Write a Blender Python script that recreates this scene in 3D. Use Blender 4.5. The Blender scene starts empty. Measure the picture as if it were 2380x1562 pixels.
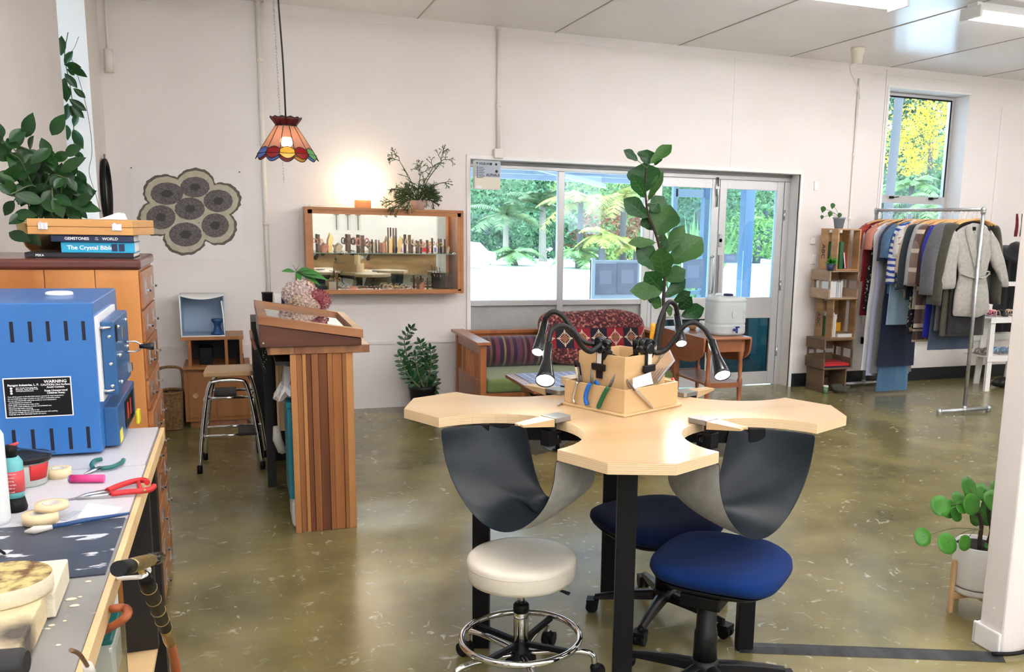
import bpy, bmesh, math, random
from mathutils import Vector, Matrix, Euler
PI = math.pi
rnd = random.Random(7)
C = bpy.context.scene.collection
SC = bpy.context.scene

# ---------------------------------------------------------------- camera
F_PX, PPX, PPY = 2102.9, 1378.6, 890.4            # focal length and principal point for a 2380 x 1562 frame
YAW, PITCH, ROLL, EYE = .37597, .17510, .02300, 1.6
_f = Vector((math.sin(YAW)*math.cos(PITCH), math.cos(YAW)*math.cos(PITCH), -math.sin(PITCH)))
_r = Vector((math.cos(YAW), -math.sin(YAW), 0)); _u = _r.cross(_f)
CR = math.cos(ROLL)*_r + math.sin(ROLL)*_u
CU = -math.sin(ROLL)*_r + math.cos(ROLL)*_u
CAMLOC = Vector((0, 0, EYE))
cam_d = bpy.data.cameras.new('camera'); cam = bpy.data.objects.new('camera', cam_d); C.objects.link(cam)
m4 = Matrix((CR, CU, -_f)).transposed().to_4x4(); m4.translation = CAMLOC
cam.matrix_world = m4
cam_d.sensor_width = 36; cam_d.lens = F_PX/2380*36
cam_d.shift_x = (1190-PPX)/2380; cam_d.shift_y = (PPY-781)/2380
cam_d.clip_start = .05; cam_d.clip_end = 300
SC.camera = cam
def _ray(x, y): return (x-PPX)/F_PX*CR - (y-PPY)/F_PX*CU + _f
def AY(x, y, Y): d = _ray(x, y); return CAMLOC + d*(Y/d.y)      # point of the plane y = Y seen at a pixel
def AX(x, y, X): d = _ray(x, y); return CAMLOC + d*(X/d.x)
def AZ(x, y, z): d = _ray(x, y); return CAMLOC + d*((z-EYE)/d.z)

# ---------------------------------------------------------------- world, sun, exposure
SC.view_settings.view_transform = 'Standard'; SC.view_settings.look = 'None'
SC.view_settings.exposure = 1.15; SC.view_settings.gamma = 1; SC.view_settings.use_curve_mapping = False
W = bpy.data.worlds.new('overcast_sky'); SC.world = W; W.use_nodes = True
nt = W.node_tree; nt.nodes.clear()
bg = nt.nodes.new('ShaderNodeBackground'); wo = nt.nodes.new('ShaderNodeOutputWorld')
tcw = nt.nodes.new('ShaderNodeTexCoord'); sepw = nt.nodes.new('ShaderNodeSeparateXYZ'); rw = nt.nodes.new('ShaderNodeValToRGB')
rw.color_ramp.elements[0].position = .0; rw.color_ramp.elements[0].color = (.80, .90, 1, 1)
rw.color_ramp.elements[1].position = .6; rw.color_ramp.elements[1].color = (.62, .80, 1, 1)
nt.links.new(tcw.outputs['Generated'], sepw.inputs[0]); nt.links.new(sepw.outputs['Z'], rw.inputs[0])
nt.links.new(rw.outputs[0], bg.inputs[0]); bg.inputs[1].default_value = 3.2
nt.links.new(bg.outputs[0], wo.inputs[0])
sd = bpy.data.lights.new('sun', 'SUN'); sun = bpy.data.objects.new('sun', sd); C.objects.link(sun)
sd.energy = 1.2; sd.angle = math.radians(12); sd.color = (1, .97, .9)
sun.rotation_euler = Euler((math.radians(38), math.radians(14), math.radians(-20)))
TUBE_STRENGTH = 24

# ---------------------------------------------------------------- materials
def _n(nt, t, **k):
    n = nt.nodes.new(t)
    for a, b in k.items(): setattr(n, a, b)
    return n
def rgb(c): return (c[0], c[1], c[2], 1)
def mat(name, col, rough=.5, metal=0, spec=.5, col2=None, nscale=8, nstretch=(1, 1, 1), lo=.35, hi=.65, bump=0, bscale=40,
        emit=0, ecol=None, alpha=None, trans=0, sheen=0, coat=0, detail=4, rough2=None, wave=None, ior=1.45):
    m = bpy.data.materials.new(name); m.use_nodes = True; nt = m.node_tree
    p = nt.nodes['Principled BSDF']
    p.inputs['Base Color'].default_value = rgb(col); p.inputs['Roughness'].default_value = rough
    p.inputs['Metallic'].default_value = metal; p.inputs['Specular IOR Level'].default_value = spec
    p.inputs['Transmission Weight'].default_value = trans; p.inputs['IOR'].default_value = ior
    p.inputs['Sheen Weight'].default_value = sheen; p.inputs['Coat Weight'].default_value = coat
    if emit:
        p.inputs['Emission Color'].default_value = rgb(ecol or col); p.inputs['Emission Strength'].default_value = emit
    tc = _n(nt, 'ShaderNodeTexCoord'); mp = _n(nt, 'ShaderNodeMapping'); mp.inputs['Scale'].default_value = nstretch
    nt.links.new(tc.outputs['Object'], mp.inputs[0])
    if col2 is not None:
        no = _n(nt, 'ShaderNodeTexNoise'); no.inputs['Scale'].default_value = nscale; no.inputs['Detail'].default_value = detail
        nt.links.new(mp.outputs[0], no.inputs['Vector'])
        r = _n(nt, 'ShaderNodeValToRGB'); e = r.color_ramp.elements
        e[0].position = lo; e[0].color = rgb(col); e[1].position = hi; e[1].color = rgb(col2)
        nt.links.new(no.outputs[0], r.inputs[0]); nt.links.new(r.outputs[0], p.inputs['Base Color'])
        if rough2 is not None:
            mr = _n(nt, 'ShaderNodeMapRange'); mr.inputs['To Min'].default_value = rough; mr.inputs['To Max'].default_value = rough2
            mr.inputs['From Min'].default_value = lo; mr.inputs['From Max'].default_value = hi
            nt.links.new(no.outputs[0], mr.inputs['Value']); nt.links.new(mr.outputs[0], p.inputs['Roughness'])
    if bump:
        nb = _n(nt, 'ShaderNodeTexNoise'); nb.inputs['Scale'].default_value = bscale; nb.inputs['Detail'].default_value = 3
        nt.links.new(mp.outputs[0], nb.inputs['Vector'])
        b = _n(nt, 'ShaderNodeBump'); b.inputs['Strength'].default_value = bump; b.inputs['Distance'].default_value = .01
        nt.links.new(nb.outputs[0], b.inputs['Height']); nt.links.new(b.outputs[0], p.inputs['Normal'])
    return m
def wood(name, c1, c2, grain=(1, 1, .08), scale=14, rough=.4, spec=.5, coat=0, lo=.3, hi=.7, c3=None, bscale=4, rot=0):
    """grain = mapping scale; the small number is along the grain. c3 = slower, broad colour drift."""
    m = mat(name, c1, rough=rough, spec=spec, coat=coat)
    nt = m.node_tree; p = nt.nodes['Principled BSDF']
    tc = _n(nt, 'ShaderNodeTexCoord'); mp = _n(nt, 'ShaderNodeMapping'); mp.inputs['Scale'].default_value = grain
    mp.inputs['Rotation'].default_value = (0, 0, rot)
    nt.links.new(tc.outputs['Object'], mp.inputs[0])
    no = _n(nt, 'ShaderNodeTexNoise'); no.inputs['Scale'].default_value = scale; no.inputs['Detail'].default_value = 6
    no.inputs['Distortion'].default_value = .6; nt.links.new(mp.outputs[0], no.inputs['Vector'])
    r = _n(nt, 'ShaderNodeValToRGB'); e = r.color_ramp.elements
    e[0].position = lo; e[0].color = rgb(c1); e[1].position = hi; e[1].color = rgb(c2)
    nt.links.new(no.outputs[0], r.inputs[0]); out = r.outputs[0]
    if c3:
        n2 = _n(nt, 'ShaderNodeTexNoise'); n2.inputs['Scale'].default_value = bscale; nt.links.new(mp.outputs[0], n2.inputs['Vector'])
        r2 = _n(nt, 'ShaderNodeValToRGB'); r2.color_ramp.elements[0].position = .42; r2.color_ramp.elements[1].position = .62
        mx = _n(nt, 'ShaderNodeMixRGB'); nt.links.new(n2.outputs[0], r2.inputs[0]); nt.links.new(r2.outputs[0], mx.inputs[0])
        nt.links.new(out, mx.inputs[1]); mx.inputs[2].default_value = rgb(c3); out = mx.outputs[0]
    nt.links.new(out, p.inputs['Base Color'])
    return m
def banded(name, bands, axis='X', period=1.0, rough=.6, sheen=0, offs=0, interp='CONSTANT', wob=0):
    """colour bands along an object axis; bands = [(pos, colour)...]"""
    m = mat(name, (.5, .5, .5), rough=rough, sheen=sheen); nt = m.node_tree; p = nt.nodes['Principled BSDF']
    tc = _n(nt, 'ShaderNodeTexCoord'); sp = _n(nt, 'ShaderNodeSeparateXYZ'); nt.links.new(tc.outputs['Object'], sp.inputs[0])
    src = sp.outputs[axis]
    a = _n(nt, 'ShaderNodeMath', operation='ADD'); a.inputs[1].default_value = offs + 1000*period; nt.links.new(src, a.inputs[0])
    if wob:
        no = _n(nt, 'ShaderNodeTexNoise'); no.inputs['Scale'].default_value = 6; nt.links.new(tc.outputs['Object'], no.inputs['Vector'])
        mm = _n(nt, 'ShaderNodeMath', operation='MULTIPLY_ADD'); mm.inputs[1].default_value = wob
        nt.links.new(no.outputs[0], mm.inputs[0]); nt.links.new(a.outputs[0], mm.inputs[2]); a = mm
    d = _n(nt, 'ShaderNodeMath', operation='DIVIDE'); d.inputs[1].default_value = period; nt.links.new(a.outputs[0], d.inputs[0])
    f = _n(nt, 'ShaderNodeMath', operation='FRACT'); nt.links.new(d.outputs[0], f.inputs[0])
    r = _n(nt, 'ShaderNodeValToRGB'); r.color_ramp.interpolation = interp; e = r.color_ramp.elements
    e[0].position = bands[0][0]; e[0].color = rgb(bands[0][1]); e[1].position = bands[1][0]; e[1].color = rgb(bands[1][1])
    for b in bands[2:]:
        q = e.new(b[0]); q.color = rgb(b[1])
    nt.links.new(f.outputs[0], r.inputs[0]); nt.links.new(r.outputs[0], p.inputs['Base Color'])
    return m
def checks(name, c1, c2, c3, s=.05, ax=('X', 'Z'), rough=.8, w=.35):
    """plaid: two crossing sets of stripes"""
    m = mat(name, c1, rough=rough, sheen=.3); nt = m.node_tree; p = nt.nodes['Principled BSDF']
    tc = _n(nt, 'ShaderNodeTexCoord'); sp = _n(nt, 'ShaderNodeSeparateXYZ'); nt.links.new(tc.outputs['Object'], sp.inputs[0])
    outs = []
    for a in ax:
        q = _n(nt, 'ShaderNodeMath', operation='MULTIPLY_ADD'); q.inputs[1].default_value = 1/s; q.inputs[2].default_value = 500
        nt.links.new(sp.outputs[a], q.inputs[0]); f = _n(nt, 'ShaderNodeMath', operation='FRACT'); nt.links.new(q.outputs[0], f.inputs[0])
        g = _n(nt, 'ShaderNodeMath', operation='LESS_THAN'); g.inputs[1].default_value = w; nt.links.new(f.outputs[0], g.inputs[0]); outs.append(g.outputs[0])
    x = _n(nt, 'ShaderNodeMixRGB'); x.inputs[1].default_value = rgb(c1); x.inputs[2].default_value = rgb(c2); nt.links.new(outs[0], x.inputs[0])
    y = _n(nt, 'ShaderNodeMixRGB'); y.inputs[2].default_value = rgb(c3); nt.links.new(x.outputs[0], y.inputs[1]); nt.links.new(outs[1], y.inputs[0])
    nt.links.new(y.outputs[0], p.inputs['Base Color']); return m
def glassy(name, tint=(.93, .97, .96), refl=.06, rough=.0):
    """thin pane: clear transmission with a weak mirror reflection"""
    m = bpy.data.materials.new(name); m.use_nodes = True; nt = m.node_tree; nt.nodes.clear()
    o = _n(nt, 'ShaderNodeOutputMaterial'); t = _n(nt, 'ShaderNodeBsdfTransparent'); g = _n(nt, 'ShaderNodeBsdfGlossy'); mx = _n(nt, 'ShaderNodeMixShader')
    t.inputs[0].default_value = rgb(tint); g.inputs['Roughness'].default_value = rough
    fr = _n(nt, 'ShaderNodeFresnel'); fr.inputs[0].default_value = 1.45
    ad = _n(nt, 'ShaderNodeMath', operation='MULTIPLY_ADD'); ad.inputs[1].default_value = .9; ad.inputs[2].default_value = refl-.04; ad.use_clamp = True
    nt.links.new(fr.outputs[0], ad.inputs[0]); nt.links.new(ad.outputs[0], mx.inputs[0])
    nt.links.new(t.outputs[0], mx.inputs[1]); nt.links.new(g.outputs[0], mx.inputs[2]); nt.links.new(mx.outputs[0], o.inputs[0])
    return m
def translucent(name, col, mixt=.5, rough=.5, alpha=0):
    m = bpy.data.materials.new(name); m.use_nodes = True; nt = m.node_tree; p = nt.nodes['Principled BSDF']; o = nt.nodes['Material Output']
    p.inputs['Base Color'].default_value = rgb(col); p.inputs['Roughness'].default_value = rough
    t = _n(nt, 'ShaderNodeBsdfTranslucent'); t.inputs[0].default_value = rgb(col); mx = _n(nt, 'ShaderNodeMixShader'); mx.inputs[0].default_value = mixt
    nt.links.new(p.outputs[0], mx.inputs[1]); nt.links.new(t.outputs[0], mx.inputs[2]); out = mx.outputs[0]
    if alpha:
        tr = _n(nt, 'ShaderNodeBsdfTransparent'); tr.inputs[0].default_value = rgb([.5+.5*c for c in col]); m2 = _n(nt, 'ShaderNodeMixShader'); m2.inputs[0].default_value = alpha
        nt.links.new(out, m2.inputs[1]); nt.links.new(tr.outputs[0], m2.inputs[2]); out = m2.outputs[0]
    nt.links.new(out, o.inputs[0]); return m

M = {}
def mm(k, *a, **kw): M[k] = mat(k, *a, **kw)
mm('wall', (.80, .755, .73), rough=.5, col2=(.775, .73, .70), nscale=2.2, bump=.12, bscale=60)
mm('wall_low', (.80, .755, .73), rough=.5)
mm('ceiling', (.84, .83, .83), rough=.2, spec=.6, col2=(.80, .79, .79), nscale=1.5)
mm('trimwhite', (.83, .82, .80), rough=.4)
mm('seam', (.42, .39, .35), rough=.7)
mm('conduit', (.80, .76, .69), rough=.4)
mm('black', (.004, .004, .005), rough=.5, spec=.25)
mm('blackgloss', (.005, .006, .008), rough=.16, coat=.1)
mm('blackplastic', (.006, .006, .007), rough=.38, spec=.35)
mm('skirt', (.010, .012, .014), rough=.4)
mm('alu', (.56, .56, .56), rough=.38, metal=.5)
mm('aludark', (.28, .28, .28), rough=.4, metal=.6)
mm('galv', (.52, .54, .56), rough=.34, metal=.8, col2=(.40, .42, .44), nscale=30)
mm('chrome', (.78, .79, .80), rough=.09, metal=1)
mm('steel', (.55, .55, .56), rough=.25, metal=1)
mm('brass', (.62, .47, .20), rough=.3, metal=1, col2=(.40, .30, .13), nscale=14)
mm('brasspot', (.75, .60, .26), rough=.22, metal=1)
mm('white', (.85, .85, .84), rough=.45)
mm('paper', (.86, .86, .86), rough=.7)
mm('concretepanel', (.44, .45, .44), rough=.85, col2=(.38, .385, .375), nscale=6, bump=.2, bscale=50)
mm('vinyl', (.78, .73, .62), rough=.34, col2=(.74, .69, .58), nscale=5, bump=.05, bscale=200)
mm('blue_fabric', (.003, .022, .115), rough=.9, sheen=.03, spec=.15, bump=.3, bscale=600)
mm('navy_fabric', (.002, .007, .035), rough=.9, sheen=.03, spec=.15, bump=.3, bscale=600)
mm('kiln', (.028, .15, .43), rough=.33, coat=.15, bump=.05, bscale=300)
mm('kiln_dark', (.022, .105, .27), rough=.35, coat=.1)
mm('slot', (.004, .006, .02), rough=.6)
mm('firebrick', (.74, .64, .44), rough=.95, col2=(.66, .55, .34), nscale=9, bump=.5, bscale=70)
mm('firebrick_pale', (.80, .73, .58), rough=.95, col2=(.72, .66, .50), nscale=9, bump=.4, bscale=70)
mm('soil', (.022, .016, .012), rough=.95, bump=.8, bscale=120)
mm('hose', (.36, .10, .035), rough=.45)
mm('red', (.55, .02, .025), rough=.4)
mm('green_handle', (.01, .12, .045), rough=.3)
mm('teal_handle', (.01, .13, .12), rough=.3)
mm('blue_handle', (.01, .13, .5), rough=.3)
mm('leather', (.004, .009, .014), rough=.36, bump=.05, bscale=160, spec=.3)
mm('suede', (.36, .355, .33), rough=.9, col2=(.31, .305, .285), nscale=30, bump=.3, bscale=260)
mm('wicker', (.30, .17, .07), rough=.7, col2=(.16, .08, .03), nscale=60, bump=.9, bscale=120)
mm('mirror', (.80, .86, .83), rough=.015, metal=1)
mm('teal', (.01, .15, .21), rough=.5, col2=(.013, .20, .27), nscale=5)
mm('bark', (.045, .03, .02), rough=.9, bump=.5, bscale=80)
mm('stem', (.10, .13, .05), rough=.7)
mm('leaf_fig', (.007, .05, .012), rough=.36, spec=.35, col2=(.015, .085, .016), nscale=4)
mm('leaf_fig2', (.022, .085, .014), rough=.42, spec=.35, col2=(.04, .12, .022), nscale=4)
mm('leaf_vein', (.12, .22, .07), rough=.5)
mm('leaf_hoya', (.007, .036, .010), rough=.3, spec=.35, col2=(.018, .065, .014), nscale=6)
mm('leaf_zz', (.006, .040, .010), rough=.3, spec=.4, col2=(.01, .065, .015), nscale=6)
mm('leaf_pilea', (.03, .17, .012), rough=.35, col2=(.055, .23, .02), nscale=8)
mm('leaf_rhip', (.045, .085, .025), rough=.6)
mm('leaf_monst', (.06, .24, .05), rough=.35)
mm('spongeblack', (.03, .03, .032), rough=.8)
mm('tape', (.78, .62, .38), rough=.55)
mm('rubber', (.02, .02, .02), rough=.6)
mm('steelgrey', (.16, .15, .14), rough=.45, metal=.5)
mm('pin_metal', (.30, .29, .28), rough=.35, metal=.7)
mm('cream', (.76, .72, .60), rough=.5)
mm('pink_pot', (.62, .42, .36), rough=.6)
mm('green_cushion', (.17, .23, .07), rough=.9, sheen=.3, col2=(.14, .20, .06), nscale=6, bump=.3, bscale=14)
M['ply'] = wood('ply', (.48, .32, .17), (.42, .27, .132), grain=(.15, 1, 1), scale=9, rough=.3, coat=.1, c3=(.51, .35, .19), rot=-.35)
M['ply_edge'] = banded('ply_edge', [(0, (.74, .56, .34)), (.30, (.46, .28, .13)), (.38, (.80, .63, .40)), (.62, (.42, .25, .12)), (.68, (.70, .52, .30))], axis='Z', period=.0125, rough=.55, wob=.0015)
M['pine'] = wood('pine', (.72, .50, .26), (.64, .42, .20), grain=(1, 1, .08), scale=16, rough=.42, c3=(.76, .55, .30))
M['pine_h'] = wood('pine_h', (.58, .39, .195), (.52, .34, .16), grain=(.15, .15, 1), scale=20, rough=.42, c3=(.62, .43, .22))
M['rimu'] = wood('rimu', (.47, .175, .045), (.31, .095, .022), grain=(1, 1, .1), scale=7, rough=.32, coat=.15, c3=(.60, .26, .08), bscale=3)
M['rimu_drawer'] = wood('rimu_drawer', (.42, .17, .055), (.30, .10, .03), grain=(1, .12, 1), scale=12, rough=.3, coat=.2)
M['mahog'] = wood('mahog', (.14, .035, .022), (.085, .02, .013), grain=(.1, 1, 1), scale=12, rough=.25, coat=.3)
M['walnut'] = wood('walnut', (.105, .032, .014), (.06, .017, .008), grain=(.12, 1, 1), scale=14, rough=.35, coat=.1)
M['deskwood'] = wood('deskwood', (.27, .11, .042), (.17, .062, .022), grain=(.12, 1, 1), scale=10, rough=.38, c3=(.32, .14, .055))
M['caseframe'] = wood('caseframe', (.46, .20, .07), (.36, .14, .045), grain=(.12, 1, 1), scale=12, rough=.38)
M['oakcab'] = wood('oakcab', (.42, .19, .065), (.30, .12, .04), grain=(1, 1, .1), scale=10, rough=.42)
M['daybed'] = wood('daybed', (.40, .145, .045), (.28, .085, .025), grain=(1, 1, .12), scale=10, rough=.35, coat=.2)
M['table_rimu'] = wood('table_rimu', (.33, .125, .05), (.23, .075, .028), grain=(.15, 1, 1), scale=10, rough=.32, coat=.2)
M['crate'] = wood('crate', (.40, .24, .115), (.26, .145, .065), grain=(.2, .2, 1), scale=16, rough=.75, c3=(.18, .10, .045))
M['crate_light'] = wood('crate_light', (.55, .33, .15), (.42, .23, .10), grain=(.2, .2, 1), scale=16, rough=.7, c3=(.34, .19, .08))
M['crate_pale'] = wood('crate_pale', (.50, .36, .24), (.38, .25, .15), grain=(.2, .2, 1), scale=16, rough=.75, c3=(.30, .18, .10))
M['crate_dark'] = wood('crate_dark', (.17, .11, .065), (.10, .06, .035), grain=(.2, .2, 1), scale=16, rough=.8, c3=(.22, .14, .08))
M['stoolwood'] = wood('stoolwood', (.66, .44, .23), (.58, .37, .18), grain=(.12, 1, 1), scale=14, rough=.35)
M['hangerwood'] = wood('hangerwood', (.68, .40, .17), (.58, .32, .12), grain=(.12, 1, 1), scale=14, rough=.3)
M['shelfblack'] = wood('shelfblack', (.009, .007, .006), (.004, .004, .004), grain=(1, 1, .1), scale=16, rough=.5)
M['glass'] = glassy('glass', (.90, .96, .97), .05)
M['glass_case'] = glassy('glass_case', (.97, .985, .98), .05)
M['glass_door'] = glassy('glass_door', (.78, .90, .95), .06)
M['glass_dark'] = glassy('glass_dark', (.05, .115, .125), .05)
M['plastic_clear'] = glassy('plastic_clear', (.78, .82, .80), .12, .15)
M['waterjug'] = translucent('waterjug', (.72, .76, .76), .45, .35)

# desk end panel: vertical strips of differing timber
def strips(name, bands, axis='X', period=.31, offs=0):
    m = banded(name, bands, axis, period, rough=.36, offs=offs, wob=.012)
    nt = m.node_tree; p = nt.nodes['Principled BSDF']; src = p.inputs['Base Color'].links[0].from_socket
    tc = _n(nt, 'ShaderNodeTexCoord'); mp = _n(nt, 'ShaderNodeMapping'); mp.inputs['Scale'].default_value = (1, 1, .06); nt.links.new(tc.outputs['Object'], mp.inputs[0])
    no = _n(nt, 'ShaderNodeTexNoise'); no.inputs['Scale'].default_value = 18; no.inputs['Detail'].default_value = 6; no.inputs['Distortion'].default_value = .5; nt.links.new(mp.outputs[0], no.inputs['Vector'])
    r = _n(nt, 'ShaderNodeValToRGB'); r.color_ramp.elements[0].position = .3; r.color_ramp.elements[0].color = (.55, .55, .55, 1); r.color_ramp.elements[1].position = .62; r.color_ramp.elements[1].color = (1, 1, 1, 1)
    nt.links.new(no.outputs[0], r.inputs[0]); mx = _n(nt, 'ShaderNodeMixRGB', blend_type='MULTIPLY'); mx.inputs[0].default_value = 1
    nt.links.new(src, mx.inputs[1]); nt.links.new(r.outputs[0], mx.inputs[2]); nt.links.new(mx.outputs[0], p.inputs['Base Color']); return m
T1, T2, T3 = (.50, .24, .075), (.32, .12, .035), (.20, .065, .02)
M['strips'] = strips('strips', [(0, T1), (.17, T2), (.19, (.55, .29, .11)), (.33, T3), (.42, (.28, .09, .028)), (.50, (.17, .055, .018)), (.66, (.40, .17, .05)), (.74, T1), (.86, (.52, .28, .10)), (.97, T2)], 'X', .312)
M['desktop'] = strips('desktop', [(0, (.36, .16, .06)), (.26, (.30, .13, .06)), (.5, (.24, .09, .04)), (.52, (.42, .20, .08)), (.74, (.30, .12, .05)), (.76, (.36, .15, .07))], 'X', .5)

def floor_mat():
    m = mat('floor_concrete', (.2, .2, .1), rough=.12, spec=1.0); nt = m.node_tree; p = nt.nodes['Principled BSDF']
    tc = _n(nt, 'ShaderNodeTexCoord')
    def noise(s, d=5, dist=0, sc=(1, 1, 1), rz=0):
        mp = _n(nt, 'ShaderNodeMapping'); mp.inputs['Scale'].default_value = sc; mp.inputs['Rotation'].default_value = (0, 0, rz); nt.links.new(tc.outputs['Object'], mp.inputs[0])
        n = _n(nt, 'ShaderNodeTexNoise'); n.inputs['Scale'].default_value = s; n.inputs['Detail'].default_value = d; n.inputs['Distortion'].default_value = dist
        nt.links.new(mp.outputs[0], n.inputs['Vector']); return n.outputs[0]
    def ramp(src, p0, c0, p1, c1):
        r = _n(nt, 'ShaderNodeValToRGB'); e = r.color_ramp.elements; e[0].position = p0; e[0].color = rgb(c0); e[1].position = p1; e[1].color = rgb(c1)
        nt.links.new(src, r.inputs[0]); return r.outputs[0]
    base = ramp(noise(2.2, 10), .30, (.115, .098, .033), .72, (.27, .228, .088))
    mid = ramp(noise(9, 8, .4), .42, (0, 0, 0), .75, (.22, .22, .22))
    mx = _n(nt, 'ShaderNodeMixRGB'); nt.links.new(mid, mx.inputs[0]); nt.links.new(base, mx.inputs[1]); mx.inputs[2].default_value = rgb((.22, .215, .14))
    def ridge(src, w, amp):
        a = _n(nt, 'ShaderNodeMath', operation='SUBTRACT'); a.inputs[1].default_value = .5; nt.links.new(src, a.inputs[0])
        b = _n(nt, 'ShaderNodeMath', operation='ABSOLUTE'); nt.links.new(a.outputs[0], b.inputs[0]); return ramp(b.outputs[0], 0, (amp,)*3, w, (0, 0, 0))
    def mul(a, b):
        m_ = _n(nt, 'ShaderNodeMixRGB', blend_type='MULTIPLY'); m_.inputs[0].default_value = 1; nt.links.new(a, m_.inputs[1]); nt.links.new(b, m_.inputs[2]); return m_.outputs[0]
    sc1 = mul(ridge(noise(5, 3, .6, (1, .5, 1), .5), .016, .9), ramp(noise(13, 2), .56, (0, 0, 0), .62, (1, 1, 1)))
    sc2 = mul(ridge(noise(6, 3, .6, (.4, 1, 1), -.35), .016, .9), ramp(noise(16, 2), .56, (0, 0, 0), .64, (1, 1, 1)))
    sp = ramp(noise(60, 2), .73, (0, 0, 0), .77, (.8, .8, .8))
    a = _n(nt, 'ShaderNodeMixRGB', blend_type='ADD'); a.inputs[0].default_value = 1; nt.links.new(sc1, a.inputs[1]); nt.links.new(sc2, a.inputs[2])
    a2 = _n(nt, 'ShaderNodeMixRGB', blend_type='ADD'); a2.inputs[0].default_value = 1; nt.links.new(a.outputs[0], a2.inputs[1]); nt.links.new(sp, a2.inputs[2])
    gate = ramp(noise(1.7, 2), .45, (0, 0, 0), .6, (1, 1, 1)); mu = _n(nt, 'ShaderNodeMixRGB', blend_type='MULTIPLY'); mu.inputs[0].default_value = .8
    nt.links.new(a2.outputs[0], mu.inputs[1]); nt.links.new(gate, mu.inputs[2])
    fin = _n(nt, 'ShaderNodeMixRGB'); nt.links.new(mu.outputs[0], fin.inputs[0]); nt.links.new(mx.outputs[0], fin.inputs[1]); fin.inputs[2].default_value = rgb((.50, .48, .36))
    nt.links.new(fin.outputs[0], p.inputs['Base Color'])
    p.inputs['Roughness'].default_value = .24
    return m
M['floor'] = floor_mat()

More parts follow.
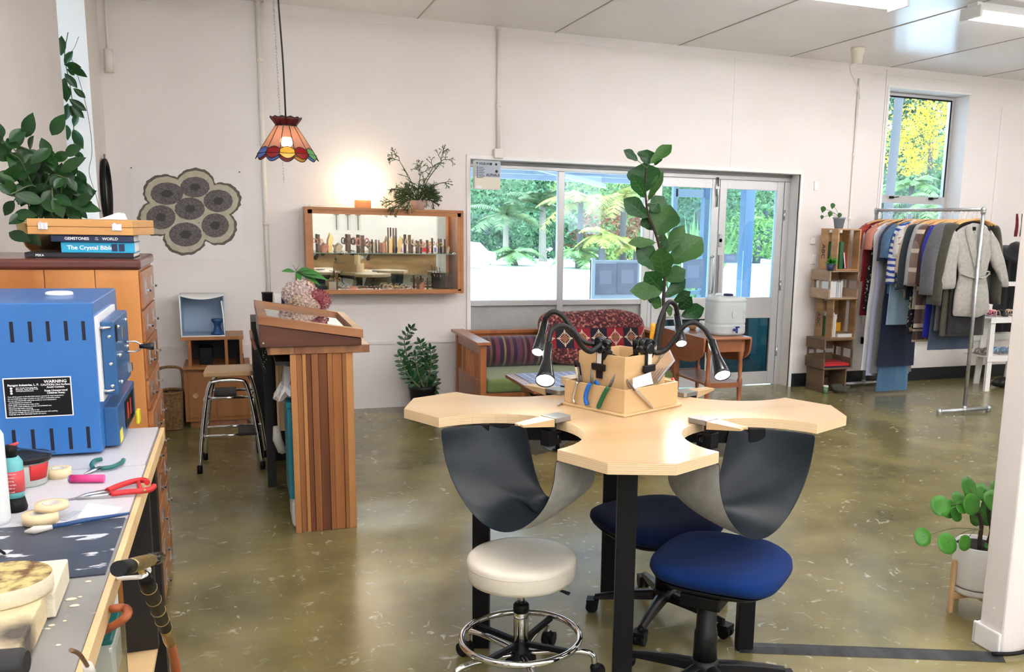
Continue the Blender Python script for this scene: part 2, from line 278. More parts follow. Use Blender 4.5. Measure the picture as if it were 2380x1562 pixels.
# ---------------------------------------------------------------- geometry helpers
def WL(o):
    v = Vector(o.location)
    while o.parent is not None: o = o.parent; v = v+Vector(o.location)
    return v
class G:
    def __init__(s, o=(0, 0, 0)): s.bm = bmesh.new(); s.o = WL(o) if hasattr(o, 'location') else Vector(o); s.mi = 0
    def face(s, vs, sm=False):
        try: f = s.bm.faces.new(vs)
        except ValueError: return
        f.smooth = sm; f.material_index = s.mi; return f
    def v(s, p): return s.bm.verts.new(Vector(p)-s.o)
    def box(s, x0, x1, y0, y1, z0, z1, rz=0, top=1, R=None, c=None):
        c = Vector(c) if c is not None else Vector(((x0+x1)/2, (y0+y1)/2, (z0+z1)/2)); R = R or Matrix.Rotation(rz, 3, 'Z')
        q = []
        for k, z in enumerate((z0, z1)):
            t = top if k else 1
            for x, y in ((x0, y0), (x1, y0), (x1, y1), (x0, y1)):
                mx, my = (x0+x1)/2, (y0+y1)/2
                q.append(s.v(c + R @ (Vector((mx+(x-mx)*t, my+(y-my)*t, z))-c)))
        for f in ((3, 2, 1, 0), (4, 5, 6, 7), (0, 1, 5, 4), (1, 2, 6, 5), (2, 3, 7, 6), (3, 0, 4, 7)): s.face([q[i] for i in f])
        return s
    def obox(s, c, size, R=None):
        a, b, d = [h/2 for h in size]; c = Vector(c)
        return s.box(c.x-a, c.x+a, c.y-b, c.y+b, c.z-d, c.z+d, R=R or Matrix.Identity(3))
    def beam(s, p0, p1, w, h, up=(0, 0, 1)):
        p0 = Vector(p0); p1 = Vector(p1); d = (p1-p0).normalized(); u = Vector(up); x = d.cross(u)
        if x.length < 1e-4: x = d.cross(Vector((0, 1, 0)))
        x.normalize(); z = x.cross(d); q = []
        for p in (p0, p1):
            for a, b in ((-1, -1), (1, -1), (1, 1), (-1, 1)): q.append(s.v(p + x*a*w/2 + z*b*h/2))
        for f in ((3, 2, 1, 0), (4, 5, 6, 7), (0, 1, 5, 4), (1, 2, 6, 5), (2, 3, 7, 6), (3, 0, 4, 7)): s.face([q[i] for i in f])
        return s
    def tube(s, pts, r, n=8, closed=False, caps=True, flat=None):
        pts = [Vector(p) for p in pts]; N = len(pts); rr = r if isinstance(r, (list, tuple)) else [r]*N
        prev = None; rings = []
        for i, p in enumerate(pts):
            if closed: d = pts[(i+1) % N]-pts[i-1]
            else: d = pts[min(i+1, N-1)]-pts[max(i-1, 0)]
            d.normalize()
            if prev is None:
                a = d.cross(Vector((0, 0, 1)));
                if a.length < .05: a = d.cross(Vector((1, 0, 0)))
            else: a = prev-d*prev.dot(d)
            a.normalize(); b = d.cross(a); prev = a; fl = flat or 1
            rings.append([s.v(p + (a*math.cos(2*PI*k/n) + b*math.sin(2*PI*k/n)*fl)*rr[i]) for k in range(n)])
        for i in range(N if closed else N-1):
            A, B = rings[i], rings[(i+1) % N]
            for k in range(n): s.face([A[k], A[(k+1) % n], B[(k+1) % n], B[k]], True)
        if caps and not closed: s.face(rings[0][::-1]); s.face(rings[-1])
        return s
    def cyl(s, p0, p1, r, r2=None, n=16): return s.tube([p0, p1], [r, r if r2 is None else r2], n)
    def lathe(s, prof, c=(0, 0, 0), n=28, caps=False, sx=1, sy=1, R=None):
        c = Vector(c); R = R or Matrix.Identity(3); rings = []
        for r, z in prof:
            if r < 1e-5: rings.append([s.v(c + R @ Vector((0, 0, z)))])
            else: rings.append([s.v(c + R @ Vector((r*sx*math.cos(2*PI*k/n), r*sy*math.sin(2*PI*k/n), z))) for k in range(n)])
        for A, B in zip(rings, rings[1:]):
            for k in range(n):
                k2 = (k+1) % n
                if len(A) == 1 and len(B) == 1: continue
                if len(A) == 1: s.face([A[0], B[k2], B[k]], True)
                elif len(B) == 1: s.face([A[k], A[k2], B[0]], True)
                else: s.face([A[k], A[k2], B[k2], B[k]], True)
        if caps:
            if len(rings[0]) > 1: s.face(rings[0][::-1])
            if len(rings[-1]) > 1: s.face(rings[-1])
        return s
    def ball(s, c, r, sx=1, sy=1, sz=1, n=16, m=8, R=None):
        return s.lathe([(r*math.sin(PI*i/m), -r*sz*math.cos(PI*i/m)) for i in range(m+1)], c, n, sx=sx, sy=sy, R=R)
    def prism(s, pts, z0, z1, mi_side=None, c=(0, 0), R=None):
        A = [s.v((p[0], p[1], z0)) for p in pts]; B = [s.v((p[0], p[1], z1)) for p in pts]; n = len(pts)
        s.face(A[::-1]); s.face(B); k0 = s.mi
        if mi_side is not None: s.mi = mi_side
        for i in range(n): s.face([A[i], A[(i+1) % n], B[(i+1) % n], B[i]])
        s.mi = k0; return s
    def extr(s, pts3, d):
        """closed outline of 3-D points pushed along vector d"""
        d = Vector(d); A = [s.v(p) for p in pts3]; B = [s.v(Vector(p)+d) for p in pts3]; n = len(pts3)
        s.face(A[::-1]); s.face(B)
        for i in range(n): s.face([A[i], A[(i+1) % n], B[(i+1) % n], B[i]])
        return s
    def grid(s, f, nu, nv, closeu=False, sm=True):
        P = [[s.v(f(i/(nu if closeu else nu-1), j/(nv-1))) for i in range(nu)] for j in range(nv)]
        for j in range(nv-1):
            for i in range(nu if closeu else nu-1):
                k = (i+1) % nu; s.face([P[j][i], P[j][k], P[j+1][k], P[j+1][i]], sm)
        return s
    def leaf(s, base, tip, w, nrm=(0, -1, .4), fold=.12, droop=.15, n=7, vein=None, shape=None, wav=0):
        base = Vector(base); tip = Vector(tip); d = tip-base; L = d.length; d.normalize()
        nr = Vector(nrm); nr = nr-d*nr.dot(d)
        if nr.length < 1e-3: nr = Vector((1, 0, 0))-d*d.x
        nr.normalize(); x = d.cross(nr); rows = []
        sh = shape or (0, .50, .80, .97, 1, .82, .45, 0)
        for i, q in enumerate(sh):
            t = i/(len(sh)-1); c = base+d*L*t + nr*(-droop*L*(t*t) + droop*L*.5*t); h = w/2*q
            if i in (0, len(sh)-1): rows.append([s.v(c)])
            else:
                ww = wav*w*math.sin(i*2.3)
                rows.append([s.v(c-x*h+nr*(fold*h*2+ww)), s.v(c-x*h*.5+nr*fold*h*.7), s.v(c), s.v(c+x*h*.5+nr*fold*h*.7), s.v(c+x*h+nr*(fold*h*2-ww))])
        for A, B in zip(rows, rows[1:]):
            if len(A) == 1:
                for k in range(4): s.face([A[0], B[k+1], B[k]], True)
            elif len(B) == 1:
                for k in range(4): s.face([A[k], A[k+1], B[0]], True)
            else:
                for k in range(4): s.face([A[k], A[k+1], B[k+1], B[k]], True)
        if vein:
            k0 = s.mi; s.mi = 1
            pts = [base+d*L*t + nr*(-droop*L*t*t+droop*L*.5*t+.0012) for t in (0, .3, .6, .9)]
            s.tube(pts, [vein, vein*.8, vein*.6, vein*.2], 4)
            for t in (.22, .38, .54, .7):
                c = base+d*L*t + nr*(-droop*L*t*t+droop*L*.5*t+.0012)
                for sg in (-1, 1):
                    e = c + x*sg*w*.36*(1-abs(t-.5)*.6) + d*L*.13 + nr*fold*w*.30*.9+nr*.001
                    s.tube([c, (c+e)/2+nr*fold*w*-.04, e], [vein*.5, vein*.4, vein*.25], 3)
            s.mi = k0
        return s
    def build(s, name, m, parent=None, bevel=0, solid=0, sub=0, solid_mi=None, seg=2):
        me = bpy.data.meshes.new(name); bmesh.ops.recalc_face_normals(s.bm, faces=s.bm.faces[:]) if s.bm.faces else None
        s.bm.to_mesh(me); s.bm.free()
        ob = bpy.data.objects.new(name, me); C.objects.link(ob)
        for k in (m if isinstance(m, (list, tuple)) else [m]): me.materials.append(M[k] if isinstance(k, str) else k)
        if parent is not None: ob.parent = parent
        else: ob.location = s.o
        if solid:
            q = ob.modifiers.new('thickness', 'SOLIDIFY'); q.thickness = solid; q.offset = 0
            if solid_mi is not None: q.material_offset = solid_mi; q.material_offset_rim = solid_mi
        if sub: q = ob.modifiers.new('smooth', 'SUBSURF'); q.levels = sub; q.render_levels = sub
        if bevel: q = ob.modifiers.new('bevel', 'BEVEL'); q.width = bevel; q.segments = seg; q.limit_method = 'ANGLE'; q.angle_limit = .6
        return ob
def tag(o, label=None, cat=None, group=None, kind=None):
    if label: o['label'] = label
    if cat: o['category'] = cat
    if group: o['group'] = group
    if kind: o['kind'] = kind
    return o
def thing(name, label, cat, loc=(0, 0, 0), rz=0, group=None):
    o = bpy.data.objects.new(name, None); C.objects.link(o); o.location = loc; o.rotation_euler = (0, 0, rz); o.empty_display_size = .05
    return tag(o, label, cat, group)
def dup(root, loc=None, rz=None, label=None, group=None, scale=None):
    r = root.copy(); C.objects.link(r)
    if loc is not None: r.location = loc
    if rz is not None: r.rotation_euler = (0, 0, rz)
    if scale: r.scale = (scale,)*3
    if label: r['label'] = label
    if group: r['group'] = group
    for ch in list(root.children):
        c = ch.copy(); C.objects.link(c); c.parent = r
        for g in list(ch.children):
            d = g.copy(); C.objects.link(d); d.parent = c
    return r
def struct(g, name, m, **k):
    o = g.build(name, m, **k); o['kind'] = 'structure'; return o
def bez(p, n=14):
    """smooth path through control points (Catmull-Rom)"""
    p = [Vector(q) for q in p]; q = [p[0]*2-p[1]]+p+[p[-1]*2-p[-2]]; out = []
    for i in range(1, len(q)-2):
        for k in range(n):
            t = k/n; a, b, c, d = q[i-1:i+3]
            out.append(.5*((2*b)+(c-a)*t+(2*a-5*b+4*c-d)*t*t+(3*b-a-3*c+d)*t**3))
    return out+[p[-1]]
def text_obj(name, body, size, origin, xdir, ydir, m, parent=None, ext=.0006, align='LEFT', bold=0, line=1.0):
    cu = bpy.data.curves.new(name, 'FONT'); cu.body = body; cu.size = size; cu.extrude = ext; cu.align_x = align; cu.offset = bold; cu.space_line = line; cu.resolution_u = 3
    t = bpy.data.objects.new(name, cu); C.objects.link(t); dg = bpy.context.evaluated_depsgraph_get()
    me = bpy.data.meshes.new_from_object(t.evaluated_get(dg)); bpy.data.objects.remove(t); bpy.data.curves.remove(cu)
    x = Vector(xdir).normalized(); z = x.cross(Vector(ydir)).normalized(); y = z.cross(x)
    mt = Matrix((x, y, z)).transposed().to_4x4(); mt.translation = Vector(origin)-(WL(parent) if parent else Vector())
    me.transform(mt); me.materials.clear(); me.materials.append(M[m])
    ob = bpy.data.objects.new(name, me); C.objects.link(ob); ob.parent = parent; return ob
M['st_light'] = wood('st_light', (0.44, 0.21, 0.07), (0.36, 0.16, 0.05), grain=(1, 1, .05), scale=22, rough=.36, lo=.35, hi=.65)
M['st_mid'] = wood('st_mid', (0.3, 0.12, 0.038), (0.23, 0.085, 0.026), grain=(1, 1, .05), scale=22, rough=.36, lo=.35, hi=.65)
M['st_dark'] = wood('st_dark', (0.17, 0.052, 0.016), (0.115, 0.034, 0.011), grain=(1, 1, .05), scale=22, rough=.36, lo=.35, hi=.65)
M['st_orange'] = wood('st_orange', (0.36, 0.145, 0.04), (0.27, 0.1, 0.028), grain=(1, 1, .05), scale=22, rough=.36, lo=.35, hi=.65)
# ---------------------------------------------------------------- room shell
YB = 7.73; ZC = 3.2; XL = -.97; XR = 9.6; YF = -3.6
OX0, OX1, OZ = 1.885, 5.185, 2.112           # glazed opening
WX0, WX1, WZ0, WZ1 = 6.175, 7.2, 1.02, 3.0   # tall window
TH = .30
g = G(); g.box(XL-.3, XR+.3, YF-.3, YB+TH, -.12, 0); struct(g, 'floor', 'floor')
g = G(); g.box(XL-.3, XR+.3, YF-.3, YB+TH, ZC, ZC+.12); struct(g, 'ceiling', 'ceiling')
g = G()
for k in range(-1, 7):
    x = 1.45+1.18*k
    g.box(x-.006, x+.006, YF, YB, ZC-.004, ZC+.01)
struct(g, 'trim_1', 'seam')
g = G()                                       # back wall with two openings
g.box(-.86, OX0, YB, YB+TH, 0, ZC); g.box(OX0, OX1, YB, YB+TH, OZ, ZC)
g.box(OX1, WX0, YB, YB+TH, 0, ZC); g.box(WX0, WX1, YB, YB+TH, 0, WZ0); g.box(WX0, WX1, YB, YB+TH, WZ1, ZC); g.box(WX1, XR, YB, YB+TH, 0, ZC)
struct(g, 'wall_back', 'wall')
g = G()                                       # left wall with a tall window recess
g.box(XL-.3, XL, YF, 6.73, 0, ZC); g.box(XL-.3, -.86, 7.10, YB+TH, 0, ZC); g.box(XL-.3, XL, 6.73, 7.10, 0, .9); g.box(XL-.3, XL, 6.73, 7.10, 3.14, ZC)
struct(g, 'wall_left', 'wall')
g = G(); g.box(XL-.26, XL-.25, 6.73, 7.10, .9, 3.14); w3 = struct(g, 'window_3', 'glass')
g = G(w3)
for y in (6.73, 7.07): g.box(XL-.29, XL-.23, y, y+.03, .9, 3.14)
g.box(XL-.29, XL-.23, 6.73, 7.10, .9, .94); g.box(XL-.29, XL-.23, 6.73, 7.10, 3.10, 3.14); g.box(XL-.29, XL-.23, 6.73, 7.10, 1.95, 2.0)
g.build('window_frame', 'alu', w3)
g = G(); g.box(XR, XR+.3, YF, YB+TH, 0, ZC); struct(g, 'wall_right', 'wall')
# front wall (behind the camera) with two wide daylight windows
g = G(); FW = [(-.75, .75), (5.4, 7.9)]
xs = [XL, FW[0][0], FW[0][1], FW[1][0], FW[1][1], XR]
for i in (0, 2, 4): g.box(xs[i], xs[i+1], YF-.3, YF, 0, ZC)
for a, b in FW: g.box(a, b, YF-.3, YF, 0, 1.3); g.box(a, b, YF-.3, YF, 2.7, ZC)
struct(g, 'wall_front', 'wall')
for i, (a, b) in enumerate(FW):
    g = G(); g.box(a, b, YF-.22, YF-.21, 1.3, 2.7); w = struct(g, 'window_%d' % (4+i), 'glass'); g = G(w)
    for x in (a, (a+b)/2-.02, b-.04): g.box(x, x+.04, YF-.24, YF-.18, 1.3, 2.7)
    g.box(a, b, YF-.24, YF-.18, 1.3, 1.34); g.box(a, b, YF-.24, YF-.18, 2.66, 2.7); g.build('window_frame', 'alu', w)
# partition wall end at the right of the picture
PW = (2.665, 2.43, 2.55)
g = G(); g.box(PW[0], 4.6, PW[1], PW[2], 0, ZC); struct(g, 'wall_partition', 'wall', bevel=.008)
g = G(); g.box(PW[0]-.014, PW[0], PW[1]+.004, PW[2]+.02, 0, .09); g.box(PW[0]-.014, 4.6, PW[2], PW[2]+.014, 0, .09); struct(g, 'baseboard_partition', 'trimwhite', bevel=.006)
# plain battens, panel joints
g = G()
def vseam(x, z0, z1, w=.010, d=.004): g.box(x-w/2, x+w/2, YB-d, YB, z0, z1)
vseam(4.40, OZ+.03, ZC-.05); g.box(-.86, OX0-.06, YB-.012, YB, .55, .575); g.box(OX1+.3, 9.5, YB-.02, YB, .55, .57)
vseam(6.13, .1, ZC-.03, .018, .010); vseam(7.66, .1, ZC-.3, .03, .012); vseam(1.28, 0, .85); g.box(-.84, 8.6, YB-.006, YB, ZC-.075, ZC-.068)
struct(g, 'trim_2', 'wall_low')
g = G(); g.box(OX0-.035, OX0, YB-.014, YB+.02, 0, OZ+.035); g.box(OX1, OX1+.03, YB-.014, YB+.02, 0, OZ+.035); g.box(OX0-.035, OX1+.03, YB-.016, YB+.02, OZ, OZ+.035)
g.box(WX0-.03, WX0, YB-.012, YB, WZ0, WZ1); g.box(WX0-.03, WX1+.02, YB-.012, YB, WZ1, WZ1+.025); struct(g, 'trim_3', 'trimwhite', bevel=.004)
g = G(); g.box(OX1+.03, XR, YB-.014, YB, .0, .135); struct(g, 'baseboard_back', 'skirt', bevel=.003)
# white skirting duct with a socket box low on the back wall, right
g = G(); g.box(6.05, 8.6, YB-.045, YB, .42, .49); g.box(6.05, 6.12, YB-.045, YB, .42, .85); struct(g, 'trim_6', 'trimwhite')
t = thing('wall_socket', 'white double socket box on the duct under the clothes', 'socket', AY(2115, 818, YB-.05)); g = G(t); c = t.location
g.box(c.x-.07, c.x+.07, YB-.07, YB-.045, c.z-.045, c.z+.045); g.build('socket_box', 'white', t, bevel=.006)
# vertical conduits
def conduit(n, x0, z0, z1, r, lab, cap=True, ylen=None):
    t = thing('conduit', lab, 'conduit', (x0, YB-r-.004, z0)); g = G(t); g.cyl((x0, YB-r-.002, z0), (x0, YB-r-.002, z1), r, n=12); g.build('pipe', 'conduit', t)
    g = G(t); z = z0+.35
    while z < z1: g.box(x0-r*2, x0+r*2, YB-.006, YB, z, z+.025); g.tube([(x0, YB-r, z), (x0, YB-r, z+.03)], r*1.35, 12); z += .62
    g.build('saddle_clip', 'conduit', t); return t
conduit(1, .232, .55, ZC, .017, 'cream conduit pipe running from ceiling down behind the desk flowers')
t2 = conduit(2, 2.125, 2.20, ZC, .015, 'cream conduit pipe above the left end of the big window')
g = G(t2); g.box(2.085, 2.165, YB-.05, YB, 2.125, 2.205); g.build('junction_box', 'conduit', t2, bevel=.008)
conduit(3, 5.79, .1, 3.06, .010, 'thin white conduit pipe rising behind the crate tower')
t = thing('conduit', 'short pipe with end cap hanging high beside the left corner', 'conduit', (-.80, YB-.03, 2.62)); g = G(t); g.cyl((-.80, YB-.03, 2.7), (-.80, YB-.03, ZC), .009, n=10); g.build('pipe', 'conduit', t)
g = G(t); g.cyl((-.80, YB-.03, 2.60), (-.80, YB-.03, 2.76), .03, n=16); g.build('end_cap', 'conduit', t)
# ceiling rose
p = AZ(1994, 112, ZC); t = thing('ceiling_rose', 'cream ceiling rose with cable dropping to the wall', 'ceiling rose', p); g = G(t)
g.lathe([(.0, 0), (.062, 0), (.062, -.03), (.05, -.055), (.045, -.13), (.0, -.13)], p, 20); g.build('rose_body', 'cream', t)
g = G(t); g.tube(bez([(p.x, p.y, p.z-.13), (p.x, p.y+.1, p.z-.16), (5.80, YB-.02, ZC-.3), (5.79, YB-.02, ZC-.6)], 6), .005, 6); g.build('cable', 'conduit', t)
# switches
for (x, y, w, h, nm, lab) in ((1897, 432, .045, .09, 'light_switch', 'white switch plate on the wall right of the glass doors'), (1891, 602, .05, .10, 'light_switch', 'white switch plate half hidden behind the top crate'), (1889, 560, .05, .06, 'light_switch', 'small white plate above the half hidden switch')):
    c = AY(x, y, YB-.01); t = thing(nm, lab, 'switch', c); g = G(t); g.box(c.x-w/2, c.x+w/2, YB-.018, YB, c.z-h/2, c.z+h/2); g.build('plate', 'white', t, bevel=.003); g = G(t); g.box(c.x-.008, c.x+.008, YB-.023, YB-.018, c.z-.013, c.z+.013); g.build('rocker', 'trimwhite', t)

# ---------------------------------------------------------------- glazing of the big opening
YG = 7.92
g = G()                                        # fixed glazing, left three bays
AXL, AXM, AXR = OX0, 2.765, 3.62
def bar(g, x0, x1, z0, z1, d=.06): g.box(x0, x1, YG-d/2, YG+d/2, z0, z1)
g = G(); g.box(AXL+.03, AXM-.02, YG-.003, YG+.003, .89, 2.05); g.box(AXM+.02, AXR-.03, YG-.003, YG+.003, .89, 2.05); win1 = struct(g, 'window_1', 'glass')
g = G(win1); bar(g, AXL, AXL+.035, 0, 2.085); bar(g, AXM-.03, AXM+.03, .05, 2.05); bar(g, AXR-.035, AXR+.035, 0, 2.085)
for z0, z1 in ((2.05, 2.085), (0, .05)): bar(g, AXL+.035, AXR-.035, z0, z1)
bar(g, AXL+.035, AXM-.03, .845, .895); bar(g, AXM+.03, AXR-.035, .845, .895)
g.build('window_frame', 'alu', win1, bevel=.004)
g = G(win1)
for a, b in ((AXL+.035, AXM-.03), (AXM+.03, AXR-.035)): g.box(a, b, YG+.0, YG+.02, .05, .845)
g.build('spandrel_panel', 'concretepanel', win1)
g = G(); g.box(OX0, OX1, YG-.05, YG+.06, 2.085, OZ); struct(g, 'trim_4', 'aludark')
def door(n, x0, x1, hinge, lab):
    g = G(); top = 2.045; st = .075
    g.box(x0, x0+st, YG-.025, YG+.025, .01, top); g.box(x1-st, x1, YG-.025, YG+.025, .01, top)
    for z0, z1 in ((top-.09, top), (.01, .14), (.69, .90)): g.box(x0+st, x1-st, YG-.022, YG+.022, z0, z1)
    d = struct(g, 'door_%d' % n, 'alu', bevel=.003)
    g = G(d); g.box(x0+st, x1-st, YG-.004, YG+.004, .90, top-.09); g.build('glass_pane', 'glass_door', d)
    g = G(d); g.box(x0+st, x1-st, YG-.004, YG+.004, .14, .69); g.build('lower_glass_pane', 'glass_dark', d)
    hx = x1-.02 if hinge > 0 else x0+.02
    for z in (.35, 1.02, 1.72):
        g = G(d); g.cyl((hx+.03*hinge, YG-.04, z-.05), (hx+.03*hinge, YG-.04, z+.05), .009, n=10); g.build('hinge', 'steel', d)
    return d
g = G(); bar(g, AXR+.035, AXR+.07, 0, 2.045); bar(g, 5.12, OX1, 0, 2.045); bar(g, AXR+.035, OX1, 2.045, 2.085); struct(g, 'trim_5', 'alu', bevel=.003)
dL = door(1, 3.70, 4.385, -1, ''); dR = door(2, 4.395, 5.115, 1, '')
g = G(dR); g.box(4.40, 4.43, YG-.06, YG-.025, .95, 1.32); g.tube(bez([(4.33, YG-.03, 1.3), (4.33, YG-.07, 1.28), (4.33, YG-.07, .98), (4.33, YG-.03, .96)], 4), .011, 8); g.build('door_handle', 'steel', dR)
g = G(dR); g.cyl((4.415, YG-.04, 1.46), (4.415, YG-.025, 1.46), .018, n=14); g.box(4.40, 4.43, YG-.04, YG-.025, 1.40, 1.52); g.build('lock', 'steel', dR)
g = G(dL); g.cyl((4.36, YG-.04, 1.78), (4.36, YG-.04, 2.06), .007, n=8); g.cyl((4.345, YG-.04, 1.88), (4.345, YG-.04, 2.06), .005, n=8); g.box(4.33, 4.375, YG-.05, YG-.025, 1.95, 1.975); g.build('bolt', 'steel', dL)

# ---------------------------------------------------------------- tall window, right
YW = YB+.24
g = G(); g.box(WX0+.02, WX1-.02, YW-.003, YW+.003, WZ0+.03, WZ1-.03); win2 = struct(g, 'window_2', 'glass')
g = G(win2)
for x0, x1 in ((WX0, WX0+.04), (WX1-.035, WX1)): g.box(x0, x1, YW-.03, YW+.03, WZ0, WZ1)
for z0, z1 in ((WZ0, WZ0+.04), (WZ1-.035, WZ1), (1.88, 1.96)): g.box(WX0+.04, WX1-.035, YW-.03, YW+.03, z0, z1)
g.build('window_frame', 'alu', win2, bevel=.004)
g = G(win2); g.box(WX0+.04, WX0+.055, YW-.035, YW-.03, 1.96, WZ1-.035); g.box(WX1-.05, WX1-.035, YW-.035, YW-.03, 1.96, WZ1-.035); g.box(WX0+.04, WX1-.035, YW-.035, YW-.03, WZ1-.05, WZ1-.035); g.build('window_gasket', 'black', win2)
for x in (6.46, 6.98):
    g = G(win2); g.box(x-.02, x+.02, YW-.06, YW-.03, 1.925, 1.95); g.beam((x, YW-.06, 1.935), (x+.07, YW-.075, 1.945), .012, .01); g.build('window_latch', 'black', win2)
g = G(win2); g.box(WX0, WX1, YB-.02, YW-.03, WZ0-.03, WZ0); g.build('window_sill', 'trimwhite', win2)

# alarm panel over the corner of the big window
a = AY(1100, 373, YB-.03); b = AY(1160, 442, YB-.03)
t = thing('alarm_panel', 'beige control box with printed blue-grey label at the window corner', 'control box', (a.x, YB-.03, b.z)); g = G(t)
g.box(a.x, b.x, YB-.075, YB-.015, b.z, a.z); g.build('box_body', 'cream', t, bevel=.005)
mm('label_blue', (.42, .47, .54), rough=.5); mm('ink', (.03, .035, .05), rough=.6)
g = G(t); hz = a.z-b.z; g.box(a.x+.004, b.x-.004, YB-.078, YB-.075, a.z-hz*.56, a.z-.004); g.build('printed_label', 'label_blue', t)
w = b.x-a.x; yy = YB-.0785
text_obj('lettering', 'VIGILANT', .026, (a.x+w*.17, yy, a.z-.034), (1, 0, 0), (0, 0, 1), 'ink', t, bold=.0006)
text_obj('lettering', 'ALPHA-5', .030, (a.x+w*.44, yy, a.z-hz*.53), (1, 0, 0), (0, 0, 1), 'ink', t, bold=.0006)
g = G(t)
for k in range(7): g.box(a.x+.02, a.x+.03, yy-.001, yy, a.z-.060-k*.014, a.z-.053-k*.014); g.box(a.x+.036, a.x+.075+.01*(k % 2), yy-.001, yy, a.z-.059-k*.014, a.z-.055-k*.014)
for k in range(2): g.lathe([(0, 0), (.010, 0), (.010, .001), (0, .001)], (a.x+w*(.62+.2*k), yy, a.z-.026), 14, R=Matrix.Rotation(PI/2, 3, 'X'))
g.lathe([(0, 0), (.012, 0), (.012, .001), (0, .001)], (a.x+w*.84, yy, a.z-.085), 14, R=Matrix.Rotation(PI/2, 3, 'X'))
g.extr([(a.x+.012, yy, a.z-.016), (a.x+.030, yy, a.z-.016), (a.x+.021, yy, a.z-.032)], (0, -.001, 0)); g.build('label_marks', 'ink', t)
g = G(t); g.box(a.x+.01, a.x+.06, yy+.002, yy+.0035, b.z+.008, b.z+.03); g.build('sticker', 'paper', t)

# ---------------------------------------------------------------- fluorescent lights (tubes on battens)
M['tube'] = mat('tube', (1, 1, 1), emit=TUBE_STRENGTH, ecol=(1, .965, .975))
def batten(x, y, lab):
    t = thing('fluorescent_light', lab, 'ceiling light', (x, y, ZC-.10), 0, 'twin tube fluorescent ceiling lights'); L = .62
    g = G(); g.box(-L, L, -.05, .05, .045, .10); g.build('batten_body', 'white', t, bevel=.004)
    for s in (-1, 1):
        g = G(); g.cyl((-L+.02, s*.07, .02), (L-.02, s*.07, .02), .019, n=14); g.build('tube', 'tube', t)
        g = G(); g.box(s*L-.012, s*L+.012, -.10, .10, -.01, .07); g.build('end_holder', 'white', t, bevel=.004)
    g = G()
    for s in (-1, 1): g.box(-L, L, s*.10-.004, s*.10+.004, .03, .05)
    g.box(-L, L, -.10, .10, .045, .05); g.build('reflector', 'white', t)
    return t
b0 = batten(3.68, 5.36, 'bright tube light at the top edge, nearer the middle of the photo')
dup(b0, (5.56, 5.36, ZC-.10), 0, 'bright tube light at the top right corner of the photo')
names = {5.36: 'first row', 3.0: 'second row', .9: 'third row', -1.3: 'fourth row', -3.0: 'last row by the rear wall'}
for y, row in names.items():  # unseen tube lights, added in rows to spread light evenly through the room
    for x, col in ((.1, 'far left'), (1.8, 'left'), (3.68, 'middle'), (5.56, 'right'), (7.44, 'far right')):
        if y > 5 and x < 7: continue
        dup(b0, (x, y, ZC-.10), 0, 'added unseen twin tube light, '+col+' in the '+row)
# ---------------------------------------------------------------- outdoors
mm('lot', (.80, .82, .84), rough=.9, col2=(.74, .77, .80), nscale=1.2)
mm('paving', (.50, .53, .55), rough=.9)
mm('hill', (.05, .11, .05), rough=1, col2=(.10, .20, .08), nscale=1.4)
mm('porch', (.16, .25, .38), rough=.5); mm('porch_white', (.52, .58, .64), rough=.5)
def foliage(n, c1, c2): M[n] = mat(n, [q*.5 for q in c1], rough=.6, col2=[q*.66 for q in c2], nscale=2.2, lo=.35, hi=.65); return n
foliage('f_dark', (.03, .10, .05), (.09, .22, .11)); foliage('f_mid', (.07, .21, .09), (.17, .38, .17)); foliage('f_light', (.16, .36, .08), (.38, .58, .14))
foliage('f_yellow', (.95, .72, .04), (1.3, 1.0, .10)); foliage('f_fern', (.13, .34, .10), (.34, .55, .20)); foliage('f_gold', (.36, .42, .08), (.60, .60, .16))
foliage('f_rust', (.25, .10, .05), (.42, .18, .09)); foliage('f_palm', (.10, .24, .09), (.28, .42, .18)); mm('palm_trunk', (.30, .27, .23), rough=.9, col2=(.30, .27, .22), nscale=3, nstretch=(1, 1, 6)); mm('trunk_grey', (.10, .10, .11), rough=.9)
# ground: flat by the porch, then climbing away
g = G(); pr = [(YB+TH, -.02), (11.5, -.02), (20, -.45), (32, -1.0), (60, -1.0), (100, -1.0)]
g.grid(lambda u, v: (-40+180*u, pr[round(v*(len(pr)-1))][0], pr[round(v*(len(pr)-1))][1]), 3, len(pr), sm=False); struct(g, 'driveway', 'lot')
g = G(); rh = random.Random(3)
g.grid(lambda u, v: (-60+240*u, 92+40*v+rh.uniform(-2, 2), -1.4+20*v**.7+rh.uniform(-1, 1)), 60, 9); struct(g, 'hillside', 'hill')
def crown(g, c, rx, ry, rz, n, s, r, elong=1.6, down=0):
    """leaf clusters scattered through an ellipsoid, denser towards its skin"""
    c = Vector(c)
    for i in range(n):
        while True:
            d = Vector((r.gauss(0, 1), r.gauss(0, 1), r.gauss(0, 1)))
            if d.length > .1: break
        d.normalize(); q = .55+.45*r.random()**.6
        lump = 1+.16*math.sin(d.x*7+c.x)+.14*math.sin(d.z*6+d.y*5+c.z)
        p = c+Vector((d.x*rx, d.y*ry, d.z*rz))*q*lump
        a = Vector((r.uniform(-1, 1), r.uniform(-1, 1), r.uniform(-1, .8)-down)).normalized(); b = a.cross(Vector((r.uniform(-1, 1), r.uniform(-1, 1), r.uniform(-1, 1)))).normalized()
        k = s*r.uniform(.6, 1.3); v = [g.v(p-b*k*.5), g.v(p+a*k*.35*elong-b*k*.1), g.v(p+a*k*elong), g.v(p+b*k*.5+a*k*.2)]
        g.face(v)
def gz(y):
    for (a, b), (c, d) in zip(pr, pr[1:]):
        if a <= y <= c: return b+(d-b)*(y-a)/(c-a)
    return -1.0
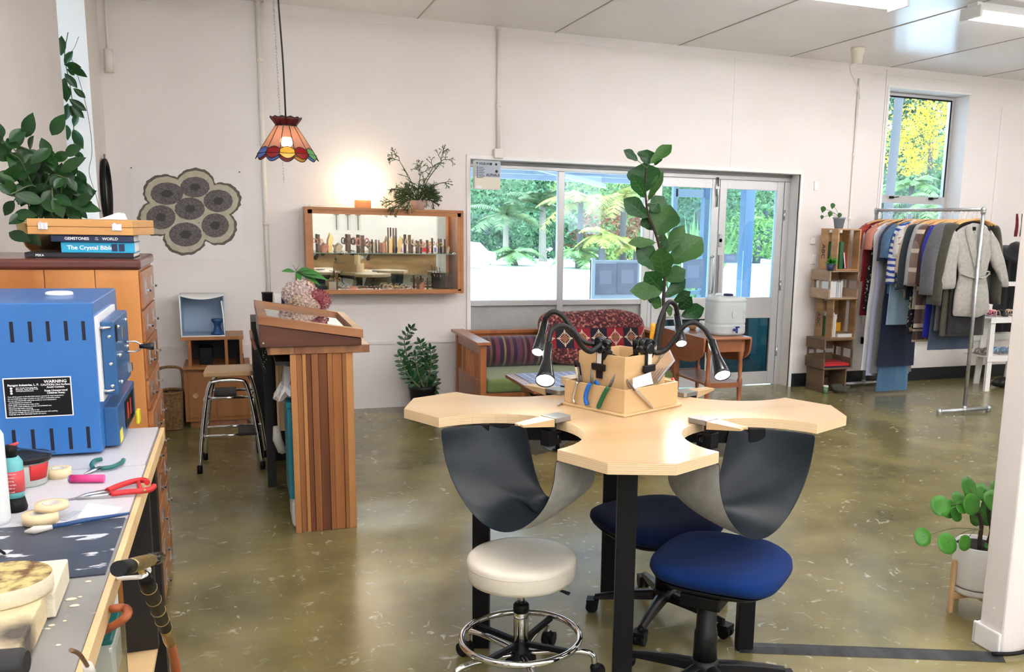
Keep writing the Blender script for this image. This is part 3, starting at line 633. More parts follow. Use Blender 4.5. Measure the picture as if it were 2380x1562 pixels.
def tree(px, py, Y, rx, rz, m, lab, n=900, s=.22, cat='tree', group=None, name='leafy_tree', trunk='trunk_grey', th=None, elong=1.6, seed=1, tr=.3):
    Y *= 3; rx *= 3; rz *= 3; s *= 2.1
    c = AY(px, py, Y); z0 = gz(Y); t = thing(name, lab, cat, (c.x, Y, z0), 0, group); r = random.Random(seed)
    g = G(t); crown(g, c, rx, rx*.7, rz, n, s, r, elong); g.build('crown', m, t)
    g = G(t); g.tube(bez([(c.x, Y, z0-.1), (c.x+.1, Y, (z0+c.z)/2), (c.x, Y, c.z)], 4), [tr]*5+[tr*.7]*4, 8); g.build('trunk', trunk, t)
    return t
GR = 'trees and shrubs beyond the driveway'
tree(1130, 500, 24, 2.0, 1.7, 'f_mid', 'bushy green tree behind the left end of the big window', 2600, .16, group=GR, seed=1)
tree(1200, 455, 30, 2.6, 2.0, 'f_dark', 'tall dark tree behind the two palms', 2600, .22, group=GR, seed=2)
tree(1330, 480, 30, 2.4, 2.2, 'f_mid', 'mid green tree behind the right palm crown', 2400, .2, group=GR, seed=3)
tree(1110, 575, 22, 1.2, .8, 'f_dark', 'low dark shrub by the parked white car', 1600, .14, 'shrub', GR, 'leafy_shrub', seed=4)
tree(1290, 560, 21, .9, .8, 'f_mid', 'low green shrub between the palm and the window bar', 1500, .14, 'shrub', GR, 'leafy_shrub', seed=5)
tree(1440, 460, 26, 1.9, 1.5, 'f_light', 'yellow green tree in the middle of the big window', 2600, .17, group=GR, seed=6)
tree(1440, 550, 20, 1.1, .8, 'f_rust', 'rusty brown shrub under the ferns', 1600, .12, 'shrub', GR, 'leafy_shrub', seed=7)
tree(1400, 590, 19, .9, .32, 'f_light', 'low yellow green bush at the edge of the driveway', 1100, .12, 'shrub', GR, 'leafy_shrub', seed=8)
tree(1530, 520, 22, 1.4, 1.5, 'f_fern', 'pale green tree behind the fiddle leaf plant', 1800, .16, group=GR, seed=9)
tree(1620, 480, 21, 1.2, 1.3, 'f_mid', 'green tree behind the closed left glass door', 1700, .16, group=GR, seed=10)
tree(1705, 480, 24, 1.6, 1.6, 'f_mid', 'green bank of leaves behind the middle of the right glass door', 2200, .16, group=GR, seed=11)
tree(1780, 490, 22, 1.5, 1.6, 'f_fern', 'pale green tree behind the right edge of the glass door', 2200, .16, group=GR, seed=12)
tree(1760, 550, 19, 1.6, .5, 'f_light', 'low yellow green bush seen through the right glass door', 1900, .12, 'shrub', GR, 'leafy_shrub', seed=13)
tree(2165, 330, 22, 1.35, 1.35, 'f_yellow', 'bright yellow flowering wattle tree outside the tall window', 4200, .12, 'tree', None, 'wattle_tree', seed=14, elong=1.2)
tree(2085, 300, 26, 1.6, 1.9, 'f_dark', 'dark tree behind the grey trunk outside the tall window', 2400, .2, group=GR, seed=15)
tree(2150, 255, 28, 1.6, .8, 'f_mid', 'green tree top at the upper edge of the tall window', 1600, .18, group=GR, seed=16)
tree(2100, 470, 17, 1.1, .6, 'f_dark', 'dark green shrub low in the tall window', 1500, .14, 'shrub', GR, 'leafy_shrub', seed=17)
tree(2210, 430, 20, 1.0, .8, 'f_mid', 'green shrub at the right edge of the tall window', 1200, .14, 'shrub', GR, 'leafy_shrub', seed=18)
def frond_plant(px, py, Y, n, L, m, lab, cat, name, trunk=None, tw=.14, droop=.6, seed=1, zb=None, lw=.055, up=.5, group=None):
    Y *= 2.9; L *= 2.9; tw *= 2.9; lw *= 2.9
    c = AY(px, py, Y); z0 = gz(Y) if zb is None else zb; t = thing(name, lab, cat, (c.x, Y, z0), 0, group); r = random.Random(seed); g = G(t)
    for i in range(n):
        a = 2*PI*i/n+r.uniform(-.2, .2); e = r.uniform(up-.45, up+.35); d = Vector((math.cos(a)*math.cos(e), math.sin(a)*math.cos(e), math.sin(e))); LL = L*r.uniform(.75, 1.15)
        sp = [c+d*LL*k/9+Vector((0, 0, -droop*LL*(k/9)**2)) for k in range(10)]
        g.tube(sp, [.04]*9+[.012], 3)
        for k in range(1, 10):
            p = sp[k]; f = (sp[k]-sp[k-1]).normalized(); s = f.cross(Vector((0, 0, 1))).normalized(); w = LL*.30*math.sin(PI*(k/10)**.8)+.05
            for sg in (-1, 1):
                for h in (0, .33, .66):
                    q = p-f*(LL/9)*h; e2 = q+s*sg*w+f*w*.35+Vector((0, 0, -w*.35)); g.face([g.v(q), g.v(q+f*lw*.5), g.v(e2), g.v(q-f*lw*.2)])
    g.build('fronds', m, t)
    if trunk:
        g = G(t); pts = bez([(c.x+.05, Y, z0-.1), (c.x, Y, (z0*2+c.z)/3), (c.x, Y, c.z)], 5); g.tube(pts, [tw*(1.35-.5*i/len(pts)) for i in range(len(pts))], 10); g.build('trunk', trunk, t)
    return t
frond_plant(1176, 500, 20, 13, 1.0, 'f_palm', 'left palm with a pale trunk outside the big window', 'palm tree', 'palm_tree', 'palm_trunk', .06, .45, 21, group='palms outside the big window')
frond_plant(1262, 478, 20, 15, 1.15, 'f_palm', 'right palm with a pale trunk beside the window bar', 'palm tree', 'palm_tree', 'palm_trunk', .075, .45, 22, group='palms outside the big window')
for i, (px, py, Y, L, m, lab) in enumerate(((1350, 470, 18, .95, 'f_gold', 'yellow tree fern left in the middle window pane'), (1450, 460, 17, 1.0, 'f_gold', 'golden tree fern above the rusty shrub'), (1400, 545, 16.5, .6, 'f_gold', 'golden fern low in the middle window pane'), (1345, 585, 17, .6, 'f_fern', 'small pale fern by the driveway edge'), (1195, 590, 18, .7, 'f_fern', 'small fern under the left palm'), (2180, 470, 13, .95, 'f_fern', 'large green tree fern low in the tall window'), (2120, 430, 15, .75, 'f_fern', 'paler tree fern left in the tall window'), (1480, 570, 16.5, .6, 'f_gold', 'small yellow fern beside the fiddle leaf plant'))):
    frond_plant(px, py, Y, 12, L, m, lab, 'fern', 'tree_fern', 'trunk_grey', .06, .6, 30+i, group='ferns outside the windows')
c = AY(2083, 330, 16); t = thing('bare_tree', 'tall dark grey bare trunk outside the tall window', 'tree', (c.x, 16, gz(16))); g = G(t); g.tube([(c.x-.12, 16, gz(16)), (c.x-.06, 16, 2.3), (c.x+.03, 16, 6)], [.12, .10, .09], 10); g.build('bare_trunk', 'trunk_grey', t)
# spiky flax behind the left door
c = AY(1600, 640, 14); t = thing('flax_plant', 'tall spiky flax with long upright blades outside the left glass door', 'flax', (c.x, 14, gz(14))); r = random.Random(5); g = G(t)
for i in range(46):
    a = r.uniform(0, 2*PI); L = r.uniform(1.0, 2.1); o = r.uniform(.05, .45); b = Vector((c.x+.12*math.cos(a), 14+.12*math.sin(a), gz(14)))
    g.leaf(b, b+Vector((math.cos(a)*o*L, math.sin(a)*o*L, L*.95)), .09, (r.uniform(-1, 1), -1, .2), droop=.12, shape=(.5, .9, 1, .9, .6, 0))
g.build('blades', 'f_light', t)
# parked white car at the left edge
c = AY(1146, 600, 49); t = thing('car', 'white parked car partly cut off by the window edge', 'car', (c.x-1.9, 49, gz(49))); g = G(t); x0 = c.x-3.8; z0 = gz(49); S = [(0, .3), (0, .75), (.2, .9), (.9, .98), (1.4, 1.42), (2.9, 1.42), (3.35, .98), (3.75, .9), (3.8, .45), (3.7, .3)]
g.extr([(x0+a, 48.3, z0+b) for a, b in S], (0, 1.6, 0)); g.build('car_body', 'white', t, bevel=.06); g = G(t)
g.extr([(x0+1.05, 48.28, z0+.99), (x0+1.45, 48.28, z0+1.34), (x0+2.85, 48.28, z0+1.34), (x0+3.2, 48.28, z0+.99)], (0, .03, 0)); g.build('side_window', 'label_blue', t)
for k in (.8, 3.0):
    g = G(t); g.cyl((x0+k, 48.28, z0+.32), (x0+k, 48.5, z0+.32), .32, n=20); g.build('wheel', 'alu', t)  # pale wheel colour stands in for the washed-out glare outdoors
# porch: rafters under a flat roof, framed screen with notices
def rz(y): return 2.44-.34*(y-8.03)/3.0
g = G(); g.extr([(-2, 8.03, rz(8.03)+.08), (-2, 8.03, rz(8.03)+.14), (-2, 11.2, rz(11.2)+.14), (-2, 11.2, rz(11.2)+.08)], (7.7, 0, 0)); struct(g, 'porch_roof', 'porch')
for k in range(7):
    g = G(); y = 8.5+k*.4; g.box(-2, 5.7, y-.02, y+.02, rz(y)-.01, rz(y)+.08); o = g.build('porch_rafter', 'porch_white'); o['kind'] = 'structure'
g = G(); g.beam((1.6, 8.5, rz(8.5)-.05), (4.4, 10.9, rz(10.9)-.05), .04, .05); o = g.build('porch_brace', 'porch_white'); o['kind'] = 'structure'
YS = 9.7
def pcol(px, w, m, lab, z1=2.24, Y=YS):
    c = AY(px, 600, Y); t = thing('porch_post', lab, 'post', (c.x, Y, 0)); g = G(t); g.box(c.x-w/2, c.x+w/2, Y-w/2, Y+w/2, 0, z1); g.build('post_shaft', m, t, bevel=.004); g = G(t); g.box(c.x-w*.7, c.x+w*.7, Y-w*.7, Y+w*.7, -.02, .06); g.build('post_foot', m, t); return c
ca = pcol(1563, .06, 'porch_white', 'white porch post left in the left glass door'); cb = pcol(1637, .10, 'porch', 'blue porch post right in the left glass door'); cc = pcol(1731, .13, 'porch', 'blue porch post in the middle of the right glass door')
g = G(); g.box(ca.x, cb.x, YS-.03, YS+.03, AY(1600, 450, YS).z-.04, AY(1600, 450, YS).z+.05); g.box(ca.x, cb.x, YS-.02, YS+.02, .78, .83); g.box(ca.x, cb.x, YS-.02, YS+.02, AY(1600, 590, YS).z, AY(1600, 590, YS).z+.03); t = g.build('screen_frame', 'porch_white'); g = G(t); g.box(ca.x, AY(1716, 600, YS).x, YS-.112, YS-.106, 0, 1.9); g.build('glass_panel', 'glass', t); tag(t, 'white framed screen between the two posts in the left door', 'screen')
# notices on a white board in the porch
mm('notice', (.22, .21, .27), rough=.8, col2=(.26, .25, .31), nscale=9); mm('notice_print', (.32, .31, .37), rough=.8)
bl = AY(1376, 700, YS-.1); br = AY(1640, 600, YS-.1)
t = thing('notice_board', 'long white board standing in the porch behind the notices', 'notice board', (3.9, YS-.08, 0)); g = G(t); z1 = AY(1450, 604, YS).z; g.box(bl.x-.02, AY(1490, 604, YS).x, YS-.10, YS-.07, .10, z1); g.build('board_panel', 'porch_white', t)
for x in (bl.x, AY(1486, 604, YS).x):
    g = G(t); g.box(x-.02, x+.02, YS-.13, YS-.07, 0, z1+.02); g.build('leg', 'porch_white', t)
for i, (x0, y0, x1, y1, lab) in enumerate(((1384, 613, 1429, 685, 'left of the two purple grey notices in the middle pane'), (1435, 611, 1480, 684, 'right of the two purple grey notices in the middle pane'), (1588, 602, 1632, 670, 'purple grey notice low in the left glass door'), (1682, 590, 1713, 611, 'small purple grey notice in the right glass door'))):
    Yn = YS-.115; a = AY(x0, y0, Yn); b = AY(x1, y1, Yn); t = thing('notice', lab, 'notice', (a.x, Yn, b.z), 0, 'notices in the porch'); g = G(t); g.box(a.x, b.x, Yn-.003, Yn+.003, b.z, a.z)
    g.build('paper_sheet', 'notice', t); g = G(t); w = b.x-a.x; h = a.z-b.z; g.box(a.x+w*.2, b.x-w*.2, Yn-.005, Yn-.003, b.z+h*.35, a.z-h*.22); g.build('printed_block', 'notice_print', t)
# ================================================================ LEFT ZONE
# workbench --------------------------------------------------------
BX = -.245
mm('bench_grey', (.22, .22, .21), rough=.5, col2=(.30, .295, .28), nscale=4); mm('bench_dark', (.03, .04, .062), rough=.42, col2=(.055, .066, .09), nscale=5)
def specks(m, col, lo=.66, sc=(1, .35, 1), s=26):
    nt = M[m].node_tree; p = nt.nodes['Principled BSDF']; src = p.inputs['Base Color'].links[0].from_socket
    tc = _n(nt, 'ShaderNodeTexCoord'); mp = _n(nt, 'ShaderNodeMapping'); mp.inputs['Scale'].default_value = sc; nt.links.new(tc.outputs['Object'], mp.inputs[0])
    no = _n(nt, 'ShaderNodeTexNoise'); no.inputs['Scale'].default_value = s; no.inputs['Detail'].default_value = 4; nt.links.new(mp.outputs[0], no.inputs['Vector'])
    r = _n(nt, 'ShaderNodeValToRGB'); r.color_ramp.elements[0].position = lo; r.color_ramp.elements[1].position = lo+.03; nt.links.new(no.outputs[0], r.inputs[0])
    mx = _n(nt, 'ShaderNodeMixRGB'); nt.links.new(r.outputs[0], mx.inputs[0]); nt.links.new(src, mx.inputs[1]); mx.inputs[2].default_value = rgb(col); nt.links.new(mx.outputs[0], p.inputs['Base Color'])
specks('bench_grey', (.70, .66, .58), .70, (1, 1, 1), 30); specks('bench_dark', (.60, .62, .66), .62, (.4, 1, 1), 24)
bench = thing('workbench', 'long workbench along the left edge with stained grey top and pale wood lip', 'workbench', (BX, 2.2, 0))
g = G(bench); g.box(XL+.004, BX-.014, 1.15, 3.23, .868, .900); g.build('worktop', 'bench_grey', bench, bevel=.002)
g = G(bench); g.box(BX-.013, BX, 1.15, 3.23, .862, .903); g.build('edge_strip', 'pine', bench, bevel=.002)
g = G(bench); g.box(-.335, -.255, 2.70, 2.735, .37, .86); g.build('side_panel', 'shelfblack', bench)
g = G(bench); g.box(-.60, -.26, 2.05, 2.735, .350, .368); g.build('shelf', 'pine', bench)
for y in (1.2, 3.1):
    for x in (-.90, -.34):
        g = G(bench); g.box(x, x+.07, y, y+.07, 0, .862); g.build('leg', 'shelfblack', bench)
g = G(bench); g.box(-.60, -.27, 2.05, 2.09, 0, .349); g.build('lower_panel', 'shelfblack', bench)
t = G(); t.box(XL+.02, BX-.02, 1.905, 2.262, .9005, .9035); o = t.build('bench_mat', 'bench_dark'); tag(o, 'dark stained board across the workbench with white plaster specks', 'bench mat')
mm('melamine', (.60, .60, .64), rough=.35)
t = G(); t.box(XL+.02, BX-.018, 2.735, 3.222, .9005, .9065); o = t.build('white_board', 'melamine'); tag(o, 'white laminate board under the blue kiln', 'board', 'white boards on the workbench')
t = G(); t.box(XL+.02, BX-.016, 2.262, 2.732, .9005, .9055); o = t.build('white_board', 'melamine'); tag(o, 'white laminate board under the pliers, nearer than the kiln', 'board', 'white boards on the workbench')

# kiln ---------------------------------------------------------------
K = thing('kiln', 'bright blue front-loading kiln with warning plate on the workbench', 'kiln', (-.66, 3.15, .9065))
KX0, KX1, KY0, KY1, KZ0, KZ1 = -.95, -.383, 2.88, 3.43, .915, 1.348
g = G(K); g.box(KX0, KX1, KY0, KY1, KZ0, KZ1); g.build('kiln_body', 'kiln', K, bevel=.004)
for x in (-.90, -.42):
    for y in (2.93, 3.37): g = G(K); g.cyl((x, y, .9066), (x, y, KZ0+.002), .014, n=12); g.build('foot', 'black', K)
g = G(K)
for x0, zt, zb in ((-.583, 1.297, 1.240), (-.539, 1.297, 1.240), (-.496, 1.297, 1.241), (-.452, 1.297, 1.242), (-.409, 1.296, 1.242), (-.629, 1.298, 1.240), (-.60, .994, .93), (-.554, .993, .929), (-.508, .993, .929), (-.462, .993, .929), (-.417, .993, .929)):
    g.extr([(x0-.0045, KY0-.0006, zb), (x0+.0045, KY0-.0006, zb), (x0+.0045, KY0-.0006, zt), (x0-.0045, KY0-.0006, zt)], (0, .0012, 0))
o = g.build('vent_slots', 'slot', K); o['kind'] = 'stuff'
g = G(K); g.lathe([(0, 0), (.036, 0), (.038, .003), (.036, .009), (.030, .011), (0, .012)], (-.505, 3.15, KZ1), 28); g.build('vent_plug', 'white', K)
g = G(K); g.box(-.386, -.374, 2.90, 3.30, 1.06, 1.305); g.build('door_gasket', 'white', K)
g = G(K); g.box(-.373, -.338, 2.93, 3.278, 1.074, 1.288); D_ = g.build('kiln_door', 'kiln_dark', K, bevel=.003)
g = G(K); g.box(-.384, -.346, 2.95, 3.42, .915, 1.032); cb_ = g.build('control_box', 'kiln_dark', K, bevel=.003)
for y in (3.0, 3.20):
    for z in (1.10, 1.18, 1.265): g = G(D_); g.ball((-.336, y, z), .006, n=10, m=6); g.build('screw', 'chrome', D_)
for z in (1.245, 1.165, 1.10): g = G(D_); g.ball((-.352, 2.928, z), .006, n=10, m=6); g.build('screw', 'chrome', D_)
g = G(D_); g.box(-.3375, -.3355, 3.10, 3.16, 1.215, 1.25); g.build('dial_plate', 'steel', D_)
g = G(D_); g.box(-.3375, -.3360, 2.95, 2.985, 1.225, 1.275); g.build('small_label', 'black', D_)
g = G(D_); g.box(-.3375, -.325, 3.19, 3.22, 1.10, 1.125); g.build('spy_hole_cover', 'steel', D_)
g = G(D_); g.tube(bez([(-.336, 3.15, 1.20), (-.305, 3.15, 1.20), (-.29, 3.15, 1.185), (-.305, 3.15, 1.17), (-.336, 3.15, 1.17)], 5), .003, 8); g.build('handle_bracket', 'steel', D_)
g = G(D_); g.tube([(-.296, 3.15, 1.185), (-.284, 3.15, 1.185), (-.262, 3.15, 1.184), (-.255, 3.15, 1.184)], [.007, .0075, .012, .011], 16); g.build('handle_knob', 'blackgloss', D_)
for z in (1.272, 1.088): g = G(K); g.lathe([(0, 0), (.016, 0), (.016, .006), (0, .006)], (-.364, 2.925, z-.003), 16, sx=1.2); g.build('hinge', 'steel', K)
g = G(cb_); g.box(-.3455, -.3440, 3.12, 3.36, .928, 1.015); g.build('control_label', 'black', cb_)
g = G(cb_); g.box(-.3445, -.3430, 3.17, 3.20, .95, 1.0); g.box(-.3445, -.3430, 3.25, 3.27, .95, 1.0); g.build('label_print', 'red', cb_)
mm('yellow', (.75, .66, .03), rough=.45); mm('plate_white', (.86, .87, .88), rough=.4)
g = G(cb_); g.box(-.3457, -.3445, 2.965, 3.03, .918, .955); g.build('yellow_sticker', 'yellow', cb_)
# warning plate
g = G(K); g.box(-.615, -.449, KY0-.0018, KY0-.0002, 1.028, 1.141); wp = g.build('warning_plate', 'plate_white', K)
g = G(wp); g.box(-.612, -.452, KY0-.0026, KY0-.0017, 1.031, 1.138); g.build('plate_field', 'black', wp)
def kt(b, s, x, z, al='LEFT', bold=.0001): text_obj('lettering', b, s, (x, KY0-.0030, z), (1, 0, 0), (0, 0, 1), 'plate_white', K, ext=.0002, align=al, bold=bold, line=.95)
kt('WARNING', .0115, -.488, 1.1245, 'CENTER', .0003); kt('CAUTION: Hot Surface.\nAvoid Contact.', .0072, -.488, 1.117, 'CENTER', .0002); kt('Keep Unsupervised\nChildren Away.', .0072, -.488, 1.1005, 'CENTER', .0002)
kt('Paragon Industries, L. P.', .0078, -.604, 1.118, bold=.0003); kt('2011 South Town East Blvd.\nMesquite, Texas 75149-1122\nwww.paragonweb.com', .0046, -.585, 1.111)
for i, s_ in enumerate(('Turn off the power to the kiln if the interior exceeds its rated temperature.', 'Do not install closer than 12 inches to any wall or combustible surface.', 'Do not open heated kiln until it has cooled to room temperature', 'and all switches are turned off.', 'Keep supply cord away from sides of kiln.', 'Use only in a well ventilated, covered, and protected area.', 'Disconnect kiln before servicing.', 'Never leave kiln unattended while in use.', 'Dangerous Voltage: Do not touch heating elements with anything.', 'Keep kiln away from flammable liquids and vapors.')):
    kt(('· ' if i != 3 else '   ')+s_, .0044, -.608, 1.0865-.0055*i)
g = G(wp)
for zz in (1.112, 1.105, 1.098): g.lathe([(0, 0), (.0032, 0), (.0032, .0005), (0, .0005)], (-.596, KY0-.0028, zz), 14, R=Matrix.Rotation(PI/2, 3, 'X'))
o = g.build('round_emblems', 'plate_white', wp); o['kind'] = 'stuff'
# yellow tag behind
c = Vector((-.325, 3.30, .9066)); g = G(c); g.box(-.334, -.322, 3.28, 3.33, .9068, .952); o = g.build('warning_tag', 'yellow', bevel=.004); tag(o, 'yellow tag standing beside the kiln control box', 'tag')

# tall drawer cabinet -------------------------------------------------
cab = thing('drawer_cabinet', 'tall orange-brown wooden chest of many small drawers behind the kiln', 'cabinet', (-.65, 4.14, 0)); CX_ = -.35; CY0, CY1 = 3.86, 4.42; CT = 1.425
g = G(cab); g.box(-.95, CX_, CY0, CY1, .0, CT-.04); g.build('carcass', 'rimu_drawer', cab)
for k, (a, b) in enumerate(((-.95, -.828), (-.826, -.662), (-.660, -.497), (-.495, CX_))): g = G(cab); g.box(a, b, CY0-.012, CY0, .01, CT-.04); g.build('side_board', 'rimu', cab, bevel=.0015)
g = G(cab); g.box(-.96, CX_+.012, CY0-.02, CY1+.02, CT-.04, CT); g.build('cabinet_top', 'mahog', cab, bevel=.012, seg=3)
rows = [(1.235, 1.375, 2), (1.105, 1.225, 2), (.96, 1.095, 1), (.84, .95, 1), (.70, .83, 2), (.57, .69, 2), (.43, .56, 1), (.30, .42, 2), (.16, .29, 1), (.03, .15, 1)]
for i, (z0, z1, n) in enumerate(rows):
    for k in range(n):
        a = CY0+.012+(CY1-CY0-.02)*k/n; b = CY0+.004+(CY1-CY0-.02)*(k+1)/n; out = .010 if i < 4 else .020
        g = G(cab); g.box(CX_, CX_+out, a, b, z0, z1); d = g.build('drawer', 'rimu_drawer', cab, bevel=.002)
        for m_ in ([.5] if n == 2 else [.25, .75]):
            y = a+(b-a)*m_; z = (z0+z1)/2+.005; g = G(d); g.box(CX_+out, CX_+out+.003, y-.022, y+.022, z-.030, z+.030); g.box(CX_+out+.003, CX_+out+.0045, y-.015, y+.015, z-.005, z+.024); g.beam((CX_+out+.003, y-.016, z-.010), (CX_+out+.020, y-.016, z-.014), .004, .008); g.beam((CX_+out+.018, y-.018, z-.014), (CX_+out+.018, y+.018, z-.014), .006, .008); g.build('label_pull', 'steel', d)
# wooden box & books on the cabinet
t = thing('book', 'black spine book at the bottom of the stack on the tall chest', 'book', (-.55, 4.03, CT)); z = CT+.001
def book(t, x0, x1, y0, y1, z0, z1, cover, rz=0, pages='paper'):
    th = .0025; g = G(t); g.box(x0, x1, y0, y1, z1-th, z1); g.box(x0, x1, y0, y1, z0, z0+th); g.box(x0, x1, y0, y0+.003, z0+th, z1-th); g.build('cover', cover, t, bevel=.0008)
    g = G(t); g.box(x0+.004, x1-.004, y0+.003, y1-.004, z0+th, z1-th); g.build('pages', pages, t)
mm('bk_black', (.012, .012, .018), rough=.4); mm('bk_navy', (.012, .022, .07), rough=.3); mm('bk_cyan', (.02, .38, .62), rough=.35)
mm('bk_white', (.72, .72, .70), rough=.4); mm('bk_red', (.42, .03, .03), rough=.4); mm('bk_green', (.04, .12, .05), rough=.5); mm('bk_brown', (.20, .11, .05), rough=.5)
B0 = .02
book(t, -.735, -.37, 3.945, 4.22, z, z+.018, 'bk_black'); text_obj('lettering', 'PEKA', .012, (-.70, 3.9445, z+.004), (1, 0, 0), (0, 0, 1), 'plate_white', t, bold=.0002)
t = thing('book', 'cyan crystal book in the middle of the stack on the tall chest', 'book', (-.52, 4.03, z+.0185)); z += .0185
book(t, -.615, -.365, 3.952, 4.16, z, z+.040, 'bk_cyan'); text_obj('lettering', 'The Crystal Bible', .022, (-.595, 3.9515, z+.012), (1, 0, 0), (0, 0, 1), 'plate_white', t, bold=.0004)
g = G(t); g.box(-.445, -.425, 3.9505, 3.952, z+.006, z+.034); g.box(-.42, -.40, 3.9505, 3.952, z+.006, z+.034); g.build('spine_picture', 'bk_navy', t)
t = thing('book', 'navy gemstone book at the top of the stack on the tall chest', 'book', (-.5, 4.03, z+.0405)); z += .0405
book(t, -.645, -.365, 3.942, 4.17, z, z+.026, 'bk_navy'); text_obj('lettering', 'GEMSTONES', .0145, (-.60, 3.9415, z+.008), (1, 0, 0), (0, 0, 1), 'plate_white', t, bold=.0004)
text_obj('lettering', 'OF\nTHE', .007, (-.493, 3.9415, z+.0145), (1, 0, 0), (0, 0, 1), 'plate_white', t, align='CENTER'); text_obj('lettering', 'WORLD', .0145, (-.474, 3.9415, z+.008), (1, 0, 0), (0, 0, 1), 'plate_white', t, bold=.0004)
z += .0265
mm('boxwood_', (.58, .30, .10), rough=.45); M['boxwood'] = wood('boxwood', (.62, .33, .11), (.55, .27, .08), grain=(.1, 1, 1), scale=18, rough=.4)
t = thing('wooden_case', 'flat pale wooden case with two chrome clasps lying on the books', 'case', (-.54, 3.93, z+.0005), 0)
P4 = [(-.717, 3.93), (-.365, 3.93), (-.312, 4.20), (-.665, 4.22)]
g = G(t); g.prism(P4, z+.0005, z+.029); g.build('case_base', 'boxwood', t, bevel=.002); g = G(t); g.prism(P4, z+.030, z+.058); g.build('case_lid', 'boxwood', t, bevel=.002)
for x in (-.665, -.42):
    g = G(t); g.box(x-.016, x+.016, 3.926, 3.93, z+.018, z+.044); g.box(x-.010, x-.003, 3.921, 3.926, z+.022, z+.048); g.box(x+.004, x+.011, 3.921, 3.926, z+.018, z+.044); g.build('clasp', 'chrome', t, bevel=.001)
zc = z+.058
g = G((-.50, 4.03, zc)); g.extr([(-.50, 4.08, zc+.001), (-.40, 4.08, zc+.001), (-.41, 4.08, zc+.026), (-.43, 4.08, zc+.028)], (0, .05, 0)); o = g.build('folded_paper', 'paper'); tag(o, 'folded white paper on the wooden case', 'paper')
# brass pot with hoya
pt = thing('potted_plant', 'big glossy trailing plant in a brass pot on the tall chest', 'potted plant', (-.74, 4.27, CT))
g = G(pt); c = Vector((-.71, 4.30, CT)); g.lathe([(0, .002), (.06, .002), (.085, .03), (.105, .08), (.112, .12), (.118, .127), (.112, .130), (.10, .11), (0, .11)], c, 32); g.build('brass_pot', 'brasspot', pt)
g = G(pt); g.lathe([(0, .112), (.098, .112)], c, 24); g.build('soil', 'soil', pt)
r = random.Random(11); g = G(pt); gs = G(pt); base = c+Vector((0, 0, .12)); LP = []
for i in range(34):
    tx, ty = r.uniform(-5, 190), r.uniform(290, 500); Y = r.uniform(4.08, 4.45); e = AY(tx, ty, Y)
    if tx > 130 and ty < 360: e = AY(tx-40, ty+60, Y)
    m_ = (base+e)/2+Vector((r.uniform(-.04, .04), r.uniform(-.03, .03), .09)); pts = bez([base+Vector((r.uniform(-.06, .06), r.uniform(-.05, .05), 0)), m_, e], 6); gs.tube(pts, .0028, 5)
    for q in pts[3::2]+[pts[-1]]:
        a = r.uniform(0, 2*PI); d = Vector((math.cos(a), r.uniform(-.7, .2), math.sin(a)*.9)).normalized(); L = r.uniform(.05, .09); LP.append((q, q+d*L, L*.60, Vector((r.uniform(-.5, .5), -1, r.uniform(-.1, .8)))))
for (px, py, qx, qy) in ((120, 315, 150, 265), (60, 320, 75, 262), (40, 330, 15, 340), (30, 380, 20, 355), (40, 420, -5, 400), (100, 470, 35, 450), (30, 500, 85, 500), (150, 360, 190, 340), (140, 400, 198, 365), (95, 470, 150, 490), (60, 500, 20, 520), (160, 470, 235, 490), (175, 475, 215, 455), (60, 545, 95, 570), (20, 540, 70, 560), (120, 345, 70, 380), (60, 300, 20, 330)):
    LP.append((AY(px, py, 4.12), AY(qx, qy, 4.08), .05, Vector((r.uniform(-.3, .3), -1, .4))))
for a, b, w, n_ in LP:
    a.y = max(a.y, 3.99) if a.z < CT+.12 else a.y; b.x = max(b.x, XL+.03); a.x = max(a.x, XL+.03); b.z = max(b.z, CT+.01); a.z = max(a.z, CT+.01)
    g.leaf(a, b, w, n_, fold=.10, droop=.12, shape=(0, .62, .92, 1, .85, .5, 0))
g.build('leaves', 'leaf_hoya', pt); gs.build('stems', 'stem', pt)
# vine in the recess
vt = thing('hanging_vine', 'trailing vine hanging down in the bright window recess', 'vine', (-.99, 6.9, 2.0)); g = G(vt); gs = G(vt); r = random.Random(12)
main = [AY(x, y, 6.92) for x, y in ((158, 75), (150, 130), (163, 200), (170, 260), (172, 330), (178, 400), (182, 470))]
for q in main: q.x = max(q.x, -1.02)
gs.tube(bez(main, 6), .003, 5)
m2 = [AY(x, y, 6.94) for x, y in ((160, 120), (185, 190), (205, 270), (214, 350), (207, 400), (222, 450), (232, 490))]; gs.tube(bez(m2, 6), .0018, 4)
gs.tube(bez([AY(x, y, 6.92) for x, y in ((150, 130), (170, 115), (183, 85))], 5), .0015, 4)
for (ax, ay, bx_, by) in ((142, 130, 143, 82), (150, 150, 168, 118), (148, 150, 190, 155), (155, 152, 203, 178), (150, 170, 180, 205), (148, 190, 155, 235), (170, 205, 200, 228), (160, 230, 202, 258), (158, 240, 152, 280), (162, 245, 175, 275), (165, 245, 196, 275), (182, 262, 170, 295), (170, 300, 192, 345), (155, 290, 157, 325), (172, 350, 196, 372), (165, 370, 175, 410), (180, 395, 200, 430), (150, 180, 145, 225), (160, 130, 152, 148), (175, 425, 218, 440), (155, 160, 175, 175)):
    a = AY(ax, ay, 6.9+r.uniform(-.03, .05)); b = AY(bx_, by, 6.88+r.uniform(-.03, .05)); L = (b-a).length; g.leaf(a, b, L*.34+.012, (r.uniform(-.4, .4), -1, .4), fold=.1, droop=.15)
g.build('leaves', 'leaf_hoya', vt); gs.build('stems', 'stem', vt)
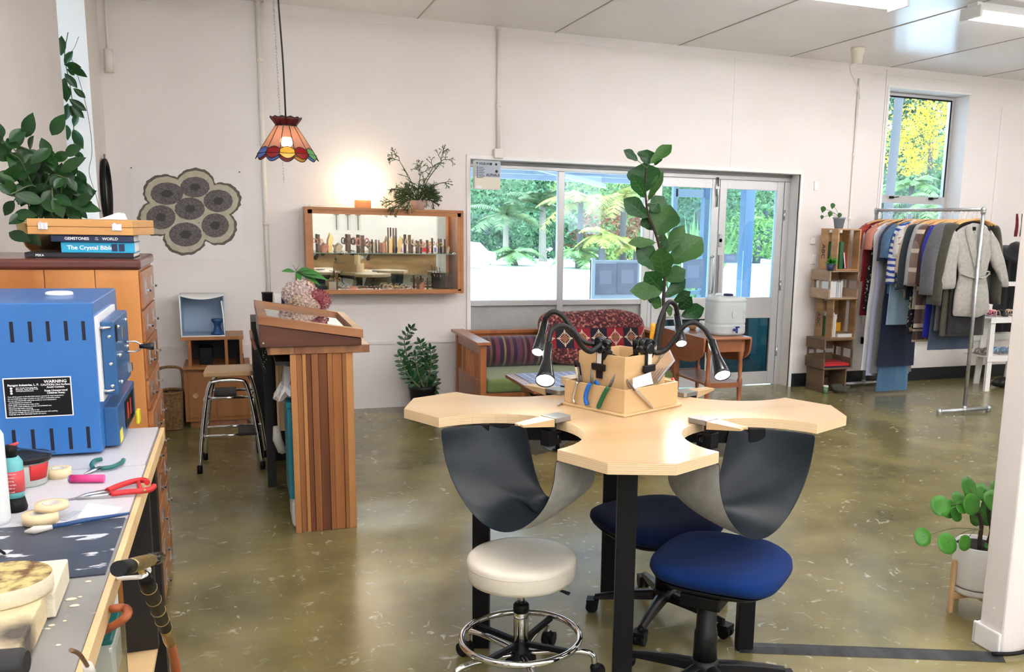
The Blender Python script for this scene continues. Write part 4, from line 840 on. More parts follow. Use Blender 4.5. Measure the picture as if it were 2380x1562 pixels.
# embroidery hoop on the wall between recess and corner
t = thing('hoop', 'dark oval hoop with a screw on top hanging near the left corner', 'hoop', (-.85, 7.4, 1.58)); cy, cz, R_ = 7.40, 1.745, .185
g = G(t); g.tube([(-.838, cy+R_*math.cos(a*PI/18), cz+R_*1.15*math.sin(a*PI/18)) for a in range(36)], .016, 8, closed=True); g.build('ring', 'black', t)
mm('dark_mirror', (.14, .16, .15), rough=.12, metal=.6); g = G(t); g.lathe([(0, 0), (R_, 0), (R_, .012), (0, .012)], (-.852, cy, cz), 32, sy=1.0, sx=1.15, R=Matrix.Rotation(PI/2, 3, 'Y')); g.build('backing', 'dark_mirror', t)
g = G(t); zt = cz+R_*1.15+.02; g.box(-.845, -.832, cy-.008, cy+.008, zt-.01, zt+.02); g.cyl((-.838, cy-.03, zt+.02), (-.838, cy+.03, zt+.02), .004, n=8); g.build('screw', 'steelgrey', t)
# poster with seven sliced seed heads
a = AY(303, 388, YB-.004); b = AY(568, 600, YB-.004); mm('poster_paper', (.80, .77, .76), rough=.75)
t = thing('poster', 'white poster of seven round grey stone slices pinned to the back wall', 'poster', (a.x, YB-.004, b.z)); g = G(t); g.box(a.x, b.x, YB-.004, YB-.001, b.z, a.z); g.build('paper_sheet', 'poster_paper', t)
mm('slice_rim', (.42, .39, .29), rough=.8, col2=(.49, .46, .36), nscale=20); mm('slice_core', (.085, .075, .075), rough=.8, col2=(.17, .155, .15), nscale=90); mm('slice_edge', (.13, .11, .09), rough=.8); mm('slice_mid', (.06, .055, .052), rough=.8)
S = [(388, 450, 38, 26), (453, 435, 34, 24), (507, 467, 34, 26), (441, 485, 35, 26), (374, 505, 34, 28), (500, 524, 32, 28), (431, 545, 38, 28)]
r = random.Random(2)
def blob(cx, cy, rx, ry, y, wob, n=40, ph=0): return [AY(cx+rx*math.cos(2*PI*k/n)*(1+wob*math.sin(k*2.7+ph)+wob*r.uniform(-1, 1)), cy+ry*math.sin(2*PI*k/n)*(1+wob*math.sin(k*1.9+ph)), y) for k in range(n)]
g1 = G(t); g2 = G(t); g3 = G(t); g4 = G(t)
for i, (cx, cy, rx, ry) in enumerate(S):
    o1 = 0 if i == 3 else 1; dx = (cx-443)*.10*o1; dy = (cy-490)*.10*o1
    g1.extr(blob(cx+dx*1.2, cy+dy*1.2, rx+12, ry+14, YB-.0042-.00008*i, .035, ph=i), (0, -.0008, 0)); g2.extr(blob(cx+dx*.6, cy+dy*.6, rx+9, ry+11, YB-.0052-.00008*i, .02, ph=i), (0, -.0008, 0))
    g3.extr(blob(cx, cy, rx, ry, YB-.0066, .015), (0, -.0005, 0))
    g4.extr(blob(cx, cy, rx*.35, ry*.35, YB-.0072, .12, 20), (0, -.0004, 0))
for gg, nm, m_ in ((g1, 'slice_edges', 'slice_edge'), (g2, 'slice_rims', 'slice_rim'), (g3, 'slice_cores', 'slice_core'), (g4, 'slice_centres', 'slice_mid')): o = gg.build(nm, m_, t); o['kind'] = 'stuff'
for x in (a.x+.005, b.x-.008): g = G(t); g.ball((x, YB-.006, a.z-.006), .005, n=8, m=5); g.build('pin', 'black', t)

# small oak cabinet with light tent ----------------------------------
t = thing('side_cabinet', 'small worn oak cabinet with open shelf under the photo tent', 'cabinet', (-.18, 7.45, 0)); X0, X1, Y0 = -.405, .055, 7.30
g = G(t); g.box(X0, X1+.01, Y0-.02, YB-.01, .452, .470); g.build('mid_board', 'oakcab', t, bevel=.003)
g = G(t); g.box(X0, X1, Y0+.02, YB-.01, .05, .452); g.build('cupboard', 'oakcab', t, bevel=.003)
g = G(t); g.box(X0+.03, -.19, Y0+.012, Y0+.02, .08, .43); d = g.build('door', 'oakcab', t, bevel=.002); g = G(d); g.lathe([(.014, 0), (.020, 0), (.020, .006), (.014, .008), (.012, .002), (0, .002)], (-.33, Y0+.012, .25), 18, R=Matrix.Rotation(PI/2, 3, 'X')); g.build('door_pull', 'stoolwood', d)
g = G(t); g.box(-.185, X1-.02, Y0+.012, Y0+.02, .08, .43); g.build('door', 'oakcab', t, bevel=.002)
g = G(t); g.box(X0+.03, X1-.03, Y0+.05, YB-.03, 0, .05); g.build('plinth', 'rimu_drawer', t)
g = G(t); g.box(X0-.01, X1-.03, Y0+.05, YB-.01, .665, .690); g.build('cabinet_top', 'oakcab', t, bevel=.002)
for x in (X0+.05, -.10, X1-.05):
    g = G(t); g.box(x-.011, x+.011, Y0+.05, YB-.02, .470, .665); g.build('divider', 'oakcab' if x > -.3 else 'rimu_drawer', t)
g = G(t); g.box(X0+.06, X1-.06, YB-.02, YB-.012, .47, .665); g.build('back_panel', 'shelfblack', t)
for x0, x1, z1, lab in ((-.29, -.20, .60, 'black box standing in the left bay of the small oak cabinet'), (-.03, .02, .53, 'black box lying in the right bay of the small oak cabinet')):
    g = G(((x0+x1)/2, 7.45, .4705)); g.box(x0, x1, 7.40, 7.55, .4705, z1); o = g.build('black_box', 'black', bevel=.003); tag(o, lab, 'box')
t = thing('photo_tent', 'pale blue open photo light tent on the small oak cabinet', 'light tent', (-.25, 7.5, .69)); tx0, tx1, ty0, ty1, tz0, tz1 = -.405, -.105, 7.37, 7.66, .6905, 1.005
mm('tent_blue', (.33, .45, .60), rough=.6); mm('tent_in', (.36, .47, .60), rough=.6)
g = G(t); g.box(tx0, tx1, ty1-.006, ty1, tz0, tz1-.02); g.box(tx0, tx0+.006, ty0, ty1, tz0, tz1-.02); g.box(tx1-.006, tx1, ty0+.05, ty1, tz0, tz1-.03); g.box(tx0, tx1, ty0, ty1, tz0, tz0+.006); g.build('tent_shell', 'tent_in', t)
g = G(t)
def fl(u, v): x = tx0-.006+(tx1-tx0+.012)*u; return (x, ty0-.01+v*(ty1-ty0+.01), tz1-.005-.028*math.sin(PI*u)*(1-v)-.004*v)
g.grid(fl, 12, 4); g.build('top_flap', 'white', t, solid=.004)
g = G(t); g.tube([(tx0, ty0, tz1-.01), (tx0, ty0, tz0+.003), (tx1, ty0, tz0+.003), (tx1-.005, ty0+.02, tz0+.16), (tx1-.015, ty0+.04, tz1-.05)], .006, 6); g.build('white_edge', 'white', t)
t = thing('display_bust', 'small dark blue plinth standing inside the photo tent', 'stand', (-.155, 7.42, .697)); mm('bust_blue', (.02, .07, .20), rough=.4)
g = G(t); g.lathe([(0, 0), (.048, 0), (.048, .014), (.030, .030), (.022, .06), (.026, .085), (.040, .10), (.042, .122), (0, .122)], (-.155, 7.42, .697), 4); g.build('plinth_body', 'bust_blue', t)
# wicker basket & black bag
t = thing('wicker_basket', 'brown wicker basket with tall handle on the floor by the chest', 'basket', (-.50, 7.35, 0)); 
def bask(u, v): a = 2*PI*u; w = .075+.012*v; q = 1+.025*math.sin(v*70)*math.cos(a*18); return (-.50+w*q*math.copysign(abs(math.cos(a))**.6, math.cos(a)), 7.38+.11*q*math.copysign(abs(math.sin(a))**.6, math.sin(a)), .005+.27*v)
g = G(t); g.grid(bask, 72, 44, closeu=True); g.lathe([(0, .01), (.07, .01)], (-.5, 7.38, 0), 16); g.build('basket_body', 'wicker', t)
g = G(t); g.tube([(-.50+.087*math.cos(a*PI/10), 7.38+.11*math.sin(a*PI/10), .278) for a in range(20)], .012, 8, closed=True); g.build('rim', 'wicker', t)
g = G(t); g.tube(bez([(-.585, 7.38, .27), (-.585, 7.38, .40), (-.56, 7.38, .46), (-.44, 7.38, .46), (-.415, 7.38, .40), (-.415, 7.38, .27)], 6), .011, 8); g.build('handle', 'wicker', t)
g = G((-.43, 7.6, 0)); g.extr([(-.455, 7.55, 0), (-.412, 7.55, 0), (-.412, 7.55, .34), (-.425, 7.55, .36)], (0, .12, 0)); o = g.build('black_bag', 'black', bevel=.006); tag(o, 'black folded bag between the basket and the small oak cabinet', 'bag')

# step stool ----------------------------------------------------------
L_ = dict(FL=(-.268, 5.99), FR=(.102, 5.985), BL=(-.245, 6.33), BR=(.132, 6.29)); ZS = .615
t = thing('step_stool', 'chrome tube step stool with pale wooden seat and fold-out steps', 'stool', (-.07, 6.15, 0)); g = G(t)
sx0, sx1, sy0, sy1 = -.218, .062, 5.93, 6.20
g.prism([(sx0, sy0), (sx1-.01, sy0), (sx1+.008, sy0+.02), (sx1+.008, sy1), (sx0+.012, sy1)], ZS, ZS+.036); g.build('seat', 'stoolwood', t, bevel=.008, seg=3)
for n1, n2, yy in (('FL', 'FR', 5.975), ('BL', 'BR', 6.20)):
    a, b = L_[n1], L_[n2]; zt = ZS-.03
    g = G(t); g.tube(bez([(a[0], a[1], .03), (a[0]+.035, (a[1]*.5+yy*.5), .33), (a[0]+.075, yy, zt-.04), (a[0]+.12, yy, zt), (b[0]-.12, yy, zt), (b[0]-.075, yy, zt-.04), (b[0]-.035, (b[1]+yy)/2, .33), (b[0], b[1], .03)], 7), .0125, 12); g.build('leg_frame', 'chrome', t)
    for q in (a, b): g = G(t); g.cyl((q[0], q[1], 0), (q[0], q[1], .05), .016, n=12); g.build('rubber_foot', 'black', t)
for z in (.475, .235):
    q = z/.6; g = G(t); w = .06*q
    for yy, a, b in ((5.985, L_['FL'], L_['FR']), (6.25, L_['BL'], L_['BR'])): g.cyl((a[0]+w, yy, z), (b[0]-w, yy, z), .009, n=10)
    for s_, a in ((1, L_['FL']), (-1, L_['FR'])): g.cyl((a[0]+w*s_, 5.985, z-.02), (a[0]+w*s_, 6.26, z-.02), .009, n=10)
    g.build('cross_bars', 'chrome', t)
g = G(t); g.box(-.165, -.035, 5.99, 6.24, .480, .498); g.build('step', 'shelfblack', t, bevel=.003); g = G(t); g.box(-.035, .10, 5.97, 6.20, .228, .246); g.build('step', 'shelfblack', t, bevel=.003)

# reception counter ----------------------------------------------------
ct = thing('shop_counter', 'reception counter with an end panel of mixed timber strips', 'counter', (.38, 5.3, 0)); PY0 = 4.675
g = G(ct); g.box(.228, .529, PY0+.004, PY0+.03, 0, .925); g.build('end_panel', 'st_dark', ct)
fr_ = (0, .10, .19, .25, .33, .44, .58, .66, .82, .88, 1.0)
for k, (m_, d) in enumerate((('st_light', .008), ('st_mid', .001), ('st_light', .006), ('st_dark', .002), ('st_mid', .009), ('st_dark', .004), ('st_mid', .010), ('st_orange', .003), ('st_mid', .009), ('st_light', .004))):
    g = G(ct); g.box(.226+.305*fr_[k], .226+.305*fr_[k+1]-.0008, PY0-d, PY0+.0035, .0, .925); g.build('timber_strip', m_, ct, bevel=.002)
g = G(ct); g.box(.122, .613, 4.66, 6.25, .926, .967); g.build('counter_top', 'desktop', ct, bevel=.004)
g = G(ct); g.box(.49, .515, PY0+.03, 6.2, 0, .925); g.build('back_board', 'walnut', ct)
g = G(ct); g.box(.14, .5, 6.17, 6.2, 0, .925); g.build('far_panel', 'shelfblack', ct)
g = G(ct); g.box(.16, .49, 4.71, 6.17, .865, .885); g.build('drawer_board', 'shelfblack', ct)
g = G(ct); g.box(.24, .49, 4.71, 6.17, .30, .32); g.build('shelf', 'walnut', ct)
g = G(ct); g.box(.12, .17, 5.55, 5.60, 0, .925); g.build('leg', 'shelfblack', ct)
g = G(ct); g.box(.075, .20, 6.42, 6.9, 0, .90); g.build('dark_side_panel', 'shelfblack', ct)
dc = thing('display_box', 'sloping glazed wooden display box lying on the counter', 'display box', (.33, 5.05, .967))
X0, X1, Y0, Y1 = .083, .578, 4.62, 5.50; ZL, ZR = 1.083, 1.005     # underside of the lid
g = G(dc); g.extr([(X0+.006, Y0+.012, .968), (X1-.008, Y0+.012, .968), (X1-.008, Y0+.012, ZR-.004), (X0+.006, Y0+.012, ZL)], (0, .02, 0)); g.extr([(X0+.006, Y1-.03, .968), (X1-.008, Y1-.03, .968), (X1-.008, Y1-.03, ZR-.004), (X0+.006, Y1-.03, ZL)], (0, .02, 0))
g.box(X0+.006, X0+.026, Y0+.03, Y1-.03, .968, ZL-.002); g.box(X1-.028, X1-.008, Y0+.03, Y1-.03, .968, ZR-.002); g.build('case_sides', 'walnut', dc, bevel=.002)
g = G(dc); g.box(X0+.026, X1-.028, Y0+.03, Y1-.03, .969, .974); mm('linen', (.62, .60, .55), rough=.9); g.build('lining', 'linen', dc)
def LZ(x, up): return ZL+(ZR-ZL)*(x-X0)/(X1-X0)+up
g = G(dc); H1 = .043; B_ = .045
def lidbar(g, x0, x1, y0, y1):
    q = [g.v((x, y, LZ(x, h))) for h in (0, H1) for x, y in ((x0, y0), (x1, y0), (x1, y1), (x0, y1))]
    for f in ((3, 2, 1, 0), (4, 5, 6, 7), (0, 1, 5, 4), (1, 2, 6, 5), (2, 3, 7, 6), (3, 0, 4, 7)): g.face([q[i] for i in f])
lidbar(g, X0, X1, Y0, Y0+B_); lidbar(g, X0, X1, Y1-B_, Y1); lidbar(g, X0, X0+B_, Y0+B_, Y1-B_); lidbar(g, X1-B_, X1, Y0+B_, Y1-B_); g.build('lid_frame', 'deskwood', dc, bevel=.002)
g = G(dc); q = [g.v((x, y, LZ(x, H1*.55))) for x, y in ((X0+B_, Y0+B_), (X1-B_, Y0+B_), (X1-B_, Y1-B_), (X0+B_, Y1-B_))]; g.face(q); mm('case_glass', (.52, .56, .55), rough=.02, metal=.9); g.build('lid_glass', 'case_glass', dc)
g = G(dc); g.cyl((.105, Y0+.012, .99), (.105, Y0+.008, .99), .005, n=10); g.build('screw', 'steel', dc)
# tilted till flap hanging beside the box
t = thing('card_stand', 'black tilted flap with wooden edge leaning at the counter side', 'stand', (.08, 5.2, .80)); g = G(t); g.beam((.065, 5.3, .93), (.13, 5.3, .79), .42, .016, up=(0, 1, 0)); 
g = G(t); g.extr([(.072, 5.05, .960), (.058, 5.05, .952), (.112, 5.05, .760), (.126, 5.05, .768)], (0, .35, 0)); g.build('flap', 'blackplastic', t); g = G(t); g.extr([(.064, 5.04, .968), (.050, 5.04, .960), (.068, 5.04, .90), (.082, 5.04, .905)], (0, .37, 0)); g.build('wooden_edge', 'deskwood', t)
g = G(t)
for k in range(9): g.ball((.118+r.uniform(-.01, .012), 5.045, .80+k*.012), .004, n=6, m=4)
o = g.build('trinkets', 'steel', t); o['kind'] = 'stuff'
# things inside the counter
t = thing('teal_folder', 'large teal archive box standing in the counter', 'archive box', (.30, 4.9, .24)); g = G(t); g.extr([(.205, 4.73, .165), (.305, 4.73, .165), (.305, 4.73, .665), (.205, 4.73, .665)], (0, .30, 0)); g.build('box_body', 'teal', t, bevel=.004); g = G(t); g.box(.200, .31, 4.725, 5.035, .64, .672); g.build('box_lid', 'teal', t, bevel=.004)
g = G((.26, 4.8, 0)); g.box(.215, .31, 4.74, 5.0, .004, .16); o = g.build('white_carton', 'white', bevel=.02); tag(o, 'white plastic tub on the floor under the teal box', 'tub')
def sheet(name, pts, m, lab, cat, solid=.0012):
    c = sum((Vector(p) for p in pts), Vector())/len(pts); g = G(c); g.face([g.v(p) for p in pts]); o = g.build(name, m, solid=solid); return tag(o, lab, cat)
g = G((.22, 4.8, .68)); r = random.Random(4)
def crump(u, v): return (.165+.14*u+.02*math.sin(v*9), 4.72+.28*v, .675+.045*math.sin(u*7+v*5)**2+.05*u*(1-v)+.03*math.sin(v*11))
g.grid(crump, 9, 9, sm=False); o = g.build('crumpled_paper', 'paper', solid=.001); tag(o, 'crumpled white paper spilling over the teal box', 'paper')
g = G((.24, 4.9, .75)); g.box(.205, .235, 4.9, 5.1, .674, .83, R=Matrix.Rotation(.12, 3, 'Y')); o = g.build('paper_wad', 'paper'); tag(o, 'upright white paper bundle behind the crumpled sheet', 'paper')
g = G((.27, 4.8, .82)); g.box(.24, .31, 4.76, 4.9, .775, .845); o = g.build('black_camera_box', 'blackplastic', bevel=.006); tag(o, 'black box on top of the papers in the counter', 'box')
g = G((.19, 5.2, .4)); g.box(.175, .225, 5.2, 5.22, .42, .875); g.box(.18, .19, 5.19, 5.20, .42, .86); o = g.build('picture_frame', 'pine', bevel=.003); tag(o, 'pale wooden frame standing on edge in the counter', 'frame')
g = G((.17, 5.15, .35)); g.tube([(.165, 5.1, .47), (.167, 5.1, .40), (.19, 5.1, .33)], [.018, .026, .024], 10); g.tube([(.19, 5.1, .335), (.197, 5.1, .318)], [.022, .012], 10); o = g.build('paper_roll', 'crate_pale'); o.data.materials[0] = M['linen']; tag(o, 'rolled cream paper sticking out of the counter', 'paper roll')
# hydrangeas, leaves, cup, white box on counter
t = thing('hydrangea_bunch', 'dried cream and dark pink hydrangea heads in a vase on the counter', 'flowers', (.35, 5.75, .967)); mm('vase_dark', (.03, .03, .035), rough=.2)
g = G(t); g.lathe([(0, 0), (.035, 0), (.045, .03), (.03, .07), (.022, .08), (0, .08)], (.34, 5.75, .9675), 20); g.build('vase', 'vase_dark', t)
mm('hyd_cream', (.62, .48, .32), rough=.8, col2=(.66, .50, .44), nscale=9); mm('hyd_mauve', (.62, .46, .46), rough=.8, col2=(.66, .54, .46), nscale=9); mm('hyd_red', (.24, .035, .07), rough=.8, col2=(.42, .13, .13), nscale=12)
def head(px, py, Y, R, m_, seed):
    r = random.Random(seed); c = AY(px, py, Y); g = G(t)
    for i in range(150):
        z = 1-2*(i+.5)/150; a = i*2.39996; s_ = math.sqrt(1-z*z); d = Vector((s_*math.cos(a), s_*math.sin(a), z)); p = c+Vector((d.x*R*1.1, d.y*R, d.z*R*.92))*r.uniform(.9, 1.05)
        x = d.cross(Vector((0, 0, 1))).normalized() if abs(d.z) < .95 else Vector((1, 0, 0)); y = d.cross(x); w = R*.17
        for k in range(4):
            an = k*PI/2+r.uniform(0, .8); u = x*math.cos(an)+y*math.sin(an); v_ = d.cross(u)
            g.face([g.v(p), g.v(p+u*w*.55+v_*w*.42+d*w*.5), g.v(p+u*w*1.25+d*w*.75), g.v(p+u*w*.55-v_*w*.42+d*w*.1)], False)
    g.ball(c, R*.78, n=14, m=8); return g.build('flower_head', m_, t)
head(697, 685, 5.72, .088, 'hyd_mauve', 1); head(706, 704, 5.66, .070, 'hyd_cream', 2); head(738, 698, 5.68, .066, 'hyd_red', 3); head(722, 712, 5.62, .045, 'hyd_cream', 4)
g = G(t); g.tube([(.34, 5.75, 1.03), AY(698, 690, 5.72)], .004, 6); g.tube([(.34, 5.75, 1.03), AY(738, 700, 5.68)], .004, 6); g.build('stems', 'stem', t)
t = thing('leafy_sprig', 'green leafy sprig rising behind the dried hydrangeas', 'plant', AY(690, 700, 5.95)); s0 = AY(690, 706, 5.9); s1 = AY(688, 632, 5.9); g = G(t); g.tube([s0, s1], .0035, 6); g.build('stem', 'stem', t)
g = G(t)
for (x, y, w) in ((655, 628, .045), (680, 612, .03), (697, 613, .03), (722, 622, .045), (762, 645, .085), (740, 632, .07), (700, 652, .04), (748, 660, .05)): g.leaf(s1+Vector((.0, 0, 0)), AY(x, y, 5.86), w, (.1, -.6, 1), fold=.1, droop=.22, shape=(0, .4, .9, 1, .8, .4, 0))
g.build('leaves', 'leaf_monst', t)
c = AY(622, 707, 6.1); t = thing('black_cup', 'black cylindrical cup standing at the back of the counter', 'cup', (c.x, 6.1, .9675)); zt = AY(622, 679, 6.1).z; g = G(t); g.lathe([(0, 0), (.030, 0), (.033, zt-.9675-.01), (.036, zt-.9675-.006), (.036, zt-.9675), (0, zt-.9675)], (c.x, 6.1, .9675), 22); g.build('cup_body', 'blackplastic', t)
c = AY(645, 707, 6.05); g = G((c.x, 6.05, .9675)); g.box(c.x-.022, c.x+.03, 6.0, 6.1, .9675, AY(645, 683, 6.05).z); o = g.build('white_box', 'white', bevel=.003); tag(o, 'small white box beside the black cup on the counter', 'box')
c = AY(657, 700, 6.02); g = G((c.x, 5.95, .9675)); g.box(c.x-.012, c.x+.02, 5.9, 5.95, .9675, AY(657, 690, 5.95).z); o = g.build('dark_jar', 'bk_navy', bevel=.004); tag(o, 'dark blue jar between the white box and the hydrangeas', 'jar')

# pendant lamp -----------------------------------------------------------
PL = Vector((.238, 4.5, 0)); t = thing('pendant_lamp', 'stained glass pendant lamp hanging in front of the back wall', 'pendant lamp', (PL.x, 4.5, 1.85))
for nm, c in (('tg_pink', (.36, .20, .16)), ('tg_red', (.22, .008, .012)), ('tg_blue', (.05, .14, .50)), ('tg_green', (.10, .36, .14)), ('tg_yellow', (.75, .48, .06)), ('tg_amber', (.55, .28, .03)), ('tg_crown', (.13, .012, .015))): M[nm] = translucent(nm, c, .55, .25, .25 if nm == 'tg_pink' else .12)
N = 12; prof = [(.047, 2.005), (.118, 1.895), (.130, 1.874)]
def ring(a, r, z): return Vector((PL.x+r*math.cos(a), PL.y+r*math.sin(a), z))
cols = ['tg_red', 'tg_yellow', 'tg_red', 'tg_green', 'tg_blue', 'tg_amber', 'tg_red', 'tg_blue', 'tg_red', 'tg_yellow', 'tg_red', 'tg_green']
lead = G(t); pan = G(t)
front = -PI/2+YAW*-.1
for k in range(N):
    a0 = front-PI/N+2*PI*k/N; a1 = a0+2*PI/N; pan.face([pan.v(ring(a0, prof[0][0], prof[0][1])), pan.v(ring(a1, prof[0][0], prof[0][1])), pan.v(ring(a1, prof[1][0], prof[1][1])), pan.v(ring(a0, prof[1][0], prof[1][1]))])
    lead.tube([ring(a0, *prof[0]), ring(a0, *prof[1]), ring(a0, .1315, 1.872)], .0016, 5)
    cm = {0: 'tg_yellow', 1: 'tg_red', 11: 'tg_red', 2: 'tg_green', 10: 'tg_blue'}.get(k, cols[k])
    g = G(t); n = 8; up = [ring(a0+(a1-a0)*i/n, .118-.0115*math.sin(PI*i/n), 1.895+.012*math.sin(PI*i/n)) for i in range(n+1)]; md = [ring(a0+(a1-a0)*i/n, .126+.004*math.sin(PI*i/n), 1.879-.003*math.sin(PI*i/n)) for i in range(n+1)]; lo = [ring(a0+(a1-a0)*i/n, .130+.008*math.sin(PI*i/n), 1.872-.019*math.sin(PI*i/n)) for i in range(n+1)]
    for A_, B2 in ((up, md), (md, lo)):
        for i in range(n): g.face([g.v(A_[i]), g.v(A_[i+1]), g.v(B2[i+1]), g.v(B2[i])])
    g.build('coloured_panel', cm, t); lead.tube(up, .0016, 5); lead.tube(lo, .0018, 5); lead.tube(md, .0013, 4)
pan.build('pink_panels', 'tg_pink', t)
g = G(t)
for k in range(N):
    a0 = 2*PI*k/N; a1 = a0+2*PI/N; am = (a0+a1)/2
    g.face([g.v(ring(a0, .044, 2.006)), g.v(ring(a1, .044, 2.006)), g.v(ring(a1, .068, 2.038)), g.v(ring(am, .070, 2.044)), g.v(ring(a0, .068, 2.038))]); lead.tube([ring(a0, .044, 2.006), ring(a0, .068, 2.038)], .0014, 4); lead.tube([ring(a0, .068, 2.038), ring(am, .070, 2.044), ring(a1, .068, 2.038)], .0018, 4)
g.build('crown', 'tg_crown', t)
lead.tube([ring(2*PI*k/24, .046, 2.005) for k in range(24)], .003, 6, closed=True); lead.build('lead_strips', 'black', t)
M['bulb'] = mat('bulb', (1, .8, .5), emit=18, ecol=(1, .62, .30)); g = G(t); g.ball((PL.x, PL.y, 1.935), .027, n=16, m=10); g.build('bulb', 'bulb', t)
g = G(t); g.cyl((PL.x, PL.y, 1.955), (PL.x, PL.y, 2.03), .018, n=14); g.build('lamp_holder', 'black', t)
g = G(t); g.tube(bez([(PL.x, PL.y, 2.03), (PL.x-.004, PL.y, 2.3), (PL.x-.015, PL.y, 2.6), (PL.x-.02, PL.y, ZC)], 6), .0042, 6); g.build('cord', 'black', t)
# hanging chain behind the lamp
def chain(g, p0, p1, link=.022, w=.010, r_=.0018):
    p0 = Vector(p0); p1 = Vector(p1); L = (p1-p0).length; n = int(L/link)
    for i in range(n):
        c = p0+(p1-p0)*(i+.5)/n; s_ = Vector((1, 0, 0)) if i % 2 else Vector((0, 1, 0)); g.tube([c+Vector((0, 0, .6*link*math.sin(a*PI/4)))+s_*w/2*math.cos(a*PI/4) for a in range(8)], r_, 4, closed=True)
zt_ = AY(660, 425, 7.6); g = G((zt_.x, 7.6, zt_.z)); chain(g, (zt_.x, 7.6, zt_.z), (zt_.x-.03, 7.6, ZC)); o = g.build('hanging_chain', 'steel'); tag(o, 'thin silver chain hanging from the ceiling behind the stained glass lamp', 'chain')
# ================================================================ CENTRE: four-place jewellers' table
TC = Vector((1.365, 3.117, 0)); TT = -.3465; TZ = .9085; TK = .036
EX = Vector((math.cos(TT), math.sin(TT), 0)); EY = Vector((-EX.y, EX.x, 0))
def TL(x, y, z=0): return TC+EX*x+EY*y+Vector((0, 0, z))       # table frame to world
tb = thing('jewellery_table', 'large pale plywood cross-shaped table with four curved bays in the foreground', 'table', (TC.x, TC.y, 0))
A_, W_, B2_, V_ = .6752, .2516, .8258, .1017; out = []
def rot90(p, k):
    x, y = p
    for _ in range(k): x, y = -y, x
    return x, y
for k in range(4):            # arm k, then the bay after it (counter-clockwise)
    out += [rot90(p, k) for p in ((A_, -W_), (B2_, -V_), (B2_, V_), (A_, W_))]
    c0 = (.463, .463); R_ = math.hypot(A_-c0[0], W_-c0[1]); a0 = math.atan2(W_-c0[1], A_-c0[0]); a1 = a0-PI-2*(0-a0-PI/4)
    a1 = math.atan2(A_-c0[1], W_-c0[0])-2*PI
    out += [rot90((c0[0]+R_*math.cos(a0+(a1-a0)*i/22), c0[1]+R_*math.sin(a0+(a1-a0)*i/22)), k) for i in range(1, 22)]
g = G(tb); g.prism([TL(x, y)[:2] for x, y in out], TZ-TK, TZ, mi_side=1); g.build('table_top', ['ply', 'ply_edge'], tb, bevel=.0015)
LC = (-.03, -.15)
for k, (dx, dy) in enumerate(((-.505, 0), (.505, 0), (0, .51), (0, -.505))):
    p = TL(LC[0]+dx, LC[1]+dy); h = .031; g = G(tb); c = Vector((p.x, p.y, (TZ-TK)/2)); g.box(p.x-h, p.x+h, p.y-h, p.y+h, 0, TZ-TK, R=Matrix.Rotation(TT, 3, 'Z')); g.build('leg', 'black', tb, bevel=.003)
g = G(tb); g.beam(TL(LC[0]-.5, LC[1], TZ-TK-.03), TL(LC[0]+.5, LC[1], TZ-TK-.03), .05, .055); g.beam(TL(LC[0], LC[1]-.48, TZ-TK-.03), TL(LC[0], LC[1]+.48, TZ-TK-.03), .05, .054); g.build('frame', 'black', tb)

# bench pins, one in each bay
where = {(-1, -1): 'in the front left bay', (1, -1): 'in the front right bay', (-1, 1): 'in the back left bay near the glaring lamp', (1, 1): 'in the back right bay beside the tool box'}
for (sx, sy), wh in where.items():
    dg = (EX*sx+EY*sy)/math.sqrt(2); pn = Vector((-dg.y, dg.x, 0)); o = TC+dg*.36+Vector((0, 0, TZ))
    t = thing('bench_pin', 'wooden bench pin in steel clamp '+wh, 'bench pin', o, 0, 'bench pins clamped in the table bays')
    def P_(r, w, z): return TC+dg*r+pn*w+Vector((0, 0, TZ+z))
    g = G(t); g.extr([P_(.325, -.030, .001), P_(.335, -.038, .001), P_(.408, -.038, .001), P_(.408, .038, .001), P_(.335, .038, .001), P_(.325, .030, .001)], (0, 0, .018)); g.build('anvil_top', 'pin_metal', t, bevel=.0015)
    g = G(t); g.extr([P_(.395, -.030, -.028), P_(.418, -.030, -.028), P_(.418, .030, -.028), P_(.395, .030, -.028)], (0, 0, .028)); g.extr([P_(.385, -.022, -.085), P_(.425, -.022, -.085), P_(.425, .022, -.085), P_(.385, .022, -.085)], (0, 0, .058)); g.build('clamp_body', 'blackplastic', t, bevel=.003)
    g = G(t); g.tube([P_(.36, 0, -.046), P_(.36, 0, -.115)], .008, 10); g.tube([P_(.36, -.022, -.112), P_(.36, .022, -.112)], .005, 8); g.tube([P_(.36, 0, -.046), P_(.36, 0, -.040)], .014, 12); g.beam(P_(.352, 0, -.075), P_(.39, 0, -.075), .02, .016); g.build('clamp_screw', 'blackplastic', t)
    g = G(t); a = [P_(.409, -.034, -.012), P_(.545, -.022, .004), P_(.545, -.003, .006), P_(.50, 0, .0), P_(.545, .003, .006), P_(.545, .022, .004), P_(.409, .034, -.012)]
    top = [P_(.409, -.034, .016), P_(.545, -.022, .012), P_(.545, -.004, .012), P_(.49, 0, .0135), P_(.545, .004, .012), P_(.545, .022, .012), P_(.409, .034, .016)]
    A2 = [g.v(p) for p in a]; B3 = [g.v(p) for p in top]; n = len(A2); g.face([B3[0], B3[1], B3[2], B3[3]]); g.face([B3[0], B3[3], B3[6]]); g.face([B3[3], B3[4], B3[5], B3[6]])
    g.face([A2[0], A2[1], A2[2], A2[3]]); g.face([A2[0], A2[3], A2[6]]); g.face([A2[3], A2[4], A2[5], A2[6]])
    for i in range(n): g.face([A2[i], A2[(i+1) % n], B3[(i+1) % n], B3[i]])
    g.build('wooden_pin', 'hangerwood' if 0 else 'pine_h', t)

